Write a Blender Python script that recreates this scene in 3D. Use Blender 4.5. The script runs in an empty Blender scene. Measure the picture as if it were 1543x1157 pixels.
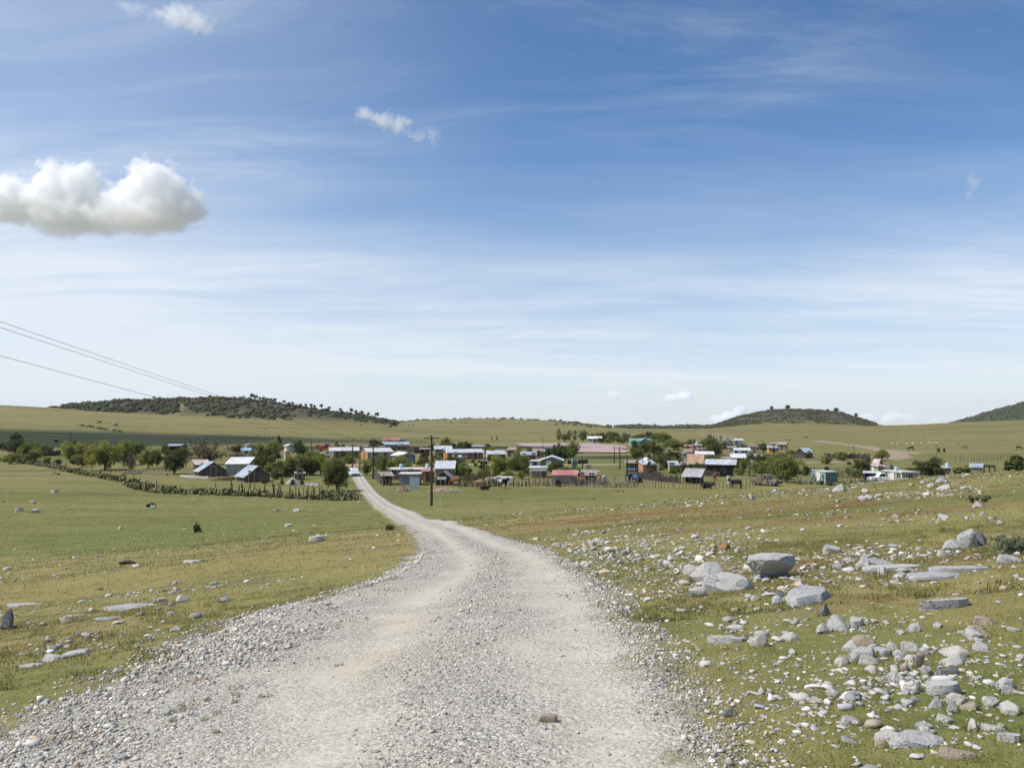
import bpy, bmesh, math, random
import numpy as np
from mathutils import Vector, Matrix
random.seed(7); RNG = np.random.default_rng(11)
S = bpy.context.scene
COL = S.collection
R = math.radians
F, CX, CY, HY, EYE = 1248.0, 771.5, 578.5, 630.0, 11.0
PITCH = math.atan((HY - CY) / F)

# ------------------------------------------------------------------ numpy noise
_perm = RNG.permutation(4096).astype(np.int64)
_grad = RNG.uniform(0, 2 * np.pi, 4096)
def pn(x, y, seed=0):
    x = np.asarray(x, float) + seed * 17.31; y = np.asarray(y, float) - seed * 9.77
    xi = np.floor(x).astype(np.int64); yi = np.floor(y).astype(np.int64)
    xf = x - xi; yf = y - yi
    def g(ix, iy, dx, dy):
        a = _grad[_perm[(ix + _perm[iy & 4095]) & 4095]]
        return np.cos(a) * dx + np.sin(a) * dy
    u = xf * xf * xf * (xf * (xf * 6 - 15) + 10); v = yf * yf * yf * (yf * (yf * 6 - 15) + 10)
    a = g(xi, yi, xf, yf); b = g(xi + 1, yi, xf - 1, yf)
    c = g(xi, yi + 1, xf, yf - 1); d = g(xi + 1, yi + 1, xf - 1, yf - 1)
    return 1.5 * ((a + (b - a) * u) * (1 - v) + (c + (d - c) * u) * v)
def fbm(x, y, seed=0, o=4):
    s = 0; a = 1.0; t = 0
    for i in range(o):
        s = s + a * pn(x * 2 ** i, y * 2 ** i, seed + i); t += a; a *= .5
    return s / t
def sst(a, b, x):
    t = np.clip((x - a) / (b - a), 0, 1); return t * t * (3 - 2 * t)

# ------------------------------------------------------------------ terrain
def slope_of(py):
    cy = (CY - np.asarray(py, float)) / F
    return (math.sin(PITCH) + cy * math.cos(PITCH)) / (math.cos(PITCH) - cy * math.sin(PITCH))
def u_of(px, py):
    cy = (CY - py) / F
    return (px - CX) / F / (math.cos(PITCH) - cy * math.sin(PITCH))
HILLS = [  # distance, front, back, crest outline
    (640, 340, 260, [(-700, 600), (-300, 603), (0, 610), (80, 614.5), (150, 620), (250, 625), (350, 630), (450, 635), (600, 645), (700, 651), (800, 655)]),
    (900, 240, 250, [(-100, 650), (40, 622), (80, 615), (130, 609.5), (190, 605), (250, 604), (330, 601), (375, 603), (400, 606), (470, 617), (540, 626), (600, 638), (640, 644), (700, 650)]),
    (1300, 420, 300, [(450, 648), (520, 641), (560, 639), (610, 636), (640, 633), (700, 631), (760, 631), (830, 634), (880, 639), (915, 643.5), (960, 647), (1000, 650)]),
    (1650, 300, 300, [(860, 650), (905, 645), (930, 642.5), (960, 641), (1000, 643), (1035, 641.5), (1070, 642), (1120, 643), (1180, 648)]),
    (1120, 260, 240, [(1020, 650), (1060, 645), (1078, 640), (1092, 635), (1120, 625), (1160, 618), (1190, 616), (1220, 617), (1270, 622), (1310, 636), (1340, 643), (1400, 652)]),
    (820, 430, 300, [(1100, 655), (1200, 651), (1280, 645), (1330, 641), (1380, 639.5), (1440, 636.5), (1500, 634), (1543, 632.5), (1700, 622), (2200, 610)]),
    (1600, 320, 500, [(1380, 652), (1420, 642), (1440, 636.5), (1470, 628), (1500, 619), (1543, 608), (1650, 588), (1800, 575), (2400, 570)]),
]
def base_z(Y):
    return np.minimum(0.0, EYE - 0.0128 * Y)
def ground(X, Y, fine=True):
    X = np.asarray(X, float); Y = np.asarray(Y, float)
    h = EYE - (1.7 + 0.09 * np.clip(Y, -30, 400) - 0.094 * np.clip(X, -150, 150))
    s = 0.7
    h = s * np.logaddexp(0, h / s)
    fade = (1 - sst(60, 118, Y)) * (1 - sst(80, 220, np.abs(X))) * sst(-160, -40, Y)
    near = h * fade
    if fine:
        rr = np.hypot(X, Y)
        k = 1 - sst(90, 150, rr)
        near = near + k * (0.16 * pn(X / 11, Y / 11, 1) + 0.05 * pn(X / 3.1, Y / 3.1, 2) * sst(1.5, 6, np.abs(X - 0.0) + rr * .02))
        near = near + 0.12 * pn(X / 60, Y / 60, 3)
        offr = 1 - on_road(X, Y, 0.4)
        near = near + 0.022 * pn(X / .75, Y / .75, 4) * (1 - sst(14, 34, rr)) * offr
    Ys = np.maximum(Y, 1.0)
    px = CX + F * X / Ys
    bz = base_z(Y)
    top = np.zeros_like(bz)
    for D, wf, wb, sil in HILLS:
        xs, ys = zip(*sil)
        zs = EYE + D * slope_of(np.interp(px, xs, ys)) - min(0, EYE - .0128 * D)
        P = np.where(Y < D, sst(D - wf, D, Y), 1 - sst(D, D + wb, Y))
        top = np.maximum(top, np.maximum(zs, 0) * P)
    if fine:
        top = top * (1 + .035 * fbm(X / 90, Y / 90, 5, 3))
        top = top + .8 * fbm(X / 140, Y / 200, 8, 2) * sst(330, 600, Y)
    return near + bz + top

# road edges as functions of Y (filled below from points on the smooth slope)
ROAD_ROWS = [(1157, -60, 1122), (1097, 10, 1085), (1058, 117, 1050), (1027, 200, 1025), (980, 290, 987), (933, 375, 945), (910, 450, 928), (894, 515, 921), (881, 560, 905), (868, 597, 885), (852, 622, 860), (842, 630, 842), (830, 632, 818), (818, 629, 785), (805, 621, 746), (794, 609, 707), (784, 591, 668), (773, 575, 630), (765, 564, 607), (760, 559, 591), (750, 551, 577), (742, 544, 567), (730, 537, 557), (719, 531, 549), (711, 524, 543), (704, 516, 540)]
_rl = _rr = None
def on_road(X, Y, soft=0.3):
    if _rl is None: return np.zeros_like(np.asarray(X, float))
    xl = np.interp(Y, _rl[1], _rl[0]); xr = np.interp(Y, _rr[1], _rr[0])
    return sst(-soft, soft, X - xl) * sst(-soft, soft, xr - X)
_YS = np.concatenate([np.geomspace(1.2, 60, 900), np.geomspace(60.2, 6000, 2600)])
def at(px, py, fine=True, ymin=0):
    """where the sight line through a point of the photograph meets the ground"""
    u = u_of(px, py); s = float(slope_of(py))
    d = EYE + s * _YS - ground(u * _YS, _YS, fine)
    if ymin: d = np.where(_YS < ymin, 9.0, d)
    i = np.argmax(d <= 0)
    if d[i] > 0: i = len(_YS) - 1
    if i == 0: Y = _YS[0]
    else:
        t = d[i - 1] / (d[i - 1] - d[i]); Y = _YS[i - 1] + t * (_YS[i] - _YS[i - 1])
    return float(u * Y), float(Y), float(ground(u * Y, Y))
def atv(px, py):
    return at(px, py, True, 114 if px > 1120 and py < 737 and px < 1484 else 0)
L, Rr = [], []
for y, a, b in ROAD_ROWS:
    L.append(at(a, y)[:2]); Rr.append(at(b, y)[:2])
def _mono(p):
    p = sorted(p, key=lambda q: q[1]); p = [(p[0][0] * 1.0, p[0][1] - 14)] + p
    return np.array([q[0] for q in p]), np.array([q[1] for q in p])
_rl, _rr = _mono(L), _mono(Rr)
def gz(x, y): return float(ground(x, y))

# ------------------------------------------------------------------ object helpers
def tag(o, label=None, cat=None, group=None, kind=None):
    for k, v in (('label', label), ('category', cat), ('group', group), ('kind', kind)):
        if v: o[k] = v
    return o
def link(name, me, mat=None, parent=None):
    o = bpy.data.objects.new(name, me); COL.objects.link(o)
    if mat is not None and not me.materials: me.materials.append(mat)
    if parent is not None: o.parent = parent
    return o
def empty(name, loc, rz=0.0):
    o = bpy.data.objects.new(name, None); COL.objects.link(o)
    o.location = loc; o.rotation_euler = (0, 0, rz); o.empty_display_size = .2
    return o
def copy_tree(o, parent=None):
    c = o.copy(); COL.objects.link(c); c.parent = parent
    for ch in KIDS.get(o.name, []): 
        d = copy_tree(ch, c); KIDS.setdefault(c.name, []).append(d)
    return c
KIDS = {}
def part(name, me, mat, parent):
    o = link(name, me, mat, parent); KIDS.setdefault(parent.name, []).append(o); return o
def np_mesh(name, V, Fa, smooth=False, attr=None):
    """V (n,3); Fa (m,k) with the same k everywhere; attr: {name: per-vertex float or rgb}"""
    V = np.ascontiguousarray(V, dtype=np.float32); Fa = np.ascontiguousarray(Fa, dtype=np.int32)
    me = bpy.data.meshes.new(name); n, m, k = len(V), len(Fa), Fa.shape[1]
    me.vertices.add(n); me.vertices.foreach_set('co', V.ravel())
    me.loops.add(m * k); me.loops.foreach_set('vertex_index', Fa.ravel())
    me.polygons.add(m); me.polygons.foreach_set('loop_start', np.arange(0, m * k, k, dtype=np.int32))
    if smooth: me.polygons.foreach_set('use_smooth', np.ones(m, dtype=bool))
    for a, v in (attr or {}).items():
        v = np.asarray(v, dtype=np.float32)
        if v.ndim == 1:
            me.attributes.new(a, 'FLOAT', 'POINT').data.foreach_set('value', np.ascontiguousarray(v))
        else:
            c = np.ones((n, 4), dtype=np.float32); c[:, :3] = v
            me.attributes.new(a, 'FLOAT_COLOR', 'POINT').data.foreach_set('color', c.ravel())
    me.update(calc_edges=True); me.validate()
    return me
class MB:
    """collects boxes, tubes and polygons into one mesh"""
    def __init__(s): s.v = []; s.f = []
    def add(s, v, f):
        b = len(s.v); s.v += [tuple(p) for p in v]; s.f += [tuple(i + b for i in q) for q in f]; return s
    def box(s, x0, x1, y0, y1, z0, z1, M=None):
        v = [Vector((x, y, z)) for z in (z0, z1) for y in (y0, y1) for x in (x0, x1)]
        if M is not None: v = [M @ p for p in v]
        return s.add(v, [(0, 2, 3, 1), (4, 5, 7, 6), (0, 1, 5, 4), (2, 6, 7, 3), (0, 4, 6, 2), (1, 3, 7, 5)])
    def tube(s, pts, rad, n=6, cap=True):
        pts = [Vector(p) for p in pts]; b = len(s.v); rings = []
        for i, p in enumerate(pts):
            d = (pts[min(i + 1, len(pts) - 1)] - pts[max(i - 1, 0)]).normalized()
            a = d.orthogonal().normalized() if abs(d.z) < .9 else Vector((1, 0, 0)).cross(d).normalized()
            if i and ref.dot(a) < 0: a = -a
            ref = a; c = d.cross(a)
            r = rad[i] if hasattr(rad, '__len__') else rad
            rings.append([p + (a * math.cos(t) + c * math.sin(t)) * r for t in [2 * math.pi * k / n for k in range(n)]])
        v = [q for r_ in rings for q in r_]; f = []
        for i in range(len(pts) - 1):
            for k in range(n):
                f.append((i * n + k, i * n + (k + 1) % n, (i + 1) * n + (k + 1) % n, (i + 1) * n + k))
        if cap: f += [tuple(range(n - 1, -1, -1)), tuple((len(pts) - 1) * n + k for k in range(n))]
        return s.add(v, f)
    def prism(s, poly, y0, y1):
        """polygon in x,z extruded along y"""
        n = len(poly); v = [(x, y0, z) for x, z in poly] + [(x, y1, z) for x, z in poly]
        return s.add(v, [tuple(range(n)), tuple(range(2 * n - 1, n - 1, -1))] + [(k, k + n, (k + 1) % n + n, (k + 1) % n) for k in range(n)])
    def mesh(s, name, smooth=False, bevel=0):
        me = bpy.data.meshes.new(name); me.from_pydata(s.v, [], s.f)
        bm = bmesh.new(); bm.from_mesh(me)
        bmesh.ops.recalc_face_normals(bm, faces=bm.faces)
        if bevel: bmesh.ops.bevel(bm, geom=bm.edges[:], offset=bevel, segments=1, affect='EDGES')
        bm.to_mesh(me); bm.free()
        if smooth: me.polygons.foreach_set('use_smooth', [True] * len(me.polygons)); me.set_sharp_from_angle(angle=R(35))
        return me

# ------------------------------------------------------------------ materials
class NT:
    def __init__(s, nt): s.nt = nt; s.n = nt.nodes; s.l = nt.links
    def node(s, typ, inp=None, **kw):
        n = s.n.new(typ)
        for k, v in kw.items(): setattr(n, k, v)
        for k, v in (inp or {}).items(): s.put(n.inputs[k], v)
        return n
    def put(s, sock, v):
        if hasattr(v, 'is_output') or isinstance(v, bpy.types.NodeSocket): s.l.new(v, sock)
        elif isinstance(v, bpy.types.Node): s.l.new(v.outputs[0], sock)
        else:
            if sock.type == 'RGBA' and len(v) == 3: v = (*v, 1)
            sock.default_value = v
    def math(s, op, a, b=0.0, c=0.0, clamp=False):
        n = s.n.new('ShaderNodeMath'); n.operation = op; n.use_clamp = clamp
        s.put(n.inputs[0], a); s.put(n.inputs[1], b)
        if len(n.inputs) > 2: s.put(n.inputs[2], c)
        return n.outputs[0]
    def vmath(s, op, a, b=(0, 0, 0), out=0):
        n = s.n.new('ShaderNodeVectorMath'); n.operation = op; s.put(n.inputs[0], a); s.put(n.inputs[1], b); return n.outputs[out]
    def mix(s, f, a, b, blend='MIX'):
        n = s.n.new('ShaderNodeMix'); n.data_type = 'RGBA'; n.blend_type = blend
        s.put(n.inputs[0], f); s.put(n.inputs[6], a); s.put(n.inputs[7], b); return n.outputs[2]
    def noise(s, vec, scale, detail=4, rough=.55, dist=0.0, out=0):
        n = s.n.new('ShaderNodeTexNoise'); s.put(n.inputs['Vector'], vec)
        n.inputs['Scale'].default_value = scale; n.inputs['Detail'].default_value = detail
        n.inputs['Roughness'].default_value = rough; n.inputs['Distortion'].default_value = dist
        return n.outputs[out]
    def ramp(s, x, a, b, c=0.0, d=1.0):
        n = s.n.new('ShaderNodeMapRange'); n.interpolation_type = 'SMOOTHSTEP'
        s.put(n.inputs[0], x); n.inputs[1].default_value = a; n.inputs[2].default_value = b
        n.inputs[3].default_value = c; n.inputs[4].default_value = d; return n.outputs[0]
    def attr(s, name, out='Fac'):
        n = s.n.new('ShaderNodeAttribute'); n.attribute_name = name; return n.outputs[out]
    def coords(s, out='Object'): return s.n.new('ShaderNodeTexCoord').outputs[out]
    def pos(s): return s.n.new('ShaderNodeNewGeometry').outputs['Position']
def new_mat(name):
    m = bpy.data.materials.new(name); m.use_nodes = True
    t = NT(m.node_tree); b = t.n['Principled BSDF']; b.inputs['Roughness'].default_value = .85
    b.inputs['Specular IOR Level'].default_value = .25
    return m, t, b
def sh(c, k): return tuple(min(1, x * k) for x in c)
_MC = {}
def M(name, col, rough=.85, var=.22, scale=1.6, bump=.25, metal=0.0, dirt=None, streak=False, spec=.25):
    """plain weathered material: two scales of mottling, optional dirt colour and vertical streaks"""
    if name in _MC: return _MC[name]
    m, t, b = new_mat(name); co = t.coords(); rnd = t.n.new('ShaderNodeObjectInfo').outputs['Random']
    co = t.vmath('ADD', co, t.vmath('SCALE', (37.0, 11.0, 5.0), out=0) if False else (0, 0, 0))
    off = t.node('ShaderNodeCombineXYZ', {0: t.math('MULTIPLY', rnd, 91.0), 1: t.math('MULTIPLY', rnd, 37.0), 2: 0.0})
    co = t.vmath('ADD', co, off.outputs[0])
    n1 = t.noise(co, scale, 5, .6); n2 = t.noise(co, scale * 7, 3, .6)
    c = t.mix(t.ramp(n1, .3, .7), sh(col, 1 - var), sh(col, 1 + var))
    c = t.mix(t.math('MULTIPLY', t.ramp(n2, .35, .75), .35), c, sh(col, 1 - 1.6 * var))
    if dirt:
        v = t.node('ShaderNodeMapping', {'Vector': co, 'Scale': (3.0, 3.0, .35)}).outputs[0] if streak else co
        c = t.mix(t.math('MULTIPLY', t.ramp(t.noise(v, scale * 1.3, 5, .65), .46, .66), .85), c, dirt)
    t.put(b.inputs['Base Color'], c); b.inputs['Roughness'].default_value = rough; b.inputs['Metallic'].default_value = metal
    b.inputs['Specular IOR Level'].default_value = spec
    if bump:
        bp = t.node('ShaderNodeBump', {'Height': n2, 'Strength': bump, 'Distance': .03}); t.put(b.inputs['Normal'], bp.outputs[0])
    _MC[name] = m; return m
def roof_metal(name, col, dirt=(.16, .08, .045), amt=.5, metal=.0, rough=.5):
    """corrugated sheet: ribs in the surface normal, rust in patches"""
    if name in _MC: return _MC[name]
    m, t, b = new_mat(name); co = t.coords()
    rnd = t.n.new('ShaderNodeObjectInfo').outputs['Random']
    off = t.node('ShaderNodeCombineXYZ', {0: t.math('MULTIPLY', rnd, 53.0), 1: t.math('MULTIPLY', rnd, 71.0), 2: 0.0})
    cn = t.vmath('ADD', co, off.outputs[0])
    n1 = t.noise(cn, .7, 5, .6); sheet = t.node('ShaderNodeMapping', {'Vector': cn, 'Scale': (1.1, .3, .3)}).outputs[0]
    vor = t.node('ShaderNodeTexVoronoi', {'Vector': sheet, 'Scale': 1.0}, distance='CHEBYCHEV').outputs['Color']
    c = t.mix(t.ramp(n1, .3, .7), sh(col, .82), sh(col, 1.1))
    c = t.mix(.16, c, t.mix(t.math('MULTIPLY', vor, 1.0), (.1, .1, .1), (1, 1, 1)))
    c = t.mix(t.math('MULTIPLY', t.ramp(t.noise(cn, 1.5, 6, .7), .52, .7), amt), c, dirt)
    t.put(b.inputs['Base Color'], c); b.inputs['Metallic'].default_value = metal; b.inputs['Roughness'].default_value = rough
    w = t.node('ShaderNodeTexWave', {'Vector': co, 'Scale': 2.2}, wave_type='BANDS', bands_direction='X').outputs['Fac']
    t.put(b.inputs['Normal'], t.node('ShaderNodeBump', {'Height': w, 'Strength': .6, 'Distance': .03}).outputs[0])
    _MC[name] = m; return m
# ------------------------------------------------------------------ camera, sun, sky
cam = bpy.data.cameras.new('camera'); cam.sensor_width = 36; cam.lens = F / 1543 * 36; cam.clip_end = 20000; cam.clip_start = .05
co = bpy.data.objects.new('camera', cam); COL.objects.link(co); co.location = (0, 0, EYE); co.rotation_euler = (math.pi / 2 + PITCH, 0, 0)
S.camera = co
SUN_DIR = Vector((-.88, -.16, 1.2)).normalized()
sl = bpy.data.lights.new('sun', 'SUN'); sl.energy = 4.6; sl.angle = R(.53); sl.color = (1, .955, .88)
so = bpy.data.objects.new('sun', sl); COL.objects.link(so); so.rotation_euler = SUN_DIR.to_track_quat('Z', 'Y').to_euler(); so.location = (-60, 0, 90)
S.view_settings.view_transform = 'Standard'; S.view_settings.look = 'None'; S.view_settings.exposure = 0; S.view_settings.gamma = 1
wd = bpy.data.worlds.new('World'); S.world = wd; wd.use_nodes = True
t = NT(wd.node_tree); bg = t.n['Background']
sky = t.node('ShaderNodeTexSky', sky_type='NISHITA'); sky.sun_disc = False
sky.sun_elevation = math.asin(SUN_DIR.z); sky.sun_rotation = math.atan2(SUN_DIR.x, SUN_DIR.y); sky.altitude = 2000
sky.air_density = 1.0; sky.dust_density = 0.7; sky.ozone_density = 1.0
d = t.coords('Generated'); sx = t.node('ShaderNodeSeparateXYZ', {0: d})
zc = t.math('MAXIMUM', sx.outputs[2], 0.02)
zz = t.math('ADD', zc, .10)
px_ = t.math('DIVIDE', sx.outputs[0], zz); py_ = t.math('DIVIDE', sx.outputs[1], zz)
pl = t.node('ShaderNodeCombineXYZ', {0: px_, 1: py_, 2: 0.0}).outputs[0]        # high cloud deck seen from below
warp = t.vmath('SCALE', t.vmath('SUBTRACT', t.noise(pl, .55, 2, .5, out=1), (.5, .5, .5)))
t.n[-1].inputs[3].default_value = 1.3 if False else t.n[-1].inputs[3].default_value
sc_ = [n for n in t.n if n.type == 'VECT_MATH' and n.operation == 'SCALE'][-1]; sc_.inputs['Scale'].default_value = .8
plw = t.vmath('ADD', pl, warp)
def streaks(rot, sx_, sy_, scale, seed):
    mp = t.node('ShaderNodeMapping', {'Vector': plw, 'Rotation': (0, 0, R(rot)), 'Scale': (sx_, sy_, 1), 'Location': (seed, seed * .7, 0)}).outputs[0]
    return t.noise(mp, scale, 8, .66, .5)
s1 = t.ramp(streaks(64, .40, 1.5, 1.15, 3.1), .40, .80)
s2 = t.ramp(streaks(-58, .34, 1.8, 1.5, 8.4), .45, .82)
patch = t.ramp(t.noise(t.node('ShaderNodeMapping', {'Vector': pl, 'Location': (2.2, .4, 0)}).outputs[0], .42, 3, .5), .40, .62)
cir = t.math('MULTIPLY', t.math('ADD', t.math('MULTIPLY', s1, .8), t.math('MULTIPLY', s2, .55)), t.math('ADD', t.math('MULTIPLY', patch, .8), .2))
# thin veil: denser to the west (towards the sun) and low over the horizon
low = t.ramp(zc, .34, .02)
west = t.ramp(sx.outputs[0], .10, -.62)
veil = t.math('ADD', t.math('MULTIPLY', low, .42), t.math('MULTIPLY', west, .30))
veil = t.math('MULTIPLY', veil, t.math('ADD', .55, t.math('MULTIPLY', t.noise(plw, .8, 5, .6), .9)))
cov = t.math('ADD', t.math('MULTIPLY', cir, .55), veil)
cov = t.math('ADD', cov, t.math('MULTIPLY', t.math('MULTIPLY', low, t.ramp(streaks(4, .26, .9, .8, 5.5), .34, .72)), .62))
cov = t.math('MINIMUM', t.math('MAXIMUM', cov, 0.0), .93)
skyc = t.vmath('SCALE', sky.outputs[0]); sk_n = [n for n in t.n if n.type == 'VECT_MATH' and n.operation == 'SCALE'][-1]; sk_n.inputs['Scale'].default_value = .116
skyc = t.mix(1.0, skyc, t.mix(t.ramp(zc, .02, .30), (1.02, 1.03, 1.10), (.79, 1.05, 1.25)), 'MULTIPLY')
fin = t.mix(cov, skyc, (.82, .885, .955))
t.put(bg.inputs['Color'], fin); bg.inputs['Strength'].default_value = 1.0

# ------------------------------------------------------------------ ground sheet
th = np.concatenate([np.linspace(-40, 40, 620), np.linspace(40, 320, 90)[1:-1]])
rr = np.concatenate([np.geomspace(.6, 40, 330), np.geomspace(40, 7000, 430)[1:]])
TH, RRr = np.meshgrid(np.radians(th), rr); X = (np.sin(TH) * RRr).ravel(); Y = (np.cos(TH) * RRr).ravel()
nt_, nr_ = len(th), len(rr)
Z = ground(X, Y)
i = np.arange(nr_ - 1)[:, None] * nt_; j = np.arange(nt_)[None, :]; j2 = (j + 1) % nt_
Fq = np.stack([i + j, i + j2, i + nt_ + j2, i + nt_ + j], -1).reshape(-1, 4)[:, ::-1]
def blob(px, py, rx, ry, k, X=X, Y=Y):
    bx, by, _ = at(px, py, False)
    return k * np.exp(-((X - bx) / rx) ** 2 - ((Y - by) / ry) ** 2)
DRYB = [(1150, 960, 3, 3, -.27), (1350, 1050, 2.2, 2.5, -.28), (1080, 1090, 1.1, 2.5, .5), (980, 770, 14, 12, .25), (1300, 800, 12, 10, .25), (600, 830, 2.5, 9, .4), (420, 960, 2, 3, .35),
          (800, 745, 25, 12, -.35), (1000, 790, 6, 5, -.15), (60, 1000, 3, 2.5, -.25), (350, 725, 40, 16, -.4), (1100, 715, 60, 16, -.3), (160, 690, 40, 30, -.4), (900, 700, 50, 30, -.3)]
def dryness(X, Y):
    nearm = 1 - sst(40, 110, Y)
    d = .50 + .42 * fbm(X / 16, Y / 13, 21, 4) * nearm + (1 - nearm) * (.55 * fbm(X / 240, Y / 42, 22, 4) + .08)
    d = d + sst(-2, -9, X) * sst(8, 14, Y) * (1 - sst(42, 72, Y + 16 * fbm(X / 13, Y / 9, 26, 4))) * .30                   # dry slope by the road
    d = d - .26 * sst(42, 74, Y + 9 * fbm(X / 14, Y / 10, 25, 3)) * (1 - sst(95, 140, Y)) * sst(4, -24, X)
    for a in DRYB: d = d + blob(*a, X, Y)
    return d + .3 * sst(400, 560, Y) * sst(-.1, -.5, X / np.maximum(Y, 1)) + .08 * sst(300, 500, Y)
dry = dryness(X, Y)
soil = np.zeros_like(X)
for a in [(1010, 772, 12, 3, 1.1), (900, 782, 4, 1.5, .9), (1190, 766, 11, 3.4, 1.1), (1340, 773, 9, 2.2, .8), (1460, 835, 5, 1.2, .5), (700, 772, 1.6, 2, .5), (1270, 905, .6, .7, .9), (780, 790, 2, 2, .4), (300, 950, 1.0, 1.2, .4), (520, 700, 14, 7, .35), (1450, 830, 5, 1, .35), (640, 695, 20, 10, .4), (1070, 651, 200, 50, .7), (1190, 662, 90, 12, .5), (1250, 656, 60, 10, .4)]:
    soil += blob(*a)
soil *= np.clip(.65 + 1.4 * fbm(X / 3.5, Y / 2.2, 31), 0, 1.6)
pxv = CX + F * X / np.maximum(Y, 1)
scrub = sst(690, 760, Y) * (1 - sst(1250, 1320, Y)) * (sst(60, 120, pxv) * (1 - sst(590, 640, pxv))) * .0
h2 = sst(735, 800, Y) * sst(20, 90, pxv) * (1 - sst(480, 620, pxv)) * (1 - sst(1150, 1250, Y)) * np.clip(1 - .9 * np.exp(-((pxv - 268 - (Y - 800) * .25) / 9) ** 2), 0, 1)
h5 = sst(930, 985, Y) * sst(1030, 1085, pxv) * (1 - sst(1312, 1335, pxv)) * (1 - sst(1330, 1400, Y))
h4 = sst(1380, 1420, Y) * sst(930, 950, pxv) * (1 - sst(1120, 1160, pxv))
h7 = sst(1330, 1350, Y) * sst(1400, 1430, pxv)
scrub = np.clip(np.maximum.reduce([h2, h5, h4 * .8, h7]), 0, 1)
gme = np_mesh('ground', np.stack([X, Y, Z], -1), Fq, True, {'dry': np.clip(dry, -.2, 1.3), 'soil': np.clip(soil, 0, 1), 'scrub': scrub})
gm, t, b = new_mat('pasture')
P = t.pos(); dry_ = t.attr('dry'); n_mid = t.noise(P, .9, 6, .62); n_fine = t.noise(P, 7.0, 5, .7); n_vf = t.noise(P, 34.0, 3, .7)
stretch = t.node('ShaderNodeMapping', {'Vector': P, 'Scale': (.03, .16, .1)}).outputs[0]
n_band = t.noise(stretch, .8, 7, .65)
dd = t.math('ADD', dry_, t.math('MULTIPLY', t.math('SUBTRACT', n_mid, .5), .9)); dd = t.math('ADD', dd, t.math('MULTIPLY', t.math('SUBTRACT', n_band, .5), 1.3))
dd = t.math('ADD', dd, t.math('MULTIPLY', t.math('SUBTRACT', n_fine, .5), .8))
c = t.mix(t.ramp(dd, .05, .95), (.158, .176, .052), (.290, .242, .098))
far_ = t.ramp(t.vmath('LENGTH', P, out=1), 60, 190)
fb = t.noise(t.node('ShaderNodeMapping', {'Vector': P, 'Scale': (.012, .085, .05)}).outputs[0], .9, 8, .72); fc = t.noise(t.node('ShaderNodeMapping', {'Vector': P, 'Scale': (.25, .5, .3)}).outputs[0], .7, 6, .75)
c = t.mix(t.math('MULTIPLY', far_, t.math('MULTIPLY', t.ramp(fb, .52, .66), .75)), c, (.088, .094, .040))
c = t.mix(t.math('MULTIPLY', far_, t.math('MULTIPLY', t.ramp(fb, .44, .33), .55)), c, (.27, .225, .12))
c = t.mix(t.math('MULTIPLY', t.ramp(fc, .50, .66), .45), c, (.078, .088, .030)); c = t.mix(t.math('MULTIPLY', t.ramp(fc, .46, .32), .30), c, (.26, .225, .11))
c = t.mix(t.math('MULTIPLY', t.ramp(n_vf, .52, .75), .4), c, (.27, .215, .10))
c = t.mix(t.math('MULTIPLY', t.ramp(n_vf, .5, .25), .5), c, (.045, .05, .014))
sf = t.math('MULTIPLY', t.attr('soil'), t.ramp(n_mid, .3, .62))
c = t.mix(sf, c, t.mix(n_fine, (.13, .062, .03), (.26, .145, .075)))
rock_ = t.mix(fc, (.046, .050, .032), (.092, .088, .058))
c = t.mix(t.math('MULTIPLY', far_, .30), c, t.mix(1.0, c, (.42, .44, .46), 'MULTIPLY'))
c = t.mix(t.math('MULTIPLY', t.attr('scrub'), .85), c, rock_)
t.put(b.inputs['Base Color'], c); b.inputs['Roughness'].default_value = .95; b.inputs['Specular IOR Level'].default_value = .1
bare = t.math('MULTIPLY', t.ramp(t.noise(P, .55, 7, .72), .58, .68), t.ramp(far_, .6, .0))
c = t.mix(t.math('MULTIPLY', bare, .7), c, t.mix(n_vf, (.17, .125, .08), (.30, .235, .155))); t.put(b.inputs['Base Color'], c)
hh = t.math('ADD', t.math('MULTIPLY', n_fine, .6), t.math('MULTIPLY', n_vf, .4))
t.put(b.inputs['Normal'], t.node('ShaderNodeBump', {'Height': hh, 'Strength': .8, 'Distance': .06}).outputs[0])
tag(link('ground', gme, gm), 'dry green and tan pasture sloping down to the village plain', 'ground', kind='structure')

# ------------------------------------------------------------------ gravel road
ys = np.concatenate([np.linspace(-9, 1.5, 40), np.geomspace(1.6, 172, 560)]); tt = np.linspace(-1.22, 1.22, 97)
xl = np.interp(ys, _rl[1], _rl[0]); xr = np.interp(ys, _rr[1], _rr[0])
k = np.ones(9) / 9
xl = np.convolve(np.pad(xl, 4, 'edge'), k, 'valid'); xr = np.convolve(np.pad(xr, 4, 'edge'), k, 'valid')
mid = (xl + xr) / 2; hw = (xr - xl) / 2
def crown(Yq): return .33 - .27 * sst(14, 30, Yq)         # where the loose ridge between the wheel tracks lies
def road_profile(T, Xq, Yq):
    a = np.abs(T)
    rag = .13 * fbm(Xq / .9, Yq / 1.3, 41, 3) + .10 * fbm(Xq / .25, Yq / .3, 42, 2) + .30 * fbm(Xq / 2.6, Yq / 3.8, 44, 3) * sst(18, 45, Yq)
    edge = a + rag * np.clip(9 / np.maximum(Yq, 3), .5, 1.3)
    Sx = T - crown(Yq); ruts = .030 * np.exp(-((Sx + .39) / .15) ** 2) + .030 * np.exp(-((Sx - .40) / .15) ** 2) - .024 * np.exp(-(Sx / .15) ** 2)
    z = .050 - ruts + .014 * pn(Xq / .6, Yq / .6, 43) - .34 * np.clip(edge - .90, 0, 1) 
    return z
T, YY = np.meshgrid(tt, ys); XX = mid[:, None] + hw[:, None] * T
ZZ = ground(XX, YY) + road_profile(T, XX, YY) + .00035 * YY
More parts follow.
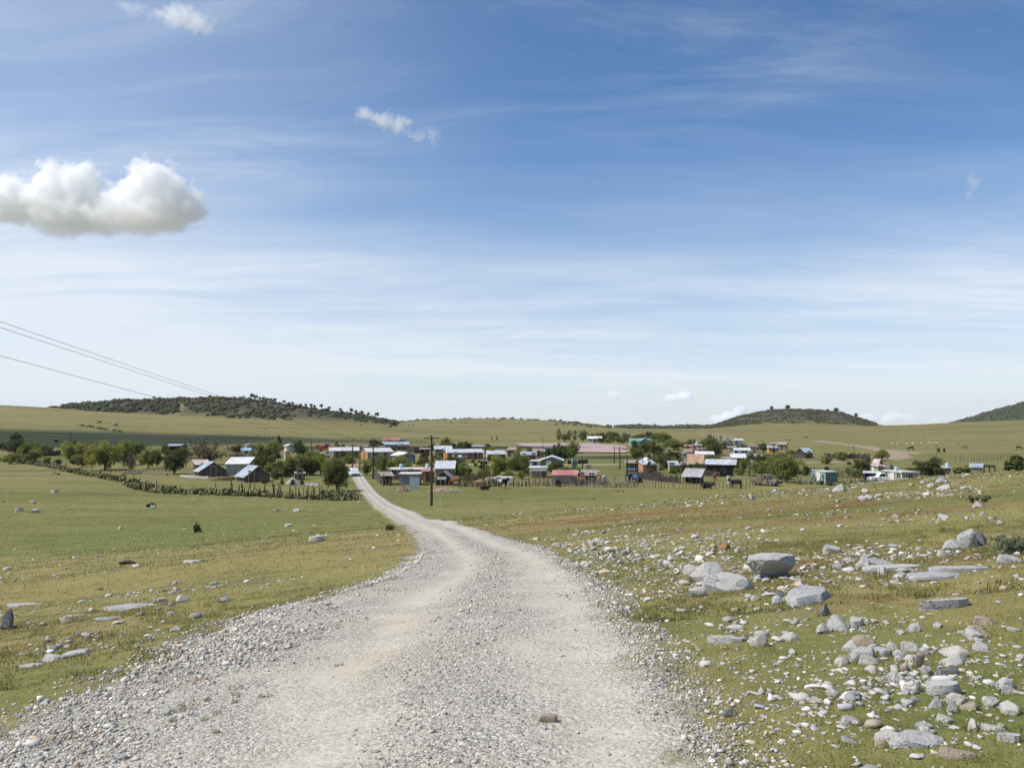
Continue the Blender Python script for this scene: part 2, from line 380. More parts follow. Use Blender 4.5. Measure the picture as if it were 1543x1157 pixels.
n1 = len(tt); i = np.arange(len(ys) - 1)[:, None] * n1; j = np.arange(n1 - 1)[None]
Fr = np.stack([i + j, i + j + 1, i + n1 + j + 1, i + n1 + j], -1).reshape(-1, 4)
rme = np_mesh('road', np.stack([XX, YY, ZZ], -1).reshape(-1, 3), Fr, True, {'across': (T - crown(YY)).ravel(), 'edge': np.abs(T).ravel()})
rm, t, b = new_mat('road_gravel')
P = t.pos(); ac = t.math('ADD', t.attr('across'), t.math('MULTIPLY', t.math('SUBTRACT', t.noise(P, .5, 3, .5), .5), .55))
def gauss(x0, w):
    q = t.math('DIVIDE', t.math('SUBTRACT', ac, x0), w); return t.math('POWER', 2.718, t.math('MULTIPLY', t.math('MULTIPLY', q, q), -1.0))
track = t.math('MINIMUM', t.math('ADD', gauss(-.39, .17), gauss(.40, .18)), 1.0)
vo = t.node('ShaderNodeTexVoronoi', {'Vector': P, 'Scale': 46.0, 'Randomness': 1.0}); vo2 = t.node('ShaderNodeTexVoronoi', {'Vector': P, 'Scale': 21.0, 'Randomness': 1.0})
sepc = t.node('ShaderNodeSeparateColor', {0: vo.outputs['Color']}); sepd = t.node('ShaderNodeSeparateColor', {0: vo2.outputs['Color']})
st = t.mix(sepc.outputs[0], (.19, .18, .16), (.62, .585, .51)); st2 = t.mix(sepd.outputs[1], (.22, .205, .18), (.58, .545, .475))
st = t.mix(t.ramp(t.noise(P, 4, 4, .6), .45, .6), st, st2)
n_m = t.noise(P, 1.1, 6, .65); dust = t.mix(n_m, (.44, .385, .295), (.56, .515, .43))
amt = t.math('ADD', t.math('MULTIPLY', track, .66), t.math('MULTIPLY', t.ramp(n_m, .42, .68), .5), clamp=True)
c = t.mix(t.math('MULTIPLY', amt, .68), st, dust)
c = t.mix(t.math('MULTIPLY', t.ramp(t.noise(P, .35, 4, .55), .46, .70), .5), c, (.46, .395, .30))
eg = t.math('ADD', t.attr('edge'), t.math('MULTIPLY', t.math('SUBTRACT', t.noise(P, 1.4, 6, .7), .5), .75))
c = t.mix(t.math('MULTIPLY', t.ramp(eg, .84, 1.06), .85), c, t.mix(n_m, (.15, .16, .055), (.27, .225, .105)))
t.put(b.inputs['Base Color'], c); b.inputs['Roughness'].default_value = .95; b.inputs['Specular IOR Level'].default_value = .12
hgt = t.math('SUBTRACT', 1.0, t.math('MULTIPLY', vo.outputs['Distance'], 1.2)); hgt2 = t.math('SUBTRACT', 1.0, vo2.outputs['Distance'])
hgt = t.math('ADD', t.math('MULTIPLY', hgt, .45), t.math('MULTIPLY', hgt2, .8)); hgt = t.math('MULTIPLY', hgt, t.math('SUBTRACT', 1.15, amt))
t.put(b.inputs['Normal'], t.node('ShaderNodeBump', {'Height': hgt, 'Strength': .9, 'Distance': .03}).outputs[0])
tag(link('road', rme, rm), 'pale grey gravel road running down to the village', 'road', kind='structure')
def road_z(x, y):
    m_ = float(np.interp(y, ys, mid)); h_ = float(np.interp(y, ys, hw)); T_ = (x - m_) / h_
    return gz(x, y) + float(road_profile(np.array([T_]), np.array([x]), np.array([y]))[0]) + .00035 * y if abs(T_) < 1.2 else gz(x, y)
def surf(xa, ya):
    """height of the upper surface (ground or road) for arrays"""
    m_ = np.interp(ya, ys, mid); h_ = np.interp(ya, ys, hw); T_ = (xa - m_) / h_
    g = ground(xa, ya)
    return np.where(np.abs(T_) < 1.2, np.maximum(g, g + road_profile(T_, xa, ya) + .00035 * ya), g), T_

# tracks and water on the plain
def strip(name, pts, width, mat, lift=.06, label=None, cat=None):
    P3 = [np.array(at(*p)[:2]) for p in pts]
    d = np.cumsum([0] + [np.linalg.norm(P3[i + 1] - P3[i]) for i in range(len(P3) - 1)])
    s = np.arange(0, d[-1], 1.5); cx = np.interp(s, d, [p[0] for p in P3]); cy = np.interp(s, d, [p[1] for p in P3])
    k = np.ones(9) / 9; cx = np.convolve(np.pad(cx, 4, 'edge'), k, 'valid'); cy = np.convolve(np.pad(cy, 4, 'edge'), k, 'valid')
    dx, dy = np.gradient(cx), np.gradient(cy); l = np.hypot(dx, dy); nx, ny = -dy / l, dx / l
    V = []; q = np.linspace(-1, 1, 7)
    w = width / 2 * (1 + .3 * fbm(s / 7, s * 0, 51))
    for kq in q: 
        x = cx + nx * w * kq; y = cy + ny * w * kq; V.append(np.stack([x, y, ground(x, y) + lift + .05 - (.05 + lift) * abs(kq) ** 3], -1))
    V = np.stack(V, 1).reshape(-1, 3); i = np.arange(len(s) - 1)[:, None] * 7; j = np.arange(6)[None]
    f = np.stack([i + j, i + j + 1, i + 8 + j, i + 7 + j], -1).reshape(-1, 4)
    return tag(link(name, np_mesh(name, V, f, True), mat), label, cat, kind='structure')
m_dirt = M('track_dirt', (.31, .235, .155), .95, .2, .25, .2); m_tan = M('track_tan', (.30, .25, .15), .95, .2, .2, .2)
strip('dirt_path', [(455, 692), (500, 699), (540, 701), (575, 702)], 11, m_dirt, label='bare brown dirt crossing where the gravel road meets the village', cat='path')
strip('dirt_track', [(575, 702), (640, 699.5), (690, 699.5), (750, 700), (830, 700.5), (900, 700), (945, 699)], 5, m_tan, label='tan dirt track running across the village green', cat='track')
strip('dirt_track', [(1120, 700), (1202, 697), (1260, 696), (1309, 694), (1345, 691.5), (1358, 688.5), (1352, 684), (1335, 679), (1310, 674), (1275, 669.5), (1245, 666), (1228, 663.5)], 6, m_dirt, label='tan dirt track curving round below the dark hill', cat='track')
strip('dirt_track', [(1310, 676), (1340, 678), (1370, 682), (1400, 685)], 6, m_tan, label='faint pale track branching off the curving dirt track', cat='track')
strip('foot_track', [(690, 757), (760, 755), (850, 748), (930, 744), (1010, 741)], 1.2, M('track_faint', (.205, .18, .075), .95, .2, .2, .2), .0, label='faint yellow footpath across the grass in front of the palisade', cat='path')
wm, t, b = new_mat('muddy_water'); P = t.pos()
c = t.mix(t.noise(t.node('ShaderNodeMapping', {'Vector': P, 'Scale': (.02, .05, 1)}).outputs[0], 1.0, 4, .6), (.40, .265, .22), (.48, .33, .28))
t.put(b.inputs['Base Color'], c); b.inputs['Roughness'].default_value = .45; b.inputs['Specular IOR Level'].default_value = .18
t.put(b.inputs['Normal'], t.node('ShaderNodeBump', {'Height': t.noise(P, 1.5, 3, .6), 'Strength': .25, 'Distance': .08}).outputs[0])
def water(name, pts, mat, label, lift=.16):
    Q = []
    n = len(pts)
    for k_ in range(n):
        for q in range(6):
            f = q / 6; Q.append((pts[k_][0] * (1 - f) + pts[(k_ + 1) % n][0] * f, pts[k_][1] * (1 - f) + pts[(k_ + 1) % n][1] * f))
    P3 = [at(*p)[:2] for p in Q]; zl = max(gz(*p) for p in P3) + lift
    P3 = [(x + .8 * float(pn(x / 5, y / 5, 61)), y + 1.5 * float(pn(x / 6, y / 6, 62)), zl) for x, y in P3]
    me = bpy.data.meshes.new(name); me.from_pydata(P3, [], [tuple(range(len(P3)))])
    if me.polygons[0].normal.z < 0: me.flip_normals()
    return tag(link(name, me, mat), label, 'water', kind='structure')
water('pond', [(775, 668.3), (825, 667.9), (890, 668.3), (936, 671.8), (947, 674.8), (938, 677.5), (951, 681.2), (941, 683), (858, 682), (856, 678), (816, 674.8), (787, 673.5)], wm, 'pinkish brown muddy pond beyond the village')
wm2 = M('pale_water', (.55, .52, .50), .25, .1, .2, .1)
water('pond_pool', [(651, 669.2), (677, 669.6), (676, 671), (655, 670.4)], wm2, 'small pale pool of water near the far houses')
water('pond_pool', [(698, 671.4), (731, 671.8), (730, 673.6), (702, 673.2)], wm2, 'long thin pale pool of water west of the pond')
# ------------------------------------------------------------------ rocks
def ico(sub):
    bm = bmesh.new(); bmesh.ops.create_icosphere(bm, subdivisions=sub, radius=1.0)
    v = np.array([p.co[:] for p in bm.verts]); f = np.array([[q.index for q in p.verts] for p in bm.faces]); bm.free(); return v, f
ICO = {k: ico(k) for k in (1, 2, 3, 4, 5)}
def rock_verts(seed, sub, cuts=12, lo=.45, hi=.9, jit=.03, up=None):
    g = np.random.default_rng(seed); v, f = ICO[sub]; v = v.copy()
    n = g.normal(size=(cuts, 3)); n /= np.linalg.norm(n, axis=1)[:, None]; dd = g.uniform(lo, hi, cuts)
    if up is not None: n = np.vstack([n, np.array([[g.normal() * .12, g.normal() * .12, 1]])]); n[-1] /= np.linalg.norm(n[-1]); dd = np.append(dd, up)
    for a, d_ in zip(n, dd):
        k = np.maximum(0, v @ a - d_); v -= k[:, None] * a
    for a in g.normal(size=(16, 3)):                      # smaller chipped faces
        a = a / np.linalg.norm(a); p_ = v @ a; k = np.maximum(0, p_ - p_.max() * g.uniform(.80, .96)); v -= k[:, None] * a
    if up is not None: v[:, 2] = np.maximum(v[:, 2], -.14)
    if jit:
        r = fbm(v[:, 0] * 1.7 + v[:, 2] * .9 + seed, v[:, 1] * 1.7 - v[:, 2] * 1.3, 70, 4); r2 = pn(v[:, 0] * 6 + v[:, 2] * 4 + seed, v[:, 1] * 6 + v[:, 2] * 5, 77)
        v *= (1 + jit * 2.2 * r + jit * .5 * r2)[:, None]
    return v, f
def unit(v):
    v = v - (v.min(0) + v.max(0)) / 2; v = v / (v.max(0) - v.min(0)); v[:, 2] += .5; return v
def rock_mesh(name, seed, sub=4, ang=28, **kw):
    v, f = rock_verts(seed, sub, **kw); me = np_mesh(name, unit(v), f, True); me.set_sharp_from_angle(angle=R(ang)); return me
def rock_mat(name, base, alt, pale=.5):
    m, t, b = new_mat(name); co = t.coords(); rnd = t.n.new('ShaderNodeObjectInfo').outputs['Random']; P = t.pos()
    c = t.mix(t.ramp(rnd, .1, .9), base, alt)
    n1 = t.noise(P, 3.2, 6, .65); n2 = t.noise(P, 22, 5, .7); n3 = t.noise(P, 80, 3, .7)
    c = t.mix(t.math('MULTIPLY', t.ramp(n1, .42, .68), .45), c, sh(base, .66)); c = t.mix(t.math('MULTIPLY', t.ramp(n1, .5, .3), pale), c, (.50, .48, .45))
    c = t.mix(t.math('MULTIPLY', t.ramp(n2, .55, .72), .45), c, (.13, .125, .115)); c = t.mix(t.math('MULTIPLY', t.ramp(n2, .42, .3), .3), c, (.56, .545, .52))
    ge = t.n.new('ShaderNodeNewGeometry')
    c = t.mix(t.math('MULTIPLY', t.ramp(t.noise(P, 5.5, 5, .7), .60, .70), .45), c, (.30, .19, .10))
    Pd = t.vmath('ADD', P, t.vmath('MULTIPLY', t.noise(P, 4.0, 4, .6, out=1), (.28, .28, .28)))
    vd = t.node('ShaderNodeTexVoronoi', {'Vector': Pd, 'Scale': 3.6}, feature='DISTANCE_TO_EDGE').outputs['Distance']; crk = t.math('MULTIPLY', t.ramp(vd, .020, .003), t.ramp(t.noise(P, 2.0, 3, .5), .42, .58))
    c = t.mix(t.math('MULTIPLY', crk, .55), c, (.10, .09, .08))
    c = t.mix(t.math('MULTIPLY', t.ramp(t.noise(P, 13, 4, .6), .60, .66), .5), c, (.20, .195, .165)); c = t.mix(t.math('MULTIPLY', t.ramp(t.noise(P, 150, 2, .7), .55, .75), .35), c, (.16, .155, .145))
    t.put(b.inputs['Base Color'], c); b.inputs['Roughness'].default_value = .9; b.inputs['Specular IOR Level'].default_value = .2
    hh = t.math('ADD', t.math('MULTIPLY', n2, .9), t.math('MULTIPLY', n3, .45)); hh = t.math('SUBTRACT', hh, t.math('MULTIPLY', crk, .9))
    t.put(b.inputs['Normal'], t.node('ShaderNodeBump', {'Height': hh, 'Strength': .9, 'Distance': .03}).outputs[0]); return m
MR = {'grey': rock_mat('limestone_grey', (.47, .465, .455), (.52, .505, .48), .35), 'pale': rock_mat('limestone_pale', (.57, .54, .485), (.52, .50, .47), .6),
      'tan': rock_mat('rock_tan', (.42, .33, .235), (.38, .31, .235), .4), 'dark': rock_mat('rock_dark', (.17, .175, .19), (.22, .22, .225), .1), 'rust': rock_mat('rock_rust', (.36, .20, .09), (.33, .21, .11), .3)}
RP = {'block': [rock_mesh('rock', 100 + k, 4, cuts=11, lo=.42, hi=.85, jit=.025) for k in range(6)],
      'slab': [rock_mesh('rock', 200 + k, 4, cuts=7, lo=.62, hi=.95, jit=.05, up=.22) for k in range(5)],
      'round': [rock_mesh('rock', 300 + k, 4, cuts=7, lo=.66, hi=.95, jit=.03, ang=22) for k in range(4)],
      'small': [rock_mesh('rock', 400 + k, 3, cuts=12, lo=.45, hi=.85, jit=.02) for k in range(8)]}
NROCK = [0]
ROCKPOS = []
def rock(x0, x1, y0, y1, shape, mat, label, yaw=None, hk=None, dk=.75, group=None, tilt=(0, 0), seed=None, sink=None, mesh=None):
    g = random.Random(NROCK[0] * 7 + 3 if seed is None else seed); NROCK[0] += 1
    x, y, z = at((x0 + x1) / 2, y1 - (y1 - y0) * .12)
    sink = {'slab': .30, 'block': .42, 'round': .42, 'small': .42}[shape] if sink is None else sink
    s = y / F; w = (x1 - x0) * s; vw = (EYE - z) / y; h = max(.3 * (y1 - y0), (y1 - y0) - vw * dk * (x1 - x0) * .8) * s * (1.0 if hk is None else .5 + .5 * hk)
    d_ = w * dk; y += d_ * .32; z = gz(x, y)
    o = link('rock', mesh or g.choice(RP[shape]), None)
    if not o.data.materials: o.data.materials.append(MR['grey'])
    o.material_slots[0].link = 'OBJECT'; o.material_slots[0].material = MR[mat]
    h /= (1 - sink); o.location = (x, y, z - h * sink); o.scale = (w, d_, h); o.rotation_euler = (R(tilt[0]), R(tilt[1]), R(g.uniform(-20, 20) if yaw is None else yaw))
    ROCKPOS.append((x, y, max(w, d_) * .5)); tag(o, label, 'rock', group); return o
# the named stones
v, f = rock_verts(523, 5, cuts=5, lo=.75, hi=.95, jit=.0); v = np.sign(v) * np.abs(v) ** .62; v = unit(v)
v[:, 2] = np.minimum(v[:, 2], .80 + .10 * v[:, 0] + .10 * v[:, 1] + .03 * fbm(v[:, 0] * 3, v[:, 1] * 3, 131, 3))
fr = np.clip(.20 - v[:, 1], 0, .7) / .7; lo_ = np.clip((.66 - v[:, 2]) / .66, 0, 1); v[:, 1] += fr * lo_ ** .8 * .62; v[:, 0] -= np.clip(v[:, 0] + .1, 0, 1) * lo_ * .35
g_ = np.random.default_rng(9)
for q in range(26):
    a = g_.normal(size=3) * np.array([1, 1, .55]); a /= np.linalg.norm(a); p_ = (v - np.array([0, 0, .45])) @ a; v -= np.maximum(0, p_ - p_.max() * g_.uniform(.78, .95))[:, None] * a
k_ = np.clip(-v[:, 0] - .1, 0, 1); v[:, 2] *= 1 - .45 * k_; v += (.045 * fbm(v[:, 0] * 4 + v[:, 2] * 3, v[:, 1] * 4 - v[:, 2] * 3, 132, 5) + .008 * pn(v[:, 0] * 17 + v[:, 2] * 13, v[:, 1] * 17, 133))[:, None] * np.array([1, 1, 1])
big = np_mesh('rock', v, f, True); big.set_sharp_from_angle(angle=R(30))
rock(1128, 1205, 832, 877, 'block', 'grey', 'big flat-topped limestone boulder with a dark undercut front, largest beside the road', yaw=10, hk=1.35, dk=.62, tilt=(-3, 4), mesh=big, sink=.13)
rock(1043, 1108, 843, 882, 'block', 'grey', 'grey peaked limestone block leaning against the slabs beside the undercut boulder', yaw=-20, hk=.95, dk=.7, seed=3)
rock(1062, 1138, 860, 893, 'slab', 'grey', 'smooth tilted grey slab in front of the undercut boulder', yaw=-24, hk=.8, dk=.6, tilt=(16, -10), seed=5)
rock(1104, 1143, 868, 890, 'slab', 'grey', 'low grey slab lying just below the undercut boulder', yaw=-30, tilt=(10, -12))
rock(1029, 1060, 849, 866, 'round', 'pale', 'rounded pinkish block beside the peaked limestone block', dk=.7)
rock(1036, 1066, 883, 901, 'block', 'pale', 'pale rough block below the tilted grey slab', dk=.7)
rock(1208, 1262, 872, 914, 'slab', 'grey', 'long smooth grey rock rising out of the turf east of the undercut boulder', yaw=-34, hk=1.0, dk=2.5, tilt=(3, -10), seed=14)
rock(1232, 1254, 908, 930, 'block', 'dark', 'small dark upright stone under the long smooth grey rock', yaw=20, hk=.8, dk=.6, tilt=(0, 10), seed=2)
rock(1164, 1181, 897, 912, 'round', 'grey', 'rounded grey stone with a dark stone perched behind it', dk=.7)
rock(1167, 1186, 890, 900, 'block', 'dark', 'small dark stone perched behind a rounded grey stone', dk=.8)
rock(1180, 1206, 899, 908, 'slab', 'pale', 'small flat white stone beside the rounded grey stone')
rock(1420, 1462, 810, 832, 'block', 'grey', 'grey boulder with a dark shaded front in the far rock pair', yaw=10, hk=1.0, dk=.8, seed=4)
rock(1447, 1478, 799, 829, 'block', 'grey', 'taller upright boulder of the far rock pair beside the pale shrub', hk=1.05, dk=.8, seed=9)
rock(1468, 1489, 801, 824, 'block', 'dark', 'narrow dark stone at the end of the far rock pair', hk=1.0)
rock(1413, 1440, 827, 840, 'slab', 'pale', 'pale low stone lying before the far rock pair')
rock(1371, 1462, 860, 874, 'slab', 'grey', 'broad low tan-grey slab level with the turf below the rock pair', hk=.8, dk=.5, yaw=4)
rock(1384, 1478, 896, 919, 'slab', 'grey', 'long narrow grey slab pointing up the slope', yaw=16, hk=.55, dk=.3)
rock(1470, 1505, 927, 943, 'block', 'tan', 'ochre square-ended block lying alone in the grass', yaw=-8, dk=.6)
rock(1240, 1272, 819, 835, 'slab', 'grey', 'small wedge slab standing clear of the turf behind the boulder', yaw=15, hk=.9, dk=.5, tilt=(0, -10))
rock(1346, 1434, 1093, 1128, 'slab', 'grey', 'wide flat grey slab at the foot of the stony slope', hk=.5, dk=.65, yaw=6)
rock(1322, 1362, 1100, 1117, 'slab', 'pale', 'pale flat stone touching the wide flat slab')
rock(1381, 1408, 1086, 1100, 'slab', 'grey', 'bluish slab leaning on the back of the wide flat slab', tilt=(10, 10))
rock(1268, 1300, 1076, 1094, 'slab', 'grey', 'flat grey slab with a heap of small stones behind it', yaw=10, dk=.7)
rock(1420, 1482, 1122, 1146, 'slab', 'tan', 'tan layered rock at the bottom of the stony slope', yaw=-18, hk=.7, dk=.5)
rock(1504, 1532, 1019, 1043, 'round', 'pale', 'round cream boulder standing clear among grey stones', dk=.85)
rock(1430, 1462, 1041, 1064, 'round', 'pale', 'cream lumpy stone at the top of the pale cluster', dk=.8)
rock(1428, 1446, 1056, 1076, 'block', 'pale', 'upright whitish stone on the near side of the pale cluster')
rock(1452, 1476, 1054, 1073, 'block', 'tan', 'tan stone closing the pale cluster', dk=.8)
rock(1402, 1452, 1018, 1052, 'slab', 'grey', 'large dull grey slab beneath the dark stone', hk=.6, dk=.7, seed=8)
rock(1411, 1434, 1006, 1022, 'block', 'dark', 'blue-black stone lying on the large dull slab', yaw=20)
rock(1426, 1450, 1000, 1017, 'block', 'dark', 'darkest angular stone behind the large dull slab', yaw=-20)
rock(1370, 1388, 981, 1008, 'block', 'tan', 'upright brown pointed stone between the grey stone heaps', hk=1.0, dk=.6, tilt=(0, 15))
rock(1358, 1372, 998, 1014, 'block', 'tan', 'short brown stone leaning before the pointed brown one', dk=.7)
rock(1068, 1130, 953, 971, 'slab', 'grey', 'thin mottled slab at the grass edge of the road', yaw=-16, hk=.5, dk=.42)
rock(1092, 1124, 939, 953, 'block', 'pale', 'square pale block behind the thin mottled slab', yaw=-12, dk=.6)
rock(1130, 1160, 951, 976, 'slab', 'pale', 'pale split stone beside the thin mottled slab', yaw=-30, tilt=(8, 10), dk=.6)
rock(1088, 1113, 1065, 1081, 'block', 'dark', 'dark wedge of rock lying on the gravel edge', yaw=-10, tilt=(0, 12))
rock(1083, 1100, 816, 831, 'block', 'rust', 'small orange-stained stone behind the peaked block', hk=1.0)
rock(1483, 1519, 1087, 1103, 'slab', 'pale', 'white flat oval stone near the foot of the stony slope')
rock(1510, 1543, 1101, 1120, 'slab', 'grey', 'blue-grey slab at the bottom edge of the stony slope', dk=.7)
rock(1413, 1442, 1074, 1090, 'slab', 'pale', 'white tilted plate of stone under the pale cluster', tilt=(12, 10))
rock(1282, 1304, 928, 946, 'round', 'pale', 'rounded cream stone closing a short row of blocks')
rock(1248, 1284, 932, 952, 'block', 'grey', 'mottled block second in the short row of blocks')
rock(1228, 1256, 938, 956, 'block', 'grey', 'flat-sided grey block at the start of the short row', yaw=25)
rock(1178, 1203, 950, 967, 'block', 'pale', 'cracked cream block above the roadside pale stones')
rock(1280, 1298, 981, 998, 'round', 'pale', 'egg-shaped pinkish stone standing in green grass', hk=1.0)
rock(1295, 1352, 840, 856, 'slab', 'grey', 'long grey ledge of rock behind the long smooth rock', yaw=-6, dk=.45)
rock(1300, 1400, 850, 862, 'slab', 'pale', 'pale ledge stretching along the slope below the grey ledge', dk=.3, yaw=6)
rock(1405, 1500, 851, 863, 'slab', 'grey', 'thin ledge of grey rock at the far end of the ledges', dk=.3, yaw=-4)
rock(1506, 1543, 835, 850, 'slab', 'grey', 'grey rounded ledge under the pale shrub', dk=.5)
rock(0, 17, 918, 953, 'block', 'dark', 'dark grey boulder cut off at the picture edge on the dry slope', hk=.95, dk=1.0)
rock(464, 488, 806, 818, 'slab', 'pale', 'bright white block alone on the green field by the road', hk=1.0, yaw=-10)
rock(273, 304, 841, 849, 'slab', 'pale', 'flat tan stone lying on the dry slope above the green field', hk=.8)
rock(150, 222, 903, 921, 'slab', 'grey', 'longest grey ledge breaking through the dry slope', yaw=14, hk=-.2, dk=.7)
rock(92, 138, 918, 930, 'slab', 'grey', 'narrow grey ledge beside the longest ledge on the dry slope', yaw=12, dk=.6, hk=-.2)
rock(136, 187, 926, 935, 'slab', 'grey', 'thin pale ledge just below the longest ledge', yaw=4, dk=.6, hk=-.2)
rock(0, 64, 906, 914, 'slab', 'grey', 'thin flush ledge near the dark edge boulder', yaw=-4, dk=.5, hk=-.2)
rock(92, 134, 973, 990, 'block', 'grey', 'lumpy grey stone at the head of a row on the dry slope', yaw=15, dk=.6, hk=.2)
rock(58, 92, 984, 998, 'block', 'pale', 'pale stone in the middle of the row on the dry slope', dk=.6)
rock(24, 60, 996, 1006, 'slab', 'pale', 'flat stone ending the row on the dry slope', dk=.7, hk=.0)
rock(282, 303, 1019, 1036, 'round', 'tan', 'tan rounded stone at the gravel margin near the grass', dk=.8)
rock(172, 197, 1050, 1063, 'block', 'tan', 'pinkish stone at the gravel edge below the yellow flowers')
rock(388, 405, 980, 990, 'block', 'dark', 'small dark stone lying in the thick roadside gravel')
rock(484, 498, 905, 918, 'block', 'grey', 'grey cube-like stone at the top of the gravel margin')
rock(404, 428, 990, 1003, 'round', 'tan', 'cream stone in the middle of the roadside gravel')
rock(255, 272, 942, 952, 'block', 'grey', 'small grey stone on the tan grass above the gravel')
rock(112, 140, 1042, 1056, 'block', 'grey', 'grey flat stone at the outer gravel edge')
rock(330, 347, 897, 908, 'block', 'grey', 'pointed grey stone on the dry bank by the road')
rock(92, 110, 1112, 1124, 'block', 'dark', 'dark stone at the lower gravel corner')
brick = rock_mesh('rock', 911, 4, cuts=5, lo=.75, hi=.95, jit=.02)
v, f = rock_verts(911, 4, cuts=4, lo=.8, hi=.95, jit=.03); v = np.sign(v) * np.abs(v) ** .45
bk = np_mesh('brick', unit(v), f, True); bk.set_sharp_from_angle(angle=R(40))
o = rock(814, 840, 1083, 1098, 'block', 'tan', 'broken tan brick lying in the middle of the gravel road', yaw=-8, hk=.9, dk=.5, mesh=bk, sink=.02); o.name = 'brick'; o['category'] = 'brick'
x_, y_, _ = o.location; o.location.z = road_z(x_, y_)
# individual stones scattered where the photograph shows them
ZONES = [
 (75, [(1150, 985), (1300, 930), (1543, 940), (1543, 1150), (1330, 1130), (1200, 1050)], (15, 38), 'block small round slab', 'grey grey pale pale tan', 'loose limestone lying in the grass of the stony slope', 'loose stones on the near stony slope'),
 (26, [(1150, 985), (1300, 930), (1500, 960), (1330, 1040)], (12, 26), 'block small round', 'grey pale pale', 'pale loose stone in the dense patch of stones', 'stones of the dense patch'),
 (26, [(1010, 880), (1140, 900), (1240, 1080), (1120, 1040)], (9, 18), 'block small', 'pale grey tan', 'small pale stone along the grassy road edge', 'stones along the grassy road edge'),
 (42, [(1200, 830), (1290, 838), (1420, 850), (1400, 880), (1300, 890), (1230, 850)], (9, 24), 'block small slab', 'grey pale', 'loose stone among the ledges behind the long smooth rock', 'stones among the rock ledges'),
 (46, [(850, 800), (960, 830), (1030, 860), (985, 885), (930, 850), (860, 820)], (7, 17), 'block small', 'pale pale grey', 'white stone in the rubble strip beside the road bend', 'stones of the rubble strip'),
 (44, [(1060, 738), (1250, 735), (1543, 712), (1543, 760), (1300, 760), (1080, 752)], (7, 20), 'block slab small', 'pale grey pale', 'whitish stone on the brow of the stony ridge', 'stones on the ridge brow'),
 (30, [(1030, 785), (1200, 775), (1543, 760), (1543, 800), (1250, 792)], (7, 18), 'slab block', 'pale grey', 'grey stone in the bands across the upper slope', 'stones banding the upper slope'),
 (34, [(0, 870), (300, 880), (260, 960), (60, 1020), (0, 1010)], (9, 24), 'slab block small', 'grey pale tan', 'flat stone scattered on the dry slope', 'stones on the dry slope'),
 (40, [(150, 1060), (330, 1000), (480, 930), (560, 960), (470, 1060), (300, 1150), (60, 1150)], (9, 22), 'block small', 'grey pale tan grey', 'coarse grey stone in the gravel margin of the road', 'coarse stones in the gravel margin'),
 (22, [(20, 720), (500, 755), (510, 800), (330, 830), (20, 780)], (6, 13), 'block slab', 'pale', 'pale stone on the green field before the cactus hedge', 'stones on the green field'),
]
def inpoly(x, y, p):
    c = False
    for i in range(len(p)):
        (x1, y1), (x2, y2) = p[i], p[i - 1]
        if (y1 > y) != (y2 > y) and x < (x2 - x1) * (y - y1) / (y2 - y1) + x1: c = not c
    return c
g = random.Random(5)
SC = 1.0
for n, poly, (a, b_), shp, ms, lab, grp in ZONES:
    bx = [min(p[0] for p in poly), max(p[0] for p in poly), min(p[1] for p in poly), max(p[1] for p in poly)]; k = 0; cl = None
    n = int(n * .62)
    while k < n:
        if cl is None or g.random() < .3: cl = (g.uniform(*bx[:2]), g.uniform(*bx[2:]))
        x = cl[0] + g.gauss(0, 26); y = cl[1] + g.gauss(0, 11)
        if not inpoly(x, y, poly): cl = None; continue
        w = a + (b_ - a) * g.random() ** 2.2; sh_ = g.choice(shp.split()); hh = w * (g.uniform(.28, .5) if sh_ == 'slab' else g.uniform(.5, .8))
        rock(x - w / 2, x + w / 2, y - hh, y, sh_, g.choice(ms.split()), lab, group=grp, dk=g.uniform(.6, .95), yaw=g.uniform(-90, 90), sink=g.uniform(.38, .6)); k += 1
print('rocks', NROCK[0])

# ------------------------------------------------------------------ loose stones and gravel that nobody could count
def scatter(name, xa, ya, za, size, flat, cols, seed, sub=0, sink=.2):
    g = np.random.default_rng(seed); n = len(xa); nv = 14; tv = []
    if sub == 0:
        bm = bmesh.new(); bmesh.ops.create_icosphere(bm, subdivisions=1, radius=1.0); base = np.array([p.co[:] for p in bm.verts]); tf = np.array([[q.index for q in p.verts] for p in bm.faces]); bm.free()
    else: base, tf = ICO[2]
    for k in range(nv):
        v = base.copy(); nn = g.normal(size=(9, 3)); nn /= np.linalg.norm(nn, axis=1)[:, None]
        for a in nn: v -= np.maximum(0, v @ a - g.uniform(.45, .8))[:, None] * a
        v *= g.uniform(.62, 1.3, 3) * (1 + .15 * g.normal(size=(len(v), 1))).clip(.6, 1.5); tv.append(v)
    tv = np.array(tv)[g.integers(0, nv, n)]                         # n, nb, 3
    a = g.uniform(0, 2 * np.pi, n); c, s = np.cos(a)[:, None], np.sin(a)[:, None]
    x = tv[..., 0] * c - tv[..., 1] * s; y = tv[..., 0] * s + tv[..., 1] * c; z = tv[..., 2] * flat[:, None]
    V = np.stack([x * size[:, None] + xa[:, None], y * size[:, None] + ya[:, None], z * size[:, None] + za[:, None] + (flat * size * (1 - 2 * sink))[:, None] * .7], -1).reshape(-1, 3)
    Fa = (tf[None] + (np.arange(n) * tv.shape[1])[:, None, None]).reshape(-1, 3)
    col = np.repeat(cols, tv.shape[1], axis=0)
    return np_mesh(name, V, Fa, False, {'tone': col})
sm, t, b = new_mat('loose_stone'); P = t.pos(); c = t.attr('tone', 'Color')
n2 = t.noise(P, 45, 4, .7); c = t.mix(t.math('MULTIPLY', t.ramp(n2, .5, .75), .4), c, t.mix(1.0, c, (.5, .5, .5), 'MULTIPLY'))
t.put(b.inputs['Base Color'], c); b.inputs['Roughness'].default_value = .92; b.inputs['Specular IOR Level'].default_value = .2
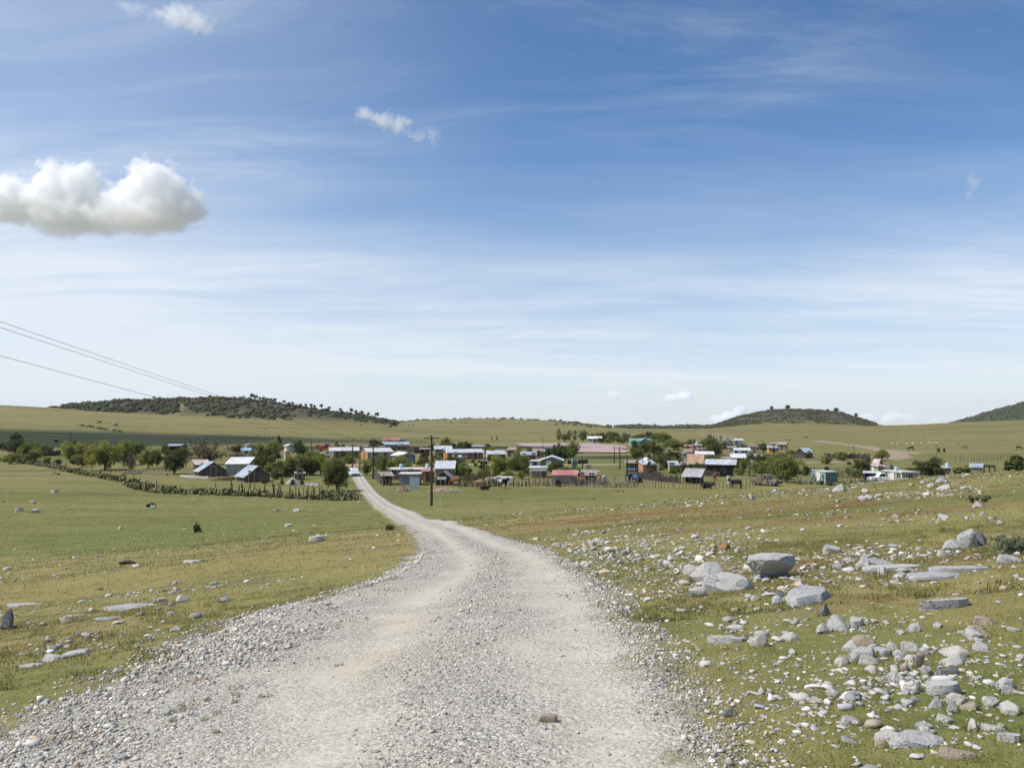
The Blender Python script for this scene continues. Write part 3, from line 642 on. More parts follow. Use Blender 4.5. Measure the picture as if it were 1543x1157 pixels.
def tones(n, seed, pal, var=.16):
    g = np.random.default_rng(seed); p = np.array(pal)[g.integers(0, len(pal), n)]
    return np.clip(p * (1 + var * g.normal(size=(n, 1))), .04, .75)
PAL = [(.54, .51, .455), (.48, .45, .40), (.37, .35, .325), (.56, .50, .415), (.28, .27, .255), (.63, .60, .54), (.52, .43, .33), (.50, .475, .43)]
g = np.random.default_rng(3)
N = 150000
ya = 3.0 + 47 * g.random(N) ** 2.1; T_ = g.uniform(-1.25, 1.10, N)
m_ = np.interp(ya, ys, mid); h_ = np.interp(ya, ys, hw); xa = m_ + T_ * h_
S_ = T_ - crown(ya); rough = np.clip(.42 + .9 * fbm(xa / .8, ya / 1.2, 81, 3) + .55 * np.exp(-(S_ / .13) ** 2) - .5 * np.exp(-((S_ + .39) / .17) ** 2) - .5 * np.exp(-((S_ - .40) / .18) ** 2) + (.5 - .35 * sst(10, 18, ya)) * sst(.6, .9, np.abs(T_)) + .35 * sst(-.25, -.5, T_) * (1 - sst(12, 18, ya)), .05, 1)
fadeE = 1 - .75 * sst(.98, 1.25, np.abs(T_) + .25 * fbm(xa / .7, ya / .9, 82, 3))
keep = g.random(N) < rough * fadeE * (1 - .92 * sst(22, 48, ya))
xa, ya, T_, rough = xa[keep], ya[keep], T_[keep], rough[keep]
size = (.0042 + .0062 * g.random(len(xa)) ** 2.5 + .018 * g.random(len(xa)) ** 11) * (.75 + .5 * rough) * np.clip(ya / 9, .9, 1.35)
size *= 1 + (1.2 - .9 * sst(9, 16, ya)) * sst(-.30, -.6, T_) * g.random(len(xa)) ** 2
za, _ = surf(xa, ya)
tag(link('gravel', scatter('gravel', xa, ya, za, size, g.uniform(.45, .9, len(xa)), tones(len(xa), 4, PAL), 6), sm), 'loose grey gravel strewn over the road', 'gravel', kind='stuff')
# gravel spilled over the verges
N = 115000; ya = 3.2 + 23 * g.random(N) ** 1.7; off = np.abs(g.normal(0, 1, N)); left = g.random(N) < .86
m_ = np.interp(ya, ys, mid); h_ = np.interp(ya, ys, hw)
xa = np.where(left, m_ - h_ * (.62 + .30 * sst(10, 18, ya) + off * (.30 - .16 * sst(9, 17, ya))), m_ + h_ * (.90 + off * .11))
keep = g.random(N) < np.clip(.50 + 1.9 * fbm(xa / .9, ya / 1.1, 83, 4), 0, 1); xa, ya = xa[keep], ya[keep]
za, _ = surf(xa, ya); n = len(xa)
size = (.005 + .013 * g.random(n) ** 2.4 + .028 * g.random(n) ** 14) * np.clip(ya / 9, .85, 1.25)
tag(link('verge_gravel', scatter('verge_gravel', xa, ya, za, size, g.uniform(.5, .95, n), tones(n, 5, PAL), 7), sm), 'coarse gravel spilled over the grassy verges', 'gravel', kind='stuff')
# pebbles over the pasture
N = 135000; ya = 4.0 * (150 / 4.0) ** g.random(N); xa = ya * g.uniform(-.95, .95, N) + g.uniform(-2.5, 2.5, N)
cl = fbm(xa / 7, ya / 5, 84, 4) + .35 * fbm(xa / 1.4, ya / 1.2, 85, 3); rightside = sst(0, .25, xa / ya); rid = sst(.15, .5, xa / ya) * sst(30, 50, ya) * (1 - sst(70, 85, ya))
pr = np.clip(.0 + 1.7 * (cl - .13) * (.45 + .8 * rightside) + .05 * rightside * (1 - sst(14, 30, ya)) + .26 * rid * (cl > -.05) + .02 + .16 * sst(30, 55, ya) * (cl > .06), 0, 1) * (1 - on_road(xa, ya, .3)) * (1 - sst(95, 130, ya))
for px_q, py_q, rx_, ry_, k_ in [(930, 830, 2.4, 4, .9), (1250, 960, 1.6, 1.2, .6), (1400, 1040, 1.2, .8, .8), (1110, 885, 1.2, 1.2, .5), (450, 765, 9, 5, .5), (350, 750, 16, 5, .5), (1150, 745, 20, 5, .4), (1290, 852, 3, 2, .7), (300, 885, 3, 1.2, .4), (130, 960, 1.6, 1.2, .4)]:
    bx, by, _ = at(px_q, py_q, False); pr += k_ * np.exp(-((xa - bx) / rx_) ** 2 - ((ya - by) / ry_) ** 2) * (.3 + 1.2 * (fbm(xa / 1.2, ya / 1.2, 86, 3) > -.05))
keep = g.random(N) < np.clip(pr, 0, 1) * (1 - on_road(xa, ya, .3)); xa, ya = xa[keep], ya[keep]; n = len(xa)
size = (.009 + .026 * g.random(n) ** 3 + .06 * g.random(n) ** 22) * np.clip(ya / 9, .9, 3.6) ** .72
za, _ = surf(xa, ya)
tag(link('loose_stones', scatter('loose_stones', xa, ya, za, size, g.uniform(.3, .65, n), tones(n, 8, [(.46, .44, .40), (.40, .39, .37), (.33, .325, .32), (.46, .40, .33), (.54, .52, .48), (.57, .55, .51), (.40, .33, .25), (.50, .48, .44)]), 9, sub=1), sm), 'small pale limestone pieces strewn through the pasture', 'stones', kind='stuff')

# ------------------------------------------------------------------ grass
def blades(name, N, y0, y1, pw, hgt, wid, seed):
    g = np.random.default_rng(seed); ya = y0 + (y1 - y0) * g.random(N) ** pw; xa = ya * g.uniform(-.88, .88, N) + g.uniform(-1.5, 1.5, N)
    cl = .5 + .9 * fbm(xa / .55, ya / .55, 91, 3) + .5 * fbm(xa / 3, ya / 3, 92, 2)
    m_ = np.interp(ya, ys, mid); h_ = np.interp(ya, ys, hw); T_ = (xa - m_) / h_
    k = sst(.84, 1.14, np.abs(T_) + np.where(T_ < 0, .75, .24) * fbm(xa / .7, ya / .8, 93, 4))
    keep = g.random(N) < np.clip(cl, .06, 1) * k; xa, ya, cl = xa[keep], ya[keep], cl[keep]
    tuft = 1 + 1.1 * sst(.22, .5, fbm(xa / .42, ya / .42, 96, 2)) 
    ring = [(x, y, r) for x, y, r in ROCKPOS if (y0 < 6 and y < 26) or (y0 >= 6 and 26 <= y < 60)]; rx_, ry_ = [], []       # grass grown up against the stones
    for x, y, r in ring:
        q = int(min(160, 40 + 260 * r)); a_ = g.uniform(0, 2 * np.pi, q); d_ = r * g.normal(.98, .16, q); rx_.append(x + np.cos(a_) * d_); ry_.append(y + np.sin(a_) * d_)
    if ring:
        rx_, ry_ = np.concatenate(rx_), np.concatenate(ry_); xa = np.concatenate([xa, rx_]); ya = np.concatenate([ya, ry_]); cl = np.concatenate([cl, np.full(len(rx_), .9)]); tuft = np.concatenate([tuft, np.full(len(rx_), 1.5)])
    n = len(xa)
    za, _ = surf(xa, ya)
    fs = np.clip(ya / (17 if y0 < 6 else 45), .55, 1.15); h = tuft * fs * hgt * (.45 + .8 * g.random(n)) * (.55 + .6 * np.clip(cl, 0, 1.4)) * np.where(g.random(n) < .03, 1.9, 1); a = g.uniform(0, 2 * np.pi, n); w = fs * wid * g.uniform(.6, 1.3, n) / 2
    la = g.uniform(0, 2 * np.pi, n); ll = h * g.uniform(.1, .85, n)
    bx, by = np.cos(a) * w, np.sin(a) * w; V = np.empty((n, 3, 3))
    V[:, 0] = np.stack([xa - bx, ya - by, za - .005], -1); V[:, 1] = np.stack([xa + bx, ya + by, za - .005], -1)
    V[:, 2] = np.stack([xa + np.cos(la) * ll, ya + np.sin(la) * ll, za + h], -1)
    dr = np.clip(dryness(xa, ya) + .55 * g.normal(0, .55, n) + .5 * fbm(xa / 1.2, ya / 1.2, 95, 3), 0, 1)[:, None]
    col = (np.array([[.158, .186, .052]]) * (1 - dr) + np.array([[.32, .27, .118]]) * dr) * (1 + .25 * g.normal(size=(n, 1))).clip(.5, 1.7)
    return np_mesh(name, V.reshape(-1, 3), np.arange(3 * n).reshape(-1, 3), False, {'tone': np.repeat(np.clip(col, .01, .6), 3, 0)})
grm = bpy.data.materials.new('grass_blades'); grm.use_nodes = True; t = NT(grm.node_tree); out = t.n['Material Output']; t.n.remove(t.n['Principled BSDF'])
c = t.attr('tone', 'Color'); df = t.node('ShaderNodeBsdfDiffuse', {'Color': c}); tr = t.node('ShaderNodeBsdfTranslucent', {'Color': c}); mx = t.node('ShaderNodeMixShader', {0: .35, 1: df.outputs[0], 2: tr.outputs[0]}); t.l.new(mx.outputs[0], out.inputs[0])
tag(link('grass', blades('grass', 640000, 4.0, 19, 1.3, .046, .0075, 31), grm), 'short grazed grass beside the gravel road', 'grass', kind='stuff')
tag(link('field_grass', blades('field_grass', 600000, 10, 128, 1.5, .075, .030, 32), grm), 'rough short grass on the farther slope', 'grass', kind='stuff')
# ------------------------------------------------------------------ trees and plants
def leaf_mat(name, col, trans=.42):
    m = bpy.data.materials.new(name); m.use_nodes = True; t = NT(m.node_tree); out = t.n['Material Output']; t.n.remove(t.n['Principled BSDF'])
    rnd = t.n.new('ShaderNodeObjectInfo').outputs['Random']; v = t.attr('leaf')
    c = t.mix(v, sh(col, .62), sh(col, 1.5)); c = t.mix(t.math('MULTIPLY', rnd, .35), c, (col[0] * 1.5, col[1] * 1.15, col[2] * .9))
    df = t.node('ShaderNodeBsdfDiffuse', {'Color': c}); tr = t.node('ShaderNodeBsdfTranslucent', {'Color': c})
    t.l.new(t.node('ShaderNodeMixShader', {0: trans, 1: df.outputs[0], 2: tr.outputs[0]}).outputs[0], out.inputs[0]); return m
ML = {'bright': leaf_mat('leaf_bright', (.26, .29, .08)), 'mid': leaf_mat('leaf_mid', (.205, .235, .072)), 'dark': leaf_mat('leaf_dark', (.090, .115, .046), .3),
      'olive': leaf_mat('leaf_olive', (.125, .130, .050)), 'twig': leaf_mat('leaf_twig', (.15, .125, .085), .1), 'scrub': leaf_mat('leaf_scrub', (.088, .092, .055), .15), 'pale': leaf_mat('leaf_pale', (.22, .25, .16))}
MBARK = M('bark', (.10, .078, .06), .95, .3, 3, .5); MBARKD = M('bark_dark', (.05, .04, .032), .95, .3, 3, .5)
def leaves(cs, rs, per, size, g, flat=1.0, up=.3):
    """leaf faces clustered round centres cs with radii rs"""
    n = len(cs) * per; c = np.repeat(cs, per, 0); r = np.repeat(rs, per)[:, None]
    d = g.normal(size=(n, 3)); d /= np.linalg.norm(d, axis=1)[:, None]; d[:, 2] *= flat
    p = c + d * r * g.random((n, 1)) ** .5
    nr = d + g.normal(size=(n, 3)) * .8 + np.array([0, 0, up]); nr /= np.linalg.norm(nr, axis=1)[:, None]
    a = np.cross(nr, g.normal(size=(n, 3))); a /= np.linalg.norm(a, axis=1)[:, None]; b = np.cross(nr, a)
    s = size * g.uniform(.6, 1.4, (n, 1)); V = np.stack([p - a * s, p - b * s * .55, p + a * s, p + b * s * .55], 1)
    tone = np.clip(np.repeat(g.normal(.45, .16, len(cs)), per) + g.normal(0, .16, n), 0, 1)
    return V.reshape(-1, 3), np.arange(4 * n).reshape(-1, 4), np.repeat(tone, 4)
def limbs(mb, base, tips, r0, g, split=.3):
    top = base + Vector((g.normal() * .02, g.normal() * .02, split)); pts = [base, base.lerp(top, .5) + Vector((g.normal() * .015, g.normal() * .015, 0)), top]
    mb.tube(pts, [r0 * 1.25, r0, r0 * .85], 7)
    for tp in tips:
        tp = Vector(tp); mdl = top.lerp(tp, .5) + Vector((g.normal() * .03, g.normal() * .03, .03)); mb.tube([top - Vector((0, 0, .02)), mdl, tp], [r0 * .6, r0 * .38, r0 * .12], 5)
TREES = {}
def tree_proto(kind, seed):
    """unit height tree, unit crown width: (trunk mesh, crown mesh)"""
    g = np.random.default_rng(seed * 31 + hash_(kind)); mb = MB(); V3 = Vector
    if kind in ('broad', 'bush', 'bare'):
        zc, rz = {'broad': (.55, .42), 'bush': (.44, .52), 'bare': (.52, .45)}[kind]; nc = {'broad': 84, 'bush': 70, 'bare': 62}[kind]
        d = g.normal(size=(nc, 3)); d /= np.linalg.norm(d, axis=1)[:, None]; d[:, 2] = np.where(d[:, 2] < 0, d[:, 2] * (.85 if kind == 'broad' else .8), d[:, 2])
        lob = 1 + .28 * np.sin(3 * np.arctan2(d[:, 1], d[:, 0]) + g.uniform(0, 6)) + .18 * g.normal(size=nc)
        cs = d * g.uniform(.45, .95, (nc, 1)) * np.array([.44, .44, rz]) * lob[:, None]; cs[:, 2] += zc; cs[:, 2] = np.maximum(cs[:, 2], .12); rs = g.uniform(.09, .17, nc)
        V, Fq, tn = leaves(cs, rs, {'broad': 70, 'bush': 70, 'bare': 40}[kind], {'broad': .031, 'bush': .033, 'bare': .022}[kind], g)
        sp = {'broad': .26, 'bush': .10, 'bare': .18}[kind]; limbs(mb, V3((0, 0, -.04)), cs[g.choice(nc, 9 if kind != 'bare' else 22, False)], .035, g, sp)
    elif kind == 'cone':
        nc = 60; z = g.uniform(.08, .98, nc); r = .46 * (1 - (z - .08) / .95) ** .8 * np.where(z < .2, .75, 1); a = g.uniform(0, 6.3, nc)
        q = r * g.uniform(.5, .95, nc); cs = np.stack([q * np.cos(a), q * np.sin(a), z], -1); rs = .06 + .10 * (1 - z)
        V, Fq, tn = leaves(cs, rs, 60, .030, g); mb.tube([(0, 0, -.04), (0, 0, .5), (0, 0, .95)], [.04, .028, .008], 6)
    elif kind == 'poplar':
        nc = 52; z = g.uniform(.18, .97, nc); r = .44 * np.sin(np.clip((z - .1) / .95, 0, 1) * np.pi) ** .7; a = g.uniform(0, 6.3, nc); q = r * g.uniform(.4, .95, nc)
        cs = np.stack([q * np.cos(a), q * np.sin(a), z], -1); rs = g.uniform(.06, .12, nc); V, Fq, tn = leaves(cs, rs, 60, .028, g)
        limbs(mb, V3((0, 0, -.04)), cs[g.choice(nc, 8, False)], .028, g, .3)
    elif kind == 'pine':
        nc = 26; d = g.normal(size=(nc, 3)); d /= np.linalg.norm(d, axis=1)[:, None]; cs = d * g.uniform(.4, .9, (nc, 1)) * np.array([.42, .42, .24]); cs[:, 2] += .74; rs = g.uniform(.08, .13, nc)
        V, Fq, tn = leaves(cs, rs, 36, .05, g); limbs(mb, V3((0, 0, -.04)), cs[g.choice(nc, 5, False)], .022, g, .55)
    elif kind == 'spiky':
        nc = 42; d = g.normal(size=(nc, 3)); d /= np.linalg.norm(d, axis=1)[:, None]; d[:, 2] = np.abs(d[:, 2])
        cs = d * g.uniform(.35, .9, (nc, 1)) * np.array([.46, .46, .85]); cs[:, 2] += .04; rs = g.uniform(.08, .14, nc); V, Fq, tn = leaves(cs, rs, 50, .05, g, up=.8); limbs(mb, V3((0, 0, -.06)), cs[g.choice(nc, 9, False)], .02, g, .08)
    tm = mb.mesh('trunk', True)
    return tm, np_mesh('crown', V, Fq, False, {'leaf': tn})
def hash_(s): return sum(ord(c) * (i + 3) for i, c in enumerate(s)) % 977
def tree_at(kind, leaf, x, y, z, h, w, label, cat='tree', group=None, seed=0, name=None):
    key = (kind, seed % 4)
    if key not in TREES: TREES[key] = tree_proto(*key)
    tm, cm = TREES[key]; r = empty(name or {'bush': 'bush', 'cone': 'conifer_tree', 'poplar': 'poplar_tree', 'pine': 'pine_tree', 'spiky': 'bush', 'bare': 'bare_tree'}.get(kind, 'tree'), (x, y, z), random.uniform(0, 6.3))
    r.scale = (w, w, h); tag(r, label, cat, group)
    for n_, me, m in (('trunk', tm, MBARK if kind != 'pine' else MBARKD), ('crown', cm, ML[leaf])):
        o = link(n_, me, m); o.parent = r; o.material_slots[0].link = 'OBJECT'; o.material_slots[0].material = m
    return r
NTREE = [0]
def tree(kind, leaf, px, y1, hpx, wpx, label, group=None, name=None):
    x, y, z = atv(px, y1); s = y / F; NTREE[0] += 1
    return tree_at(kind, leaf, x, y, z - .05, hpx * s * 1.05, wpx * s * 1.06, label, 'bush' if kind in ('bush', 'spiky') else 'tree', group, NTREE[0], name)
for a in [  # kind, leaf, px, base y, height px, width px, label
 ('bush', 'dark', 25, 668, 15, 18, 'dark rounded bush at the far edge of the field by the pale long roof'),
 ('broad', 'mid', 39, 693, 27, 15, 'small green tree with a thick stump beside the hedge post'),
 ('broad', 'mid', 53, 687, 21, 16, 'small green tree before the dark plank corral'),
 ('bush', 'mid', 70, 680, 12, 22, 'low green bush in front of the dark plank corral'),
 ('broad', 'bright', 107, 696, 28, 34, 'leafy green tree beside the thin pole in the cactus hedge'),
 ('bush', 'bright', 117, 697, 14, 18, 'light green bush under the leafy tree by the thin pole'),
 ('broad', 'bright', 158, 708, 40, 48, 'wide bright tree with forked trunk behind the cactus hedge'),
 ('broad', 'mid', 186, 701, 34, 26, 'green tree close beside the wide bright forked tree'),
 ('bare', 'twig', 197, 710, 27, 20, 'small brownish half-bare tree behind the cactus hedge'),
 ('broad', 'mid', 205, 688, 22, 34, 'tall bushy tree behind the half-bare brownish tree'),
 ('bush', 'mid', 143, 684, 18, 26, 'bush behind the wide bright forked tree'),
 ('broad', 'mid', 224, 706, 27, 26, 'spreading green tree over the low stone line'),
 ('broad', 'olive', 236, 703, 24, 15, 'narrow yellowish tree near the white post'),
 ('bush', 'mid', 248, 684, 16, 14, 'small bush before the dark purple shed roof'),
 ('broad', 'dark', 263, 714, 32, 32, 'dark round tree with bent trunk beside the gabled cabins'),
 ('bush', 'mid', 280, 690, 14, 22, 'green bush below the dark purple shed roof'),
 ('bare', 'twig', 314, 700, 37, 56, 'wide grey-brown leafless tree behind the gabled cabins'),
 ('bare', 'twig', 300, 689, 22, 26, 'smaller grey-brown leafless tree beside the wide one'),
 ('bush', 'olive', 357, 681, 11, 26, 'pale green bush by the cream columned house'),
 ('bare', 'twig', 358, 699, 20, 30, 'dark twiggy bush behind the white-roofed house'),
 ('broad', 'mid', 405, 703, 36, 46, 'big dense green tree behind the second gabled cabin'),
 ('bush', 'olive', 391, 706, 20, 22, 'yellow-green bush at the foot of the big dense tree'),
 ('cone', 'dark', 420, 682, 24, 15, 'leaning dark conifer between the big tree and the white arched shed'),
 ('broad', 'dark', 450, 690, 25, 20, 'round black-green tree beside the white arched shed'),
 ('broad', 'mid', 441, 713, 26, 30, 'bushy tree beside the little dark shed'), ('broad', 'olive', 462, 716, 28, 32, 'pale green tree over the little dark shed'),
 ('bush', 'dark', 432, 718, 18, 30, 'dark bushes below the pale green tree'), ('broad', 'mid', 484, 715, 26, 24, 'green tree next to the dirt crossing'),
 ('broad', 'mid', 496, 728, 36, 26, 'green tree standing behind the roadside bush'), ('broad', 'olive', 508, 740, 44, 36, 'large light green roadside tree at the end of the cactus hedge'),
 ('bush', 'olive', 425, 730, 9, 6, 'thin upright shrub nearest the grey heap'), ('bush', 'olive', 441, 731, 11, 7, 'thin upright shrub in front of the grey heap'), ('bush', 'olive', 455, 731, 10, 6, 'thin upright shrub before the low pale wall'), ('bush', 'olive', 398, 728, 9, 12, 'small shrub before the second gabled cabin'),
 ('poplar', 'mid', 507, 680, 15, 7, 'slender young tree beside the red truck'), ('bush', 'mid', 508, 688, 8, 16, 'low bush in front of the long pale-roofed house'),
 ('broad', 'bright', 552, 716, 22, 20, 'bright round tree between the two roadside poles'), ('broad', 'mid', 576, 714, 28, 18, 'upright dark green tree above the porch shed'),
 ('broad', 'bright', 601, 707, 20, 32, 'wide green tree before the teal-framed building'), ('bush', 'bright', 640, 709, 12, 32, 'low spreading green bush behind the flat white roof'),
 ('bare', 'olive', 589, 722, 10, 12, 'thorny bush growing beside the porch shed'),
 ('bush', 'dark', 668, 690, 10, 16, 'dark shrubs before the pale-roofed cottage'), ('poplar', 'mid', 693, 686, 9, 6, 'tiny tree in front of the long orange house'),
 ('broad', 'mid', 695, 722, 22, 20, 'mesquite tree by the silver tin roof'), ('bare', 'olive', 722, 728, 20, 30, 'thin olive mesquite behind the palisade'), ('bare', 'olive', 704, 728, 17, 22, 'sparse mesquite near the gabled porch'), ('bare', 'olive', 741, 726, 14, 18, 'small sparse mesquite behind the grazing cows'),
 ('broad', 'dark', 735, 683, 14, 11, 'small dark tree between the far houses and the pool'),
 ('broad', 'bright', 752, 716, 28, 34, 'wide bright green tree behind the white tank'), ('broad', 'mid', 784, 716, 32, 32, 'taller bright tree joined to the wide one behind the palisade'), ('poplar', 'mid', 782, 690, 14, 13, 'dark pointed tree rising behind the taller bright tree'),
 ('broad', 'dark', 827, 696, 20, 14, 'small dark tree at the west end of the dark grove'), ('broad', 'dark', 838, 697, 24, 18, 'middle tree of the dark grove by the green gabled house'), ('poplar', 'dark', 850, 697, 25, 17, 'tallest tree of the dark grove by the green gabled house'),
 ('broad', 'olive', 837, 715, 19, 24, 'rounded olive bush tree against the green gabled house'), ('bush', 'bright', 868, 712, 8, 18, 'low green weeds before the grey latrine'),
 ('poplar', 'mid', 842, 665, 18, 10, 'tall poplar at the west end of the row behind the pond'), ('broad', 'mid', 851, 665, 12, 12, 'short tree second in the row behind the pond'), ('poplar', 'mid', 858, 665, 16, 10, 'poplar third in the row behind the pond'), ('poplar', 'mid', 866, 665, 16, 9, 'narrow poplar closing the row behind the pond'),
 ('broad', 'mid', 879, 665, 16, 14, 'full green tree behind the middle of the pond'), ('broad', 'dark', 889, 665, 10, 9, 'dark small tree beside the full green tree'), ('broad', 'dark', 907, 666, 13, 12, 'dark tree over the white far house'), ('bush', 'mid', 916, 667, 8, 14, 'bush beside the white far house'), ('broad', 'mid', 932, 667, 9, 12, 'low tree among the clump north of the pond end'), ('poplar', 'mid', 940, 668, 15, 12, 'taller tree in the clump north of the pond end'), ('broad', 'mid', 947, 668, 11, 10, 'last tree in the clump north of the pond end'),
 ('poplar', 'mid', 958, 666, 10, 7, 'little pointed tree behind the green warehouse'), ('poplar', 'mid', 966, 666, 12, 8, 'pointed tree above the green warehouse roof'),
 ('poplar', 'mid', 984, 672, 19, 15, 'tall tree just east of the green warehouse'), ('broad', 'mid', 1000, 670, 18, 16, 'broad far tree beside the tall warehouse tree'), ('poplar', 'mid', 992, 670, 14, 9, 'slim far tree squeezed between two taller ones'),
 ('poplar', 'dark', 956, 693, 28, 15, 'tall dark pointed cypress-like tree at the end of the pond'), ('poplar', 'dark', 977, 692, 15, 8, 'shorter dark pointed tree by the pale track'),
 ('broad', 'mid', 1015, 678, 16, 30, 'very wide dark tree behind the white row house'), ('broad', 'mid', 1040, 674, 12, 12, 'small tree near the far salmon house'), ('poplar', 'dark', 1046, 671, 9, 6, 'tiny pointed tree above the far salmon house'), ('broad', 'dark', 1031, 676, 10, 12, 'dark tree beside the very wide one'),
 ('poplar', 'mid', 1070, 684, 28, 22, 'tallest tree in the middle of the village near the smoke'), ('broad', 'mid', 1061, 676, 14, 12, 'tree leaning on the tallest village tree'), ('poplar', 'mid', 1086, 666, 9, 5, 'tiny far poplar by the smoke'),
 ('broad', 'dark', 1014, 697, 18, 24, 'dark round tree above the pale-blue shed'), ('broad', 'mid', 1016, 703, 14, 18, 'lighter green tree below the dark round one'),
 ('poplar', 'dark', 979, 720, 24, 11, 'dark narrow tree before the salmon house'), ('broad', 'mid', 963, 702, 12, 18, 'bushy tree above the dark shack'),
 ('broad', 'dark', 1002, 701, 10, 12, 'dark bush between the salmon house and the shed'), ('bush', 'mid', 985, 697, 9, 20, 'bushes behind the salmon house'),
 ('bush', 'dark', 1087, 696, 9, 24, 'dark hedge-like bushes beside the white row house'),
 ('broad', 'mid', 1120, 711, 19, 15, 'small green tree with pale trunk by the smoke'), ('broad', 'dark', 1114, 678, 9, 11, 'small dark tree between the far huts'), ('broad', 'dark', 1150, 681, 13, 16, 'dark round tree between the two orange houses'),
 ('broad', 'mid', 1151, 719, 22, 32, 'light green tree merging into the great dark tree'), ('broad', 'mid', 1186, 726, 36, 48, 'great leafy tree beside the old brown truck'), ('broad', 'mid', 1174, 722, 27, 30, 'lower tree filling the side of the great leafy tree'),
 ('bush', 'dark', 1236, 730, 7, 12, 'dark low bush in front of the turquoise house'), ('bush', 'dark', 1250, 731, 5, 10, 'second low bush in front of the turquoise house'), ('bush', 'mid', 1192, 684, 6, 16, 'low bush beside the blue-roofed barn'),
 ('broad', 'olive', 1299, 716, 24, 24, 'olive tree standing in the stick fence'), ('bare', 'olive', 1280, 717, 14, 16, 'scrubby tree beside the olive tree'),
 ('bush', 'mid', 1372, 710, 7, 24, 'low green bushes behind the cream house'), ('broad', 'dark', 1402, 722, 30, 46, 'great round dark green tree beside the cream house'), ('bush', 'dark', 1418, 720, 16, 18, 'dark lower bush at the side of the great round tree'),
 ('bush', 'mid', 1448, 716, 14, 30, 'green bushes beside the little orange house'), ('bush', 'olive', 1455, 716, 9, 16, 'grey-green bush before the green bushes'),
 ('spiky', 'dark', 1538, 709, 31, 46, 'dark spiky bush on the brow of the stony ridge'),
 ('broad', 'dark', 85, 667, 5, 6, 'small dark far bush below the herd of cattle'), ('poplar', 'mid', 741, 664, 6, 3, 'tiny lone tree on the far plain'), ('poplar', 'mid', 749, 664, 7, 4, 'second tiny lone tree on the far plain'),
 ('bush', 'olive', 296, 827 - 25, 14, 12, 'wispy weed standing on the green field'),
 ('bush', 'olive', 587, 799, 10, 14, 'dry twiggy weed on the road verge'),
]: tree(*a)
# pines and single trees on the hills
def hill_tree(px, ypx, hpx, wpx, D, kind, leaf, label, group):
    x = u_of(px, ypx) * D; s = D / F; z = gz(x, D); tree_at(kind, leaf, x, D, z - .3, hpx * s, wpx * s, label, 'tree', group, int(px), 'pine_tree' if kind == 'pine' else 'tree')
for px, h, w in [(232, 6, 6), (191, 4, 5), (367, 6, 6), (380, 10, 8), (385, 9, 7), (391, 7, 6), (397, 8, 7), (403, 7, 7), (408, 7, 7), (414, 8, 6), (428, 7, 6), (435, 6, 5), (441, 7, 5), (453, 6, 5), (461, 7, 5), (469, 8, 6), (474, 7, 5), (484, 9, 6), (496, 7, 6), (513, 7, 6), (530, 9, 8), (536, 7, 6), (546, 8, 7), (555, 7, 6), (568, 9, 8), (362, 5, 6)]:
    hill_tree(px, 610, h * 1.2, w * 1.25, 902, 'pine', 'dark', 'dark flat-crowned pine on the crest of the wooded hill', 'pines along the wooded hill crest')
for px, h, w, l in [(1163, 7, 6, 'dark tree high on the western shoulder of the dome-shaped hill'), (1187, 7, 8, 'dark tree on the very top of the dome-shaped hill'), (1260, 7, 9, 'wide dark tree on the eastern shoulder of the dome-shaped hill'), (1290, 7, 6, 'lone dark tree on the eastern slope line of the dome-shaped hill'), (1247, 4, 5, 'small dark tree close to the wide one on the dome-shaped hill'), (1305, 3, 4, 'smallest tree low on the skyline of the dome-shaped hill')]:
    hill_tree(px, 622, h, w, 1122, 'broad', 'dark', l, None)
hill_tree(845, 634, 4, 5, 1300, 'broad', 'dark', 'lone dark tree on the skyline of the middle hill', None)
# scrub covering the hills
def scrub(name, n, px0, px1, Y0, Y1, fn, s0, s1, leaf, label, seed):
    g = np.random.default_rng(seed); px = g.uniform(px0, px1, n); ya = g.uniform(Y0, Y1, n); xa = (px - CX) / F * ya
    keep = fn(px, ya, xa, g); px, ya, xa = px[keep], ya[keep], xa[keep]; n = len(xa)
    v0, f0 = ICO[1]; r = (s0 + (s1 - s0) * g.random(n) ** 3.2) * (.75 + .9 * np.clip(fbm(xa / 20, ya / 30, 102, 3) + .3, 0, 1))
    f = f0; v = v0[None] * (1 + .28 * g.normal(size=(n, len(v0), 1))) * r[:, None, None] * np.array([1, 1, .85]); v[..., 2] += .45 * r[:, None]
    za = ground(xa, ya); v += np.stack([xa, ya, za], -1)[:, None]
    tn = np.clip(.4 + .25 * g.normal(size=(n, 1)) + .12 * g.normal(size=(n, len(v0))), 0, 1)
    me = np_mesh(name, v.reshape(-1, 3), (f[None] + (np.arange(n) * len(v0))[:, None, None]).reshape(-1, 3), False, {'leaf': tn.ravel()})
    return tag(link(name, me, ML[leaf]), label, 'scrub', kind='stuff')
def low_edge(px): return np.interp(px, [60, 90, 150, 200, 262, 330, 400, 440, 470, 500, 540, 600], [614, 615, 620, 622, 623, 627, 630.5, 632, 624, 628, 634, 641])
def f2(px, ya, xa, g):
    z = ground(xa, ya); sl_ = (z - EYE) / ya; py = CY - F * np.tan(np.arctan(sl_) - PITCH)
    gap = np.abs(px - (262 + (py - 600) * 1.0)) < 6 + (py - 612) * .4
    cl_ = fbm(xa / 24, ya / 40, 97, 4)
    dens = np.where((px > 415) & (px < 510), .30, np.where(px > 510, .45, .85)) * np.clip(.55 + 2.6 * cl_, .06, 1.2)
    return (py < low_edge(px) + 2 * g.normal(size=len(px))) & ~(gap & (py > 606)) & (g.random(len(px)) < dens)
scrub('hill_forest', 30000, 60, 600, 690, 960, f2, .5, 2.5, 'scrub', 'dark low forest covering the hill behind the village', 41)
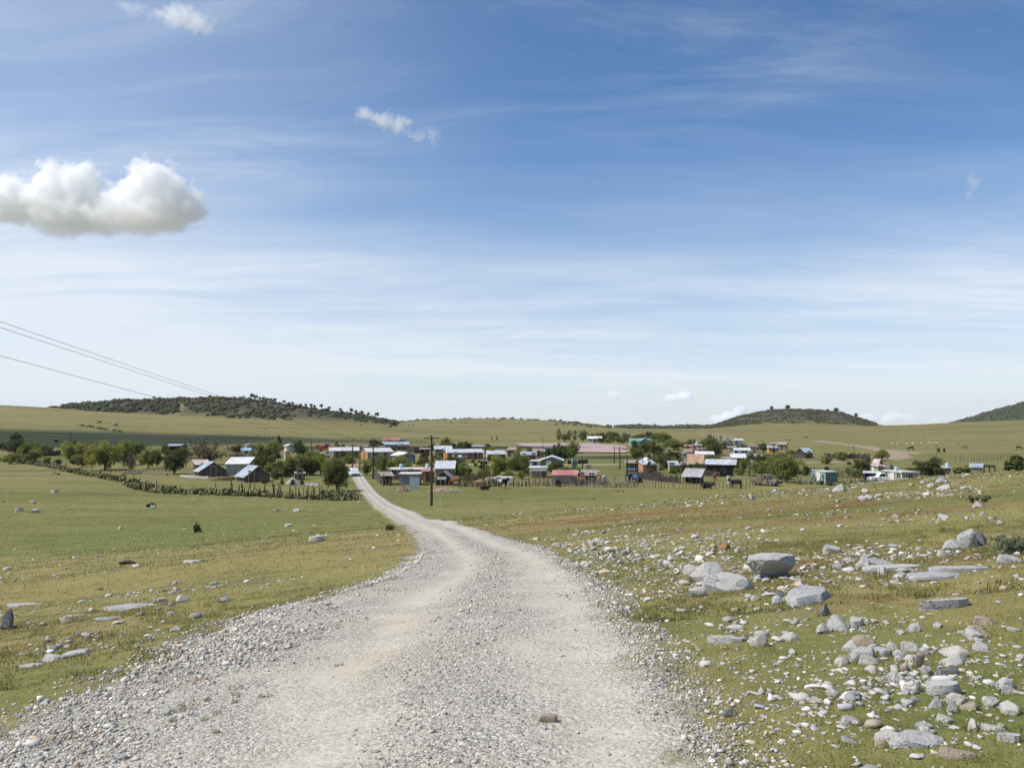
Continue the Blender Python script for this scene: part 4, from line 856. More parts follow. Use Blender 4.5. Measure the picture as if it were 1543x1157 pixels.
scrub('hill_scrub', 16000, 1060, 1320, 940, 1180, lambda px, ya, xa, g: g.random(len(px)) < np.clip(.40 + 1.6 * fbm(xa / 26, ya / 40, 98, 4), 0.04, 1), .3, 1.35, 'scrub', 'grey-green scrub dotting the dome-shaped hill', 42)
scrub('ridge_scrub', 4000, 600, 920, 1020, 1330, lambda px, ya, xa, g: g.random(len(px)) < np.clip(.9 * sst(1265, 1300, ya) + .22 * sst(790, 850, px) + .8 * (fbm(xa / 50, ya / 70, 99, 3) - .25), 0.0, 1), .9, 2.2, 'scrub', 'thin scrub along the crest of the middle hill', 43)
scrub('ridge_scrub', 4000, 925, 1130, 1400, 1680, lambda px, ya, xa, g: g.random(len(px)) < .5, 1.2, 2.8, 'scrub', 'scrub on the low far ridge', 44)
scrub('hill_scrub', 16000, 1420, 1620, 1380, 1640, lambda px, ya, xa, g: g.random(len(px)) < .9, .8, 2.6, 'scrub', 'dark scrub on the far hill at the end of the plain', 45)
scrub('plain_scrub', 900, -100, 1600, 260, 700, lambda px, ya, xa, g: g.random(len(px)) < np.clip(fbm(xa / 60, ya / 40, 100, 3) - .05, 0, .5), .25, .8, 'scrub', 'scattered dark tufts on the far plain', 46)
scrub('field_weeds', 900, -100, 1600, 100, 260, lambda px, ya, xa, g: g.random(len(px)) < np.clip(fbm(xa / 20, ya / 20, 101, 3), 0, .6), .12, .30, 'olive', 'low weeds around the village', 47)

# ------------------------------------------------------------------ prickly pears and cactus hedges
pm, t, b = new_mat('cactus_pad'); rn = t.attr('leaf'); c = t.mix(rn, (.060, .072, .030), (.27, .255, .13)); t.put(b.inputs['Base Color'], c); b.inputs['Roughness'].default_value = .9; b.inputs['Specular IOR Level'].default_value = .08
def pads(cs, size, g):
    v0, f0 = ICO[2]; n = len(cs); s = size * g.uniform(.7, 1.3, n)
    v = v0[None] * (s[:, None, None] * np.array([.5, .13, .62])); a = g.uniform(0, 6.3, n); til = g.normal(0, .45, n)
    y = v[..., 1] * np.cos(til)[:, None] - v[..., 2] * np.sin(til)[:, None]; z = v[..., 1] * np.sin(til)[:, None] + v[..., 2] * np.cos(til)[:, None]
    c, s_ = np.cos(a)[:, None], np.sin(a)[:, None]; V = np.stack([v[..., 0] * c - y * s_, v[..., 0] * s_ + y * c, z], -1) + cs[:, None]
    return V.reshape(-1, 3), (f0[None] + (np.arange(n) * len(v0))[:, None, None]).reshape(-1, 3), np.repeat(np.clip(g.normal(.45, .3, n), 0, 1), len(v0))
POSTS = []
for k in range(6):
    g = np.random.default_rng(700 + k); mb = MB(); n = 5
    pts = [(g.normal() * .02 * i, g.normal() * .02 * i, z) for i, z in enumerate(np.linspace(-.12, 1, n))]; mb.tube(pts, [.055, .05, .048, .045, .035], 6); POSTS.append(mb.mesh('post', True))
MPOST = M('post_wood', (.135, .112, .092), .95, .35, 2, .5); MPOSTL = M('post_pale', (.27, .24, .205), .95, .3, 2, .4); MPOSTD = M('post_dark', (.055, .045, .038), .95, .3, 2, .4)
def posts(root, P3, h, rad, mat, g, lean=.09):
    for (x, y, z) in P3:
        o = link('post', g.choice(POSTS), mat, None); o.parent = root; o.material_slots[0].link = 'OBJECT'; o.material_slots[0].material = mat
        hh = h * g.uniform(.62, 1.25); o.location = (x - root.location.x, y - root.location.y, z - root.location.z); r = rad / .05 * g.uniform(.7, 1.3); o.scale = (r, r, hh)
        o.rotation_euler = (g.gauss(0, lean), g.gauss(0, lean), g.uniform(0, 6))
def walk(pts, step=None, n=None):
    P3 = [np.array(atv(*p)[:2]) for p in pts]; d = np.cumsum([0] + [np.linalg.norm(P3[i + 1] - P3[i]) for i in range(len(P3) - 1)])
    s = np.linspace(0, d[-1], n) if n else np.arange(0, d[-1], step)
    return np.interp(s, d, [p[0] for p in P3]), np.interp(s, d, [p[1] for p in P3]), d[-1]
def hedge(pts, h, wid, per, size, label, np_, ph, seed):
    g = np.random.default_rng(seed); rg = random.Random(seed); x, y, ln = walk(pts, n=400); x0, y0, z0 = atv(*pts[0]); r = empty('cactus_hedge', (x0, y0, z0)); tag(r, label, 'cactus hedge')
    n = int(ln * per); i = g.integers(0, 400, n); th_ = .55 + .45 * pn(x[i] / 2.5, y[i] / 2.5, 111) + .3 * pn(x[i] / .9, y[i] / .9, 112)
    cx = x[i] + g.normal(0, wid, n); cy = y[i] + g.normal(0, wid, n); cz = ground(cx, cy) + h * np.clip(th_, .15, 1.2) * g.random(n) ** .8
    V, Fa, tn = pads(np.stack([cx - x0, cy - y0, cz - z0], -1), size, g); part('pads', np_mesh('pads', V, Fa, True, {'leaf': tn}), pm, r)
    px_, py_, _ = walk(pts, n=np_); posts(r, [(a + rg.gauss(0, .2), b_ + rg.gauss(0, .2), gz(a, b_)) for a, b_ in zip(px_, py_)], ph, .06, MPOSTD, rg, .22); return r
hedge([(-60, 689), (0, 694), (39, 698), (78, 704), (117, 713), (156, 720), (188, 726)], 1.0, .5, 11, .48, 'long prickly pear hedge along the far edge of the stony field', 26, 1.35, 1)
hedge([(196, 729), (214, 738), (260, 743), (310, 744), (345, 746)], 1.15, .55, 26, .46, 'tall pale prickly pear hedge curving round in front of the cabins', 16, 1.7, 2)
hedge([(345, 746), (400, 748), (440, 750), (495, 753)], .8, .45, 20, .44, 'dark prickly pear hedge thick with leaning stakes', 46, 1.75, 3)
hedge([(493, 751), (512, 752), (526, 753)], 1.5, .8, 60, .46, 'big pale clump of prickly pear under the roadside tree', 5, 1.3, 4)
hedge([(1163, 727), (1200, 729), (1268, 731), (1310, 727)], .45, .5, 6, .4, 'low dark prickly pear edging below the great leafy tree', 14, 1.2, 5)
def pear(px, y1, wpx, hpx, n, label, seed):
    x, y, z = at(px, y1); s = y / F; g = np.random.default_rng(seed); r = empty('prickly_pear', (x, y, z)); tag(r, label, 'cactus'); W_, H_ = wpx * s, hpx * s
    for k in range(n):
        f = k / n; c = np.array([[g.uniform(-.42, .42) * W_, g.uniform(-.3, .3) * W_, H_ * (.22 + .55 * f * g.uniform(.5, 1))]]); V, Fa, tn = pads(c, H_ * .42, g)
        part('pad', np_mesh('pad', V, Fa, True, {'leaf': tn * .5}), pm, r)
pear(1468, 757, 26, 14, 16, 'green prickly pear growing among stones on the ridge', 1); pear(1487, 757, 14, 16, 9, 'smaller prickly pear beside the green one on the ridge', 2)
pear(228, 764, 14, 10, 9, 'dark prickly pear clump with a scrap of cloth in the stony field', 3); pear(933, 741, 16, 4, 10, 'dark ground-hugging cactus patch before the palisade', 4); pear(85, 716, 10, 6, 7, 'dark low cactus alone on the stony field', 5); pear(1462, 742, 5, 5, 4, 'tiny cactus above the prickly pear on the ridge', 6)
# leafy plants close to the camera
def herb(px, y1, wpx, hpx, label, leaf, seed, n=70, name='shrub', cat='shrub'):
    x, y, z = at(px, y1); s = y / F; g = np.random.default_rng(seed); r = empty(name, (x, y, z)); tag(r, label, cat); W_, H_ = wpx * s, hpx * s; mb = MB()
    cs = np.stack([g.uniform(-.5, .5, n) * W_, g.uniform(-.35, .35, n) * W_, g.uniform(.1, .9, n) * H_], -1); V, Fq, tn = leaves(cs, np.full(n, H_ * .16), 16, H_ * .075, g)
    for c in cs[:24]: mb.tube([(c[0] * .6, c[1] * .6, -.02), (c[0] * .85, c[1] * .85, c[2] * .6), tuple(c)], H_ * .012, 4)
    part('stems', mb.mesh('stems'), ML['olive'], r); part('leaves', np_mesh('leaves', V, Fq, False, {'leaf': tn}), ML[leaf], r)
herb(1527, 835, 50, 26, 'grey-green leafy shrub with whitish leaves next to the far rock pair', 'pale', 1, 160); herb(1478, 832, 30, 9, 'low green weeds at the foot of the far rock pair', 'bright', 2, 60)
ym = M('petal_yellow', (.75, .48, .02), .6, .1, 4, 0)
for q, (px, y1, l) in enumerate([(170, 1040, 'yellow flower on the grassy gravel edge'), (176, 1041, 'second yellow flower close beside the first on the gravel edge')]):
    x, y, z = at(px, y1); r = empty('wildflower', (x, y, z)); tag(r, l, 'flower'); mb = MB(); mb.tube([(0, 0, -.01), (.004, 0, .03), (.006, .002, .05)], .0016, 4); part('stem', mb.mesh('stem'), ML['bright'], r)
    mb = MB(); 
    for k in range(8):
        a = k * math.pi / 4; c_, s_ = math.cos(a), math.sin(a); mb.add([(.006, .002, .05), (.006 + .009 * c_ - .004 * s_, .009 * s_ + .004 * c_, .055), (.006 + .017 * c_, .017 * s_, .053), (.006 + .009 * c_ + .004 * s_, .009 * s_ - .004 * c_, .055)], [(0, 1, 2, 3)])
    part('petals', mb.mesh('petals'), ym, r)
# ------------------------------------------------------------------ houses
def wallm(n, c, dirt=(.20, .16, .12)): return M('wall_' + n, c, .9, .2, .7, .3, 0, dirt, True)
WM = {k: wallm(k, c) for k, c in dict(white=(.68, .66, .62), cream=(.58, .53, .42), pink=(.55, .36, .32), salmon=(.56, .26, .16), orange=(.62, .27, .06), ochre=(.66, .36, .05), brick=(.34, .15, .09), red=(.34, .085, .06), grey=(.32, .31, .30),
      bluegrey=(.19, .21, .25), adobe=(.27, .21, .155), block=(.36, .345, .32), teal=(.05, .20, .19), turq=(.28, .52, .52), paleblue=(.42, .52, .58), green=(.26, .55, .10), sage=(.20, .25, .20), stone=(.30, .29, .27)).items()}
WM['wood'] = M('wall_wood', (.135, .115, .10), .92, .3, 1.5, .4, 0, (.06, .05, .045), True); WM['darkwood'] = M('wall_darkwood', (.055, .048, .044), .92, .3, 1.5, .4)
RM = {'tin': roof_metal('roof_tin', (.55, .57, .60), amt=.5), 'blue': roof_metal('roof_bluegrey', (.34, .39, .46), amt=.35), 'pale': roof_metal('roof_pale', (.62, .61, .59), amt=.4), 'white': roof_metal('roof_white', (.76, .75, .73), amt=.16), 'rust': roof_metal('roof_rust', (.33, .22, .16), amt=.9),
      'redroof': roof_metal('roof_red', (.46, .13, .09), (.55, .42, .38), .5), 'tile': roof_metal('roof_tile', (.42, .24, .14), (.50, .36, .25), .6), 'brownr': roof_metal('roof_brown', (.30, .24, .19), amt=.6), 'greenr': roof_metal('roof_green', (.12, .34, .24), (.5, .5, .48), .3), 'pinkr': roof_metal('roof_pink', (.60, .44, .40), (.66, .62, .6), .5), 'slab': M('roof_slab', (.58, .55, .51), .9, .15, .7, .2, 0, (.35, .30, .26))}
MGLASS, t, b = new_mat('window_pane'); b.inputs['Base Color'].default_value = (.022, .026, .03, 1); b.inputs['Roughness'].default_value = .12; b.inputs['Specular IOR Level'].default_value = .5
t.put(b.inputs['Base Color'], t.mix(t.noise(t.coords(), 2.0, 2, .5), (.012, .014, .016), (.05, .055, .06)))
MFRAME = M('window_frame', (.50, .47, .43), .7, .12, 3, .1); MWHITE = M('trim_white', (.72, .71, .68), .7, .1, 2, .1)
DM = {'wood': M('door_wood', (.13, .085, .055), .8, .25, 3, .3), 'white': MWHITE, 'blue': M('door_blue', (.10, .18, .32), .7, .2, 3, .2), 'dark': M('door_dark', (.03, .027, .025), .9, .2, 2, .2), 'green': M('door_green', (.08, .20, .13), .7, .2, 3, .2), 'orange': M('door_orange', (.55, .22, .04), .7, .2, 3, .1)}
def opening(root, kind, cx, face, rot, off, dm='wood', wz=(1.0, .85, .85)):
    """a door or a window on a wall: cx along the wall, off = distance of the wall plane from the house centre, rot = direction of the wall"""
    Rm = Matrix.Rotation(rot, 4, 'Z')
    if kind == 'D' or kind == 'G':
        w = .95 if kind == 'D' else 2.1; hgt = 1.95
        o = part('door', MB().box(cx - w / 2, cx + w / 2, -off - .05, -off + .06, -.02, hgt, Rm).mesh('door'), DM[dm], root)
        part('frame', MB().box(cx - w / 2 - .09, cx - w / 2 - .005, -off - .07, -off + .04, 0, hgt + .09, Rm).box(cx + w / 2 + .005, cx + w / 2 + .09, -off - .07, -off + .04, 0, hgt + .09, Rm).box(cx - w / 2, cx + w / 2, -off - .07, -off + .04, hgt + .005, hgt + .09, Rm).mesh('frame'), MFRAME, o)
    else:
        z0, w, h = wz; mb = MB(); q = .09
        for (a, b_, c, d_) in ((cx - w / 2 - q, cx - w / 2, z0 - q, z0 + h + q), (cx + w / 2, cx + w / 2 + q, z0 - q, z0 + h + q)): mb.box(a, b_, -off - .06, -off + .05, c, d_, Rm)
        for c, d_ in ((z0 - q, z0), (z0 + h, z0 + h + q)): mb.box(cx - w / 2, cx + w / 2, -off - .06, -off + .05, c, d_, Rm)
        mb.box(cx - .03, cx + .03, -off - .05, -off + .05, z0, z0 + h, Rm)
        o = part('window', mb.mesh('window'), MFRAME, root); part('pane', MB().box(cx - w / 2, cx + w / 2, -off - .02, -off + .05, z0, z0 + h, Rm).mesh('pane'), MGLASS, o)
HOUSE = {}
def house(label, px, py, wpx, h=2.4, d=4.5, yaw=0, roof='gable', ax='x', rh=.9, wall='grey', rm='tin', front='wDw', left='', right='', ov=.3, dm='wood', cat='house', name='house', post=False, wz=(1.0, .85, .85), trim=None, endwall=None, w=None):
    x, y, z = atv(px, py); s = y / F; tot = wpx * s - 1.3 * ov * (roof != 'flat'); sn, cs_ = abs(math.sin(R(yaw))), math.cos(R(yaw)); d = min(d, .55 * tot / max(sn, .05)); w = (tot - d * sn) / cs_; th_ = -math.atan2(x, y) + R(yaw)
    fx, fy = -math.sin(th_), math.cos(th_); x += fx * d / 2; y += fy * d / 2; z = min(gz(x, y), z)
    r = empty(name, (x, y, z), th_); tag(r, label, cat); B = -.5; mb = MB(); rb = MB(); Q = Matrix.Rotation(math.pi / 2, 4, 'Z')
    def pr(m_, poly, a, b_, rot):
        m2 = MB().prism(poly, a, b_); m_.add([(Q @ Vector(p) if rot else p) for p in m2.v], m2.f)
    W_, D_ = (w, d) if ax == 'y' else (d, w)            # W_ across the ridge, D_ along it
    rot = ax == 'x'
    if roof == 'gable':
        pr(mb, [(-W_ / 2, B), (W_ / 2, B), (W_ / 2, h), (0, h + rh), (-W_ / 2, h)], -D_ / 2, D_ / 2, rot); k = rh / (W_ / 2); tk = .07
        for sg in (-1, 1):
            pr(rb, [(sg * .0, h + rh + .015), (sg * (W_ / 2 + ov), h - ov * k + .015), (sg * (W_ / 2 + ov), h - ov * k + .015 + tk), (0, h + rh + .015 + tk)], -D_ / 2 - ov, D_ / 2 + ov, rot)
    elif roof == 'shed':                                    # slopes down towards the front
        mb.add([(x_, y_, z_) for x_ in (-w / 2, w / 2) for y_, z_ in ((-d / 2, B), (d / 2, B), (d / 2, h + rh), (-d / 2, h))], [(0, 1, 2, 3), (7, 6, 5, 4), (0, 4, 5, 1), (1, 5, 6, 2), (2, 6, 7, 3), (3, 7, 4, 0)])
        k = rh / d; a, c = h - ov * k + .015, h + rh + ov * k + .015
        rb.add([(x_, y_, z_) for x_ in (-w / 2 - ov, w / 2 + ov) for y_, z_ in ((-d / 2 - ov, a), (d / 2 + ov, c), (d / 2 + ov, c + .07), (-d / 2 - ov, a + .07))], [(0, 1, 2, 3), (7, 6, 5, 4), (0, 4, 5, 1), (1, 5, 6, 2), (2, 6, 7, 3), (3, 7, 4, 0)])
    else:                                                   # flat
        mb.box(-w / 2, w / 2, -d / 2, d / 2, B, h); rb.box(-w / 2 - ov * .5, w / 2 + ov * .5, -d / 2 - ov * .5, d / 2 + ov * .5, h + .004, h + .004 + max(.14, rh * .2))
        if trim: part('parapet', MB().box(-w / 2 - .05, w / 2 + .05, -d / 2 - .17, -d / 2 - .155 + .1, h - .5, h - .003).mesh('parapet'), trim, r)
    if post:                                                # open front: posts carry the roof edge
        mb = MB(); mb.box(-w / 2, w / 2, d / 2 - .2, d / 2, B, h + (rh if roof == 'shed' else 0)); mb.box(-w / 2, -w / 2 + .15, 0, d / 2 - .2, B, h); mb.box(w / 2 - .15, w / 2, 0, d / 2 - .2, B, h)
        for k in range(int(w / 2.2) + 2):
            xx = -w / 2 + .1 + (w - .2) * k / (int(w / 2.2) + 1); part('post', MB().box(xx - .07, xx + .07, -d / 2 + .03, -d / 2 + .17, B, h).mesh('post'), MPOST, r)
    part('wall', mb.mesh('wall'), WM[wall], r); part('roof', rb.mesh('roof'), RM[rm] if isinstance(rm, str) else rm, r)
    if endwall: part('end_wall', MB().box(-w / 2 - .03, -w / 2 - .004, -d / 2, d / 2, 0, h - .05).mesh('end_wall'), WM[endwall], r)
    for spec, rotz, ln, off in ((front, 0, w, d / 2), (left, -math.pi / 2, d, w / 2 + (.03 if endwall else 0)), (right, math.pi / 2, d, w / 2)):
        n = len(spec)
        for k, ch in enumerate(spec):
            if ch in 'wDG': opening(r, ch, -ln / 2 + ln * (k + .5) / n, None, rotz, off, dm, wz)
    HOUSE[label] = (r, w, d, h, th_); return r
def on_roof(hl, fx, fy, z, kind, label):
    r, w, d, h, th_ = HOUSE[hl]; p = Matrix.Rotation(th_, 4, 'Z') @ Vector((fx * w, fy * d, z)); p = r.location + p
    if kind == 'tank':
        e = empty('water_tank', p); tag(e, label, 'water tank'); mb = MB(); mb.tube([(0, 0, .0), (0, 0, .75), (0, 0, .95)], [.42, .42, .16], 12); part('drum', mb.mesh('drum', True), MTANK, e); part('lid', MB().tube([(0, 0, .95), (0, 0, 1.03)], [.19, .17], 10).mesh('lid'), MTANKD, e)
    return e
MTANK = M('tank_blue', (.45, .60, .72), .5, .1, 1, 0); MTANKD = M('tank_lid', (.05, .05, .06), .6, .1, 1, 0)
h_ = house
# --- west side
h_('long low house with a pale roof at the far west edge of the field', 28, 676, 20, 1.7, 4, 6, 'shed', rm='pale', rh=.3, wall='grey', front='wDw')
h_('dark open shed with a purple-grey tin roof behind the orchard', 266, 683, 30, 2.3, 5, -8, 'shed', rm='blue', rh=.4, wall='darkwood', front='', post=True, cat='shed', name='shed')
h_('cabin with a faded pinkish roof tucked behind the first gabled cabin', 306, 713, 26, 1.7, 3.5, 10, 'shed', rm='pinkr', rh=.75, wall='darkwood', front='D', cat='cabin', name='cabin')
h_('gabled timber cabin with a blue-grey tin slope, between the pinkish roof and the white roof', 321, 718, 48, 1.15, 3.6, 14, 'gable', 'y', 1.55, wall='wood', rm='blue', front=' D ', ov=.38, cat='cabin', name='cabin')
h_('pale block house with a bright white roof behind the gabled timber cabins', 357, 716, 42, 2.2, 4.5, -14, 'shed', rm='white', rh=.95, wall='block', front='', right='w', ov=.3)
h_('gabled timber cabin with a blue-grey roof standing closest to the grey heap', 388, 726, 52, 1.1, 3.8, 22, 'gable', 'y', 1.6, wall='wood', rm='blue', front='D ', ov=.38, cat='cabin', name='cabin')
h_('small dark shed with a pale flat roof beside the grey heap', 452, 723, 14, 1.1, 1.8, 0, 'flat', wall='darkwood', rm='pale', front='D', cat='shed', name='shed')
h_('cream flat-roofed house with a dark columned front near the leafless tree', 385, 681, 27, 2.4, 5, 4, 'flat', wall='cream', rm='slab', front='wDw w')
h_('white arch-roofed shed beside the round black-green tree', 438, 681, 18, 1.9, 5, 8, 'gable', 'y', .6, wall='white', rm='tin', front='', cat='shed', name='shed')
h_('tiny white and orange gabled chapel-like hut below the white arched shed', 434, 693, 11, 2.0, 2.5, 5, 'gable', 'y', .7, wall='white', rm='tile', front='D', dm='orange', cat='hut', name='hut', ov=.15)
h_('house with a bright blue roof half hidden behind the twiggy bush', 371, 689, 15, 1.9, 4, 0, 'shed', rm=roof_metal('roof_bright_blue', (.28, .46, .68), amt=.05), rh=.5, wall='white', front='w')
h_('low orange and white house on the far side of the dirt crossing', 485, 691, 25, 1.3, 4, 2, 'flat', wall='orange', rm='slab', front='w w', trim=MWHITE)
h_('orange and white kiosk beside the low orange house', 500, 692, 5, 1.5, 1.5, 0, 'gable', 'y', .3, wall='orange', rm='white', front='D', cat='kiosk', name='kiosk', dm='white', ov=.1)
h_('long brown house with a broad pale roof behind the dirt crossing', 519, 690, 46, 2.0, 6.5, 2, 'gable', 'x', .8, wall='adobe', rm='pale', front='wDwwDw')
h_('grey gable-ended house with a pale roof east of the long brown house', 573, 692, 50, 2.0, 7, 16, 'gable', 'x', .9, wall='block', rm='pale', front=' w D ', left='D', endwall='orange')
h_('white block house with dark windows behind the grey gable-ended house', 564, 681, 30, 1.7, 4, 0, 'flat', wall='white', rm='slab', front='wDwDw')
h_('white box-shaped hut behind the long brown house', 540, 681, 12, 1.6, 3, 0, 'flat', wall='white', rm='slab', front='wD')
h_('far long house with a blue-grey roof beneath a reddish one', 596, 678, 40, 1.9, 6, 0, 'gable', 'x', .9, wall='bluegrey', rm='blue', front='w D w')
h_('far house with a dull red roof over the blue-grey one', 590, 672, 24, 2.2, 5, 0, 'gable', 'x', 1.0, wall='brick', rm='redroof', front='wDw')
h_('small blue-grey cubic hut at the end of the dull red roof', 607, 671.5, 9, 2.4, 3, 0, 'flat', wall='bluegrey', rm='blue', front='w', cat='hut', name='hut')
h_('far shed with a sloping rusty brown roof by the dark corral', 606, 678, 14, 1.4, 4, 0, 'shed', rm='rust', rh=1.0, wall='darkwood', front='D', cat='shed', name='shed')
h_('grey house framed in teal with a low white gable roof', 614, 698, 38, 1.9, 6, 20, 'gable', 'y', .7, wall='grey', rm='white', front='', trim=None, ov=.4)
r, w, d, hh, th_ = HOUSE['grey house framed in teal with a low white gable roof']
part('teal_frame', MB().box(-w / 2 - .03, -w / 2 + .25, -d / 2 - .05, -d / 2 - .003, 0, hh).box(w / 2 - .25, w / 2 + .03, -d / 2 - .05, -d / 2 - .003, 0, hh).box(-w / 2 + .25, w / 2 - .25, -d / 2 - .05, -d / 2 - .003, hh - .25, hh).box(-w / 2 + .25, w / 2 - .25, -d / 2 - .05, -d / 2 - .003, 0, .3).box(-.1, .1, -d / 2 - .05, -d / 2 - .003, .3, hh - .25).mesh('teal_frame'), WM['teal'], r)
h_('cottage with a whitish tin roof north of the long orange house', 668, 686, 28, 1.9, 5, 3, 'gable', 'x', .8, wall='adobe', rm='tin', front='wDw')
h_('low open shed with a rusty flat roof beside the whitish cottage', 640, 685, 16, 1.6, 3, 0, 'shed', rm='rust', rh=.25, wall='darkwood', front='', post=True, cat='shed', name='shed')
h_('long dark red house with a pale tin roof and a bright orange end', 701, 692, 62, 1.8, 5.5, 12, 'gable', 'x', .8, wall='red', rm='tin', front='wDw wDw', left='D', endwall='orange')
h_('small grey board shed in front of the long dark red house', 693, 696, 22, 1.25, 2.5, 8, 'shed', rm='tin', rh=.25, wall='grey', front='D w', cat='shed', name='shed')
h_('dark cabin with white-striped boards and a blue-grey roof', 749, 694, 33, 1.7, 4.5, 14, 'gable', 'x', .8, wall='darkwood', rm='tin', front=' w ', left='wDw', dm='white')
h_('rust-streaked house behind the dark striped cabin', 770, 688, 15, 1.9, 5, -5, 'shed', rm='rust', rh=.6, wall='cream', front='Dw')
h_('dark house with a pale blue sheet roof west of the dark grove', 797, 694, 26, 1.5, 5, 5, 'gable', 'x', .7, wall='darkwood', rm='blue', front='w D')
h_('house with a patched rusty and silver roof beside the dark grove', 812, 689, 18, 1.6, 5, 0, 'shed', rm='brownr', rh=.6, wall='adobe', front='D')
# --- compound beside the big pole
h_('low porch shed with a bleached brown roof at the corner of the gravel road', 584, 731, 22, 1.5, 3.2, 8, 'shed', rm='brownr', rh=.4, wall='darkwood', front='', post=True, cat='shed', name='shed')
h_('flat-roofed house with a long whitish roof behind the blue-grey hut', 618, 723, 62, 1.75, 5.5, -2, 'flat', wall='brick', rm=M('roof_whitewash', (.66, .60, .56), .9, .15, .8, .2, 0, (.45, .27, .22)), front='w D w')
h_('blue-grey painted hut with a white slab roof next to the leaning sheet', 617, 731, 33, 1.75, 3.5, -6, 'flat', wall='bluegrey', rm='white', front='', right='', ov=.35)
h_('brown brick lean-to just behind the tall pole', 645, 727, 20, 1.9, 3, -4, 'shed', rm='redroof', rh=.25, wall='brick', front='D', cat='shed', name='shed')
h_('house with a shiny silver tin roof behind the gabled porch', 670, 723, 32, 2.0, 4.5, -3, 'shed', rm='tin', rh=1.05, wall='adobe', front='', ov=.25)
h_('dark gabled porch with a white sheet hung across its front', 668, 731, 31, 1.15, 3.0, -8, 'gable', 'y', 1.05, wall='darkwood', rm='brownr', front='', ov=.3, cat='porch', name='porch', post=False)
r, w, d, hh, th_ = HOUSE['dark gabled porch with a white sheet hung across its front']
part('awning', MB().box(-w * .38, w * .22, -d / 2 - .5, -d / 2 - .42, .95, 1.4).mesh('awning'), RM['white'], r)
for k in range(4): part('post', MB().box(-w / 2 + .1 + k * w / 3.3, -w / 2 + .2 + k * w / 3.3, -d / 2 - .62, -d / 2 - .52, -.3, 1.2).mesh('post'), MPOSTL, r)
for k in (on_roof('flat-roofed house with a long whitish roof behind the blue-grey hut', -.24, -.1, 1.92, 'tank', 'pale blue water tank on the whitish flat roof, nearer the gravel road'), on_roof('flat-roofed house with a long whitish roof behind the blue-grey hut', .42, -.1, 1.92, 'tank', 'pale blue water tank on the whitish flat roof, just behind the tall pole')): k.scale = (.8, .8, .9)
x, y, z = atv(624, 737); r = empty('metal_sheet', (x, y, z), -math.atan2(x, y) - .12); tag(r, 'upright grey-blue metal sheet leaning in front of the blue-grey hut', 'metal sheet'); s = y / F
part('sheet', MB().box(-7.5 * s, 7.5 * s, -.025, .025, .0, 19 * s).mesh('sheet'), M('sheet_grey', (.36, .41, .44), .5, .12, .7, .1), r); part('frame', MB().box(-7.8 * s, 7.8 * s, -.05, .05, 19.1 * s, 19.7 * s).box(-7.2 * s, -6.6 * s, .03, .11, -.2, 19 * s).box(6.6 * s, 7.2 * s, .03, .11, -.2, 19 * s).mesh('frame'), MPOST, r); r.rotation_euler.y = .05
# --- centre
h_('green gabled house with a white edged roof behind the red-roofed shed', 831, 708, 38, 2.0, 6, -2, 'gable', 'y', .85, wall='sage', rm='white', front=' D w', dm='white', ov=.25)
h_('low grey house with a thick white band along its flat roof', 812, 720, 25, 1.8, 4, 3, 'flat', wall='adobe', rm='white', front='w D', trim=MWHITE, ov=.4)
h_('white flat roof showing behind the white-banded house', 806, 708, 15, 1.8, 4, 0, 'flat', wall='white', rm='white', front='w')
h_('long adobe shed with a faded red roof behind the palisade', 850, 730, 41, 1.55, 4, -4, 'shed', rm='redroof', rh=.5, wall='stone', front='', cat='shed', name='shed')
h_('shed with a patched grey and rusty roof next to the faded red roof', 884, 729, 33, 1.45, 4.2, -10, 'shed', rm='brownr', rh=.55, wall='wood', front='D w', cat='shed', name='shed')
h_('narrow grey-green latrine hut standing alone on the green', 866, 705, 10, 1.5, 1.6, 6, 'shed', rm='tin', rh=.15, wall='sage', front='D', cat='latrine', name='latrine', dm='green', ov=.1)
h_('far white house under the trees behind the pond', 896, 667, 22, 1.9, 6, 0, 'gable', 'x', .9, wall='white', rm='white', front='wDw')
h_('long far warehouse with a green roof and white walls', 966, 671.5, 36, 1.8, 9, 4, 'gable', 'x', 1.0, wall='turq', rm='greenr', front='w w w', cat='warehouse', name='warehouse')
h_('small white gabled building on the end of the green warehouse', 972, 671.8, 12, 2.2, 6, 0, 'gable', 'y', 1.0, wall='teal', rm='white', front='D')
h_('salmon house with a grey tin roof beside the dark narrow tree', 979, 713, 38, 1.75, 5, 26, 'gable', 'x', .7, wall='salmon', rm='tin', front=' w D', left='w', ov=.25)
h_('shelter with a curved pale tarpaulin roof behind the salmon house', 977, 706, 16, 1.7, 4, 10, 'gable', 'y', .6, wall='grey', rm='slab', front='', cat='shelter', name='shelter')
h_('dark ramshackle shack west of the salmon house', 952, 712, 20, 1.9, 4, 0, 'shed', rm='brownr', rh=.3, wall='darkwood', front='D', cat='shack', name='shack')
h_('small yellow-sided shed with a pale blue roof', 1016, 712, 18, 1.5, 3.5, 6, 'shed', rm='blue', rh=.6, wall='bluegrey', front='D ', endwall='cream', cat='shed', name='shed')
h_('house with a steep tan tiled roof in the middle of the village', 1048, 713, 25, 2.0, 5, -2, 'gable', 'x', 1.7, wall='adobe', rm='tile', front='w D', ov=.35)
h_('long open shed with a pale blue-grey roof east of the tan roof', 1085, 711, 48, 1.5, 5, -3, 'shed', rm='tin', rh=.75, wall='bluegrey', front='', post=True, cat='shed', name='shed')
h_('collapsing low shed with a warped grey and red sheet roof', 1042, 729, 34, 1.2, 4.5, -8, 'shed', rm=roof_metal('roof_patched', (.42, .40, .39), (.42, .13, .08), .6), rh=1.0, wall='darkwood', front='', post=True, cat='shed', name='shed')
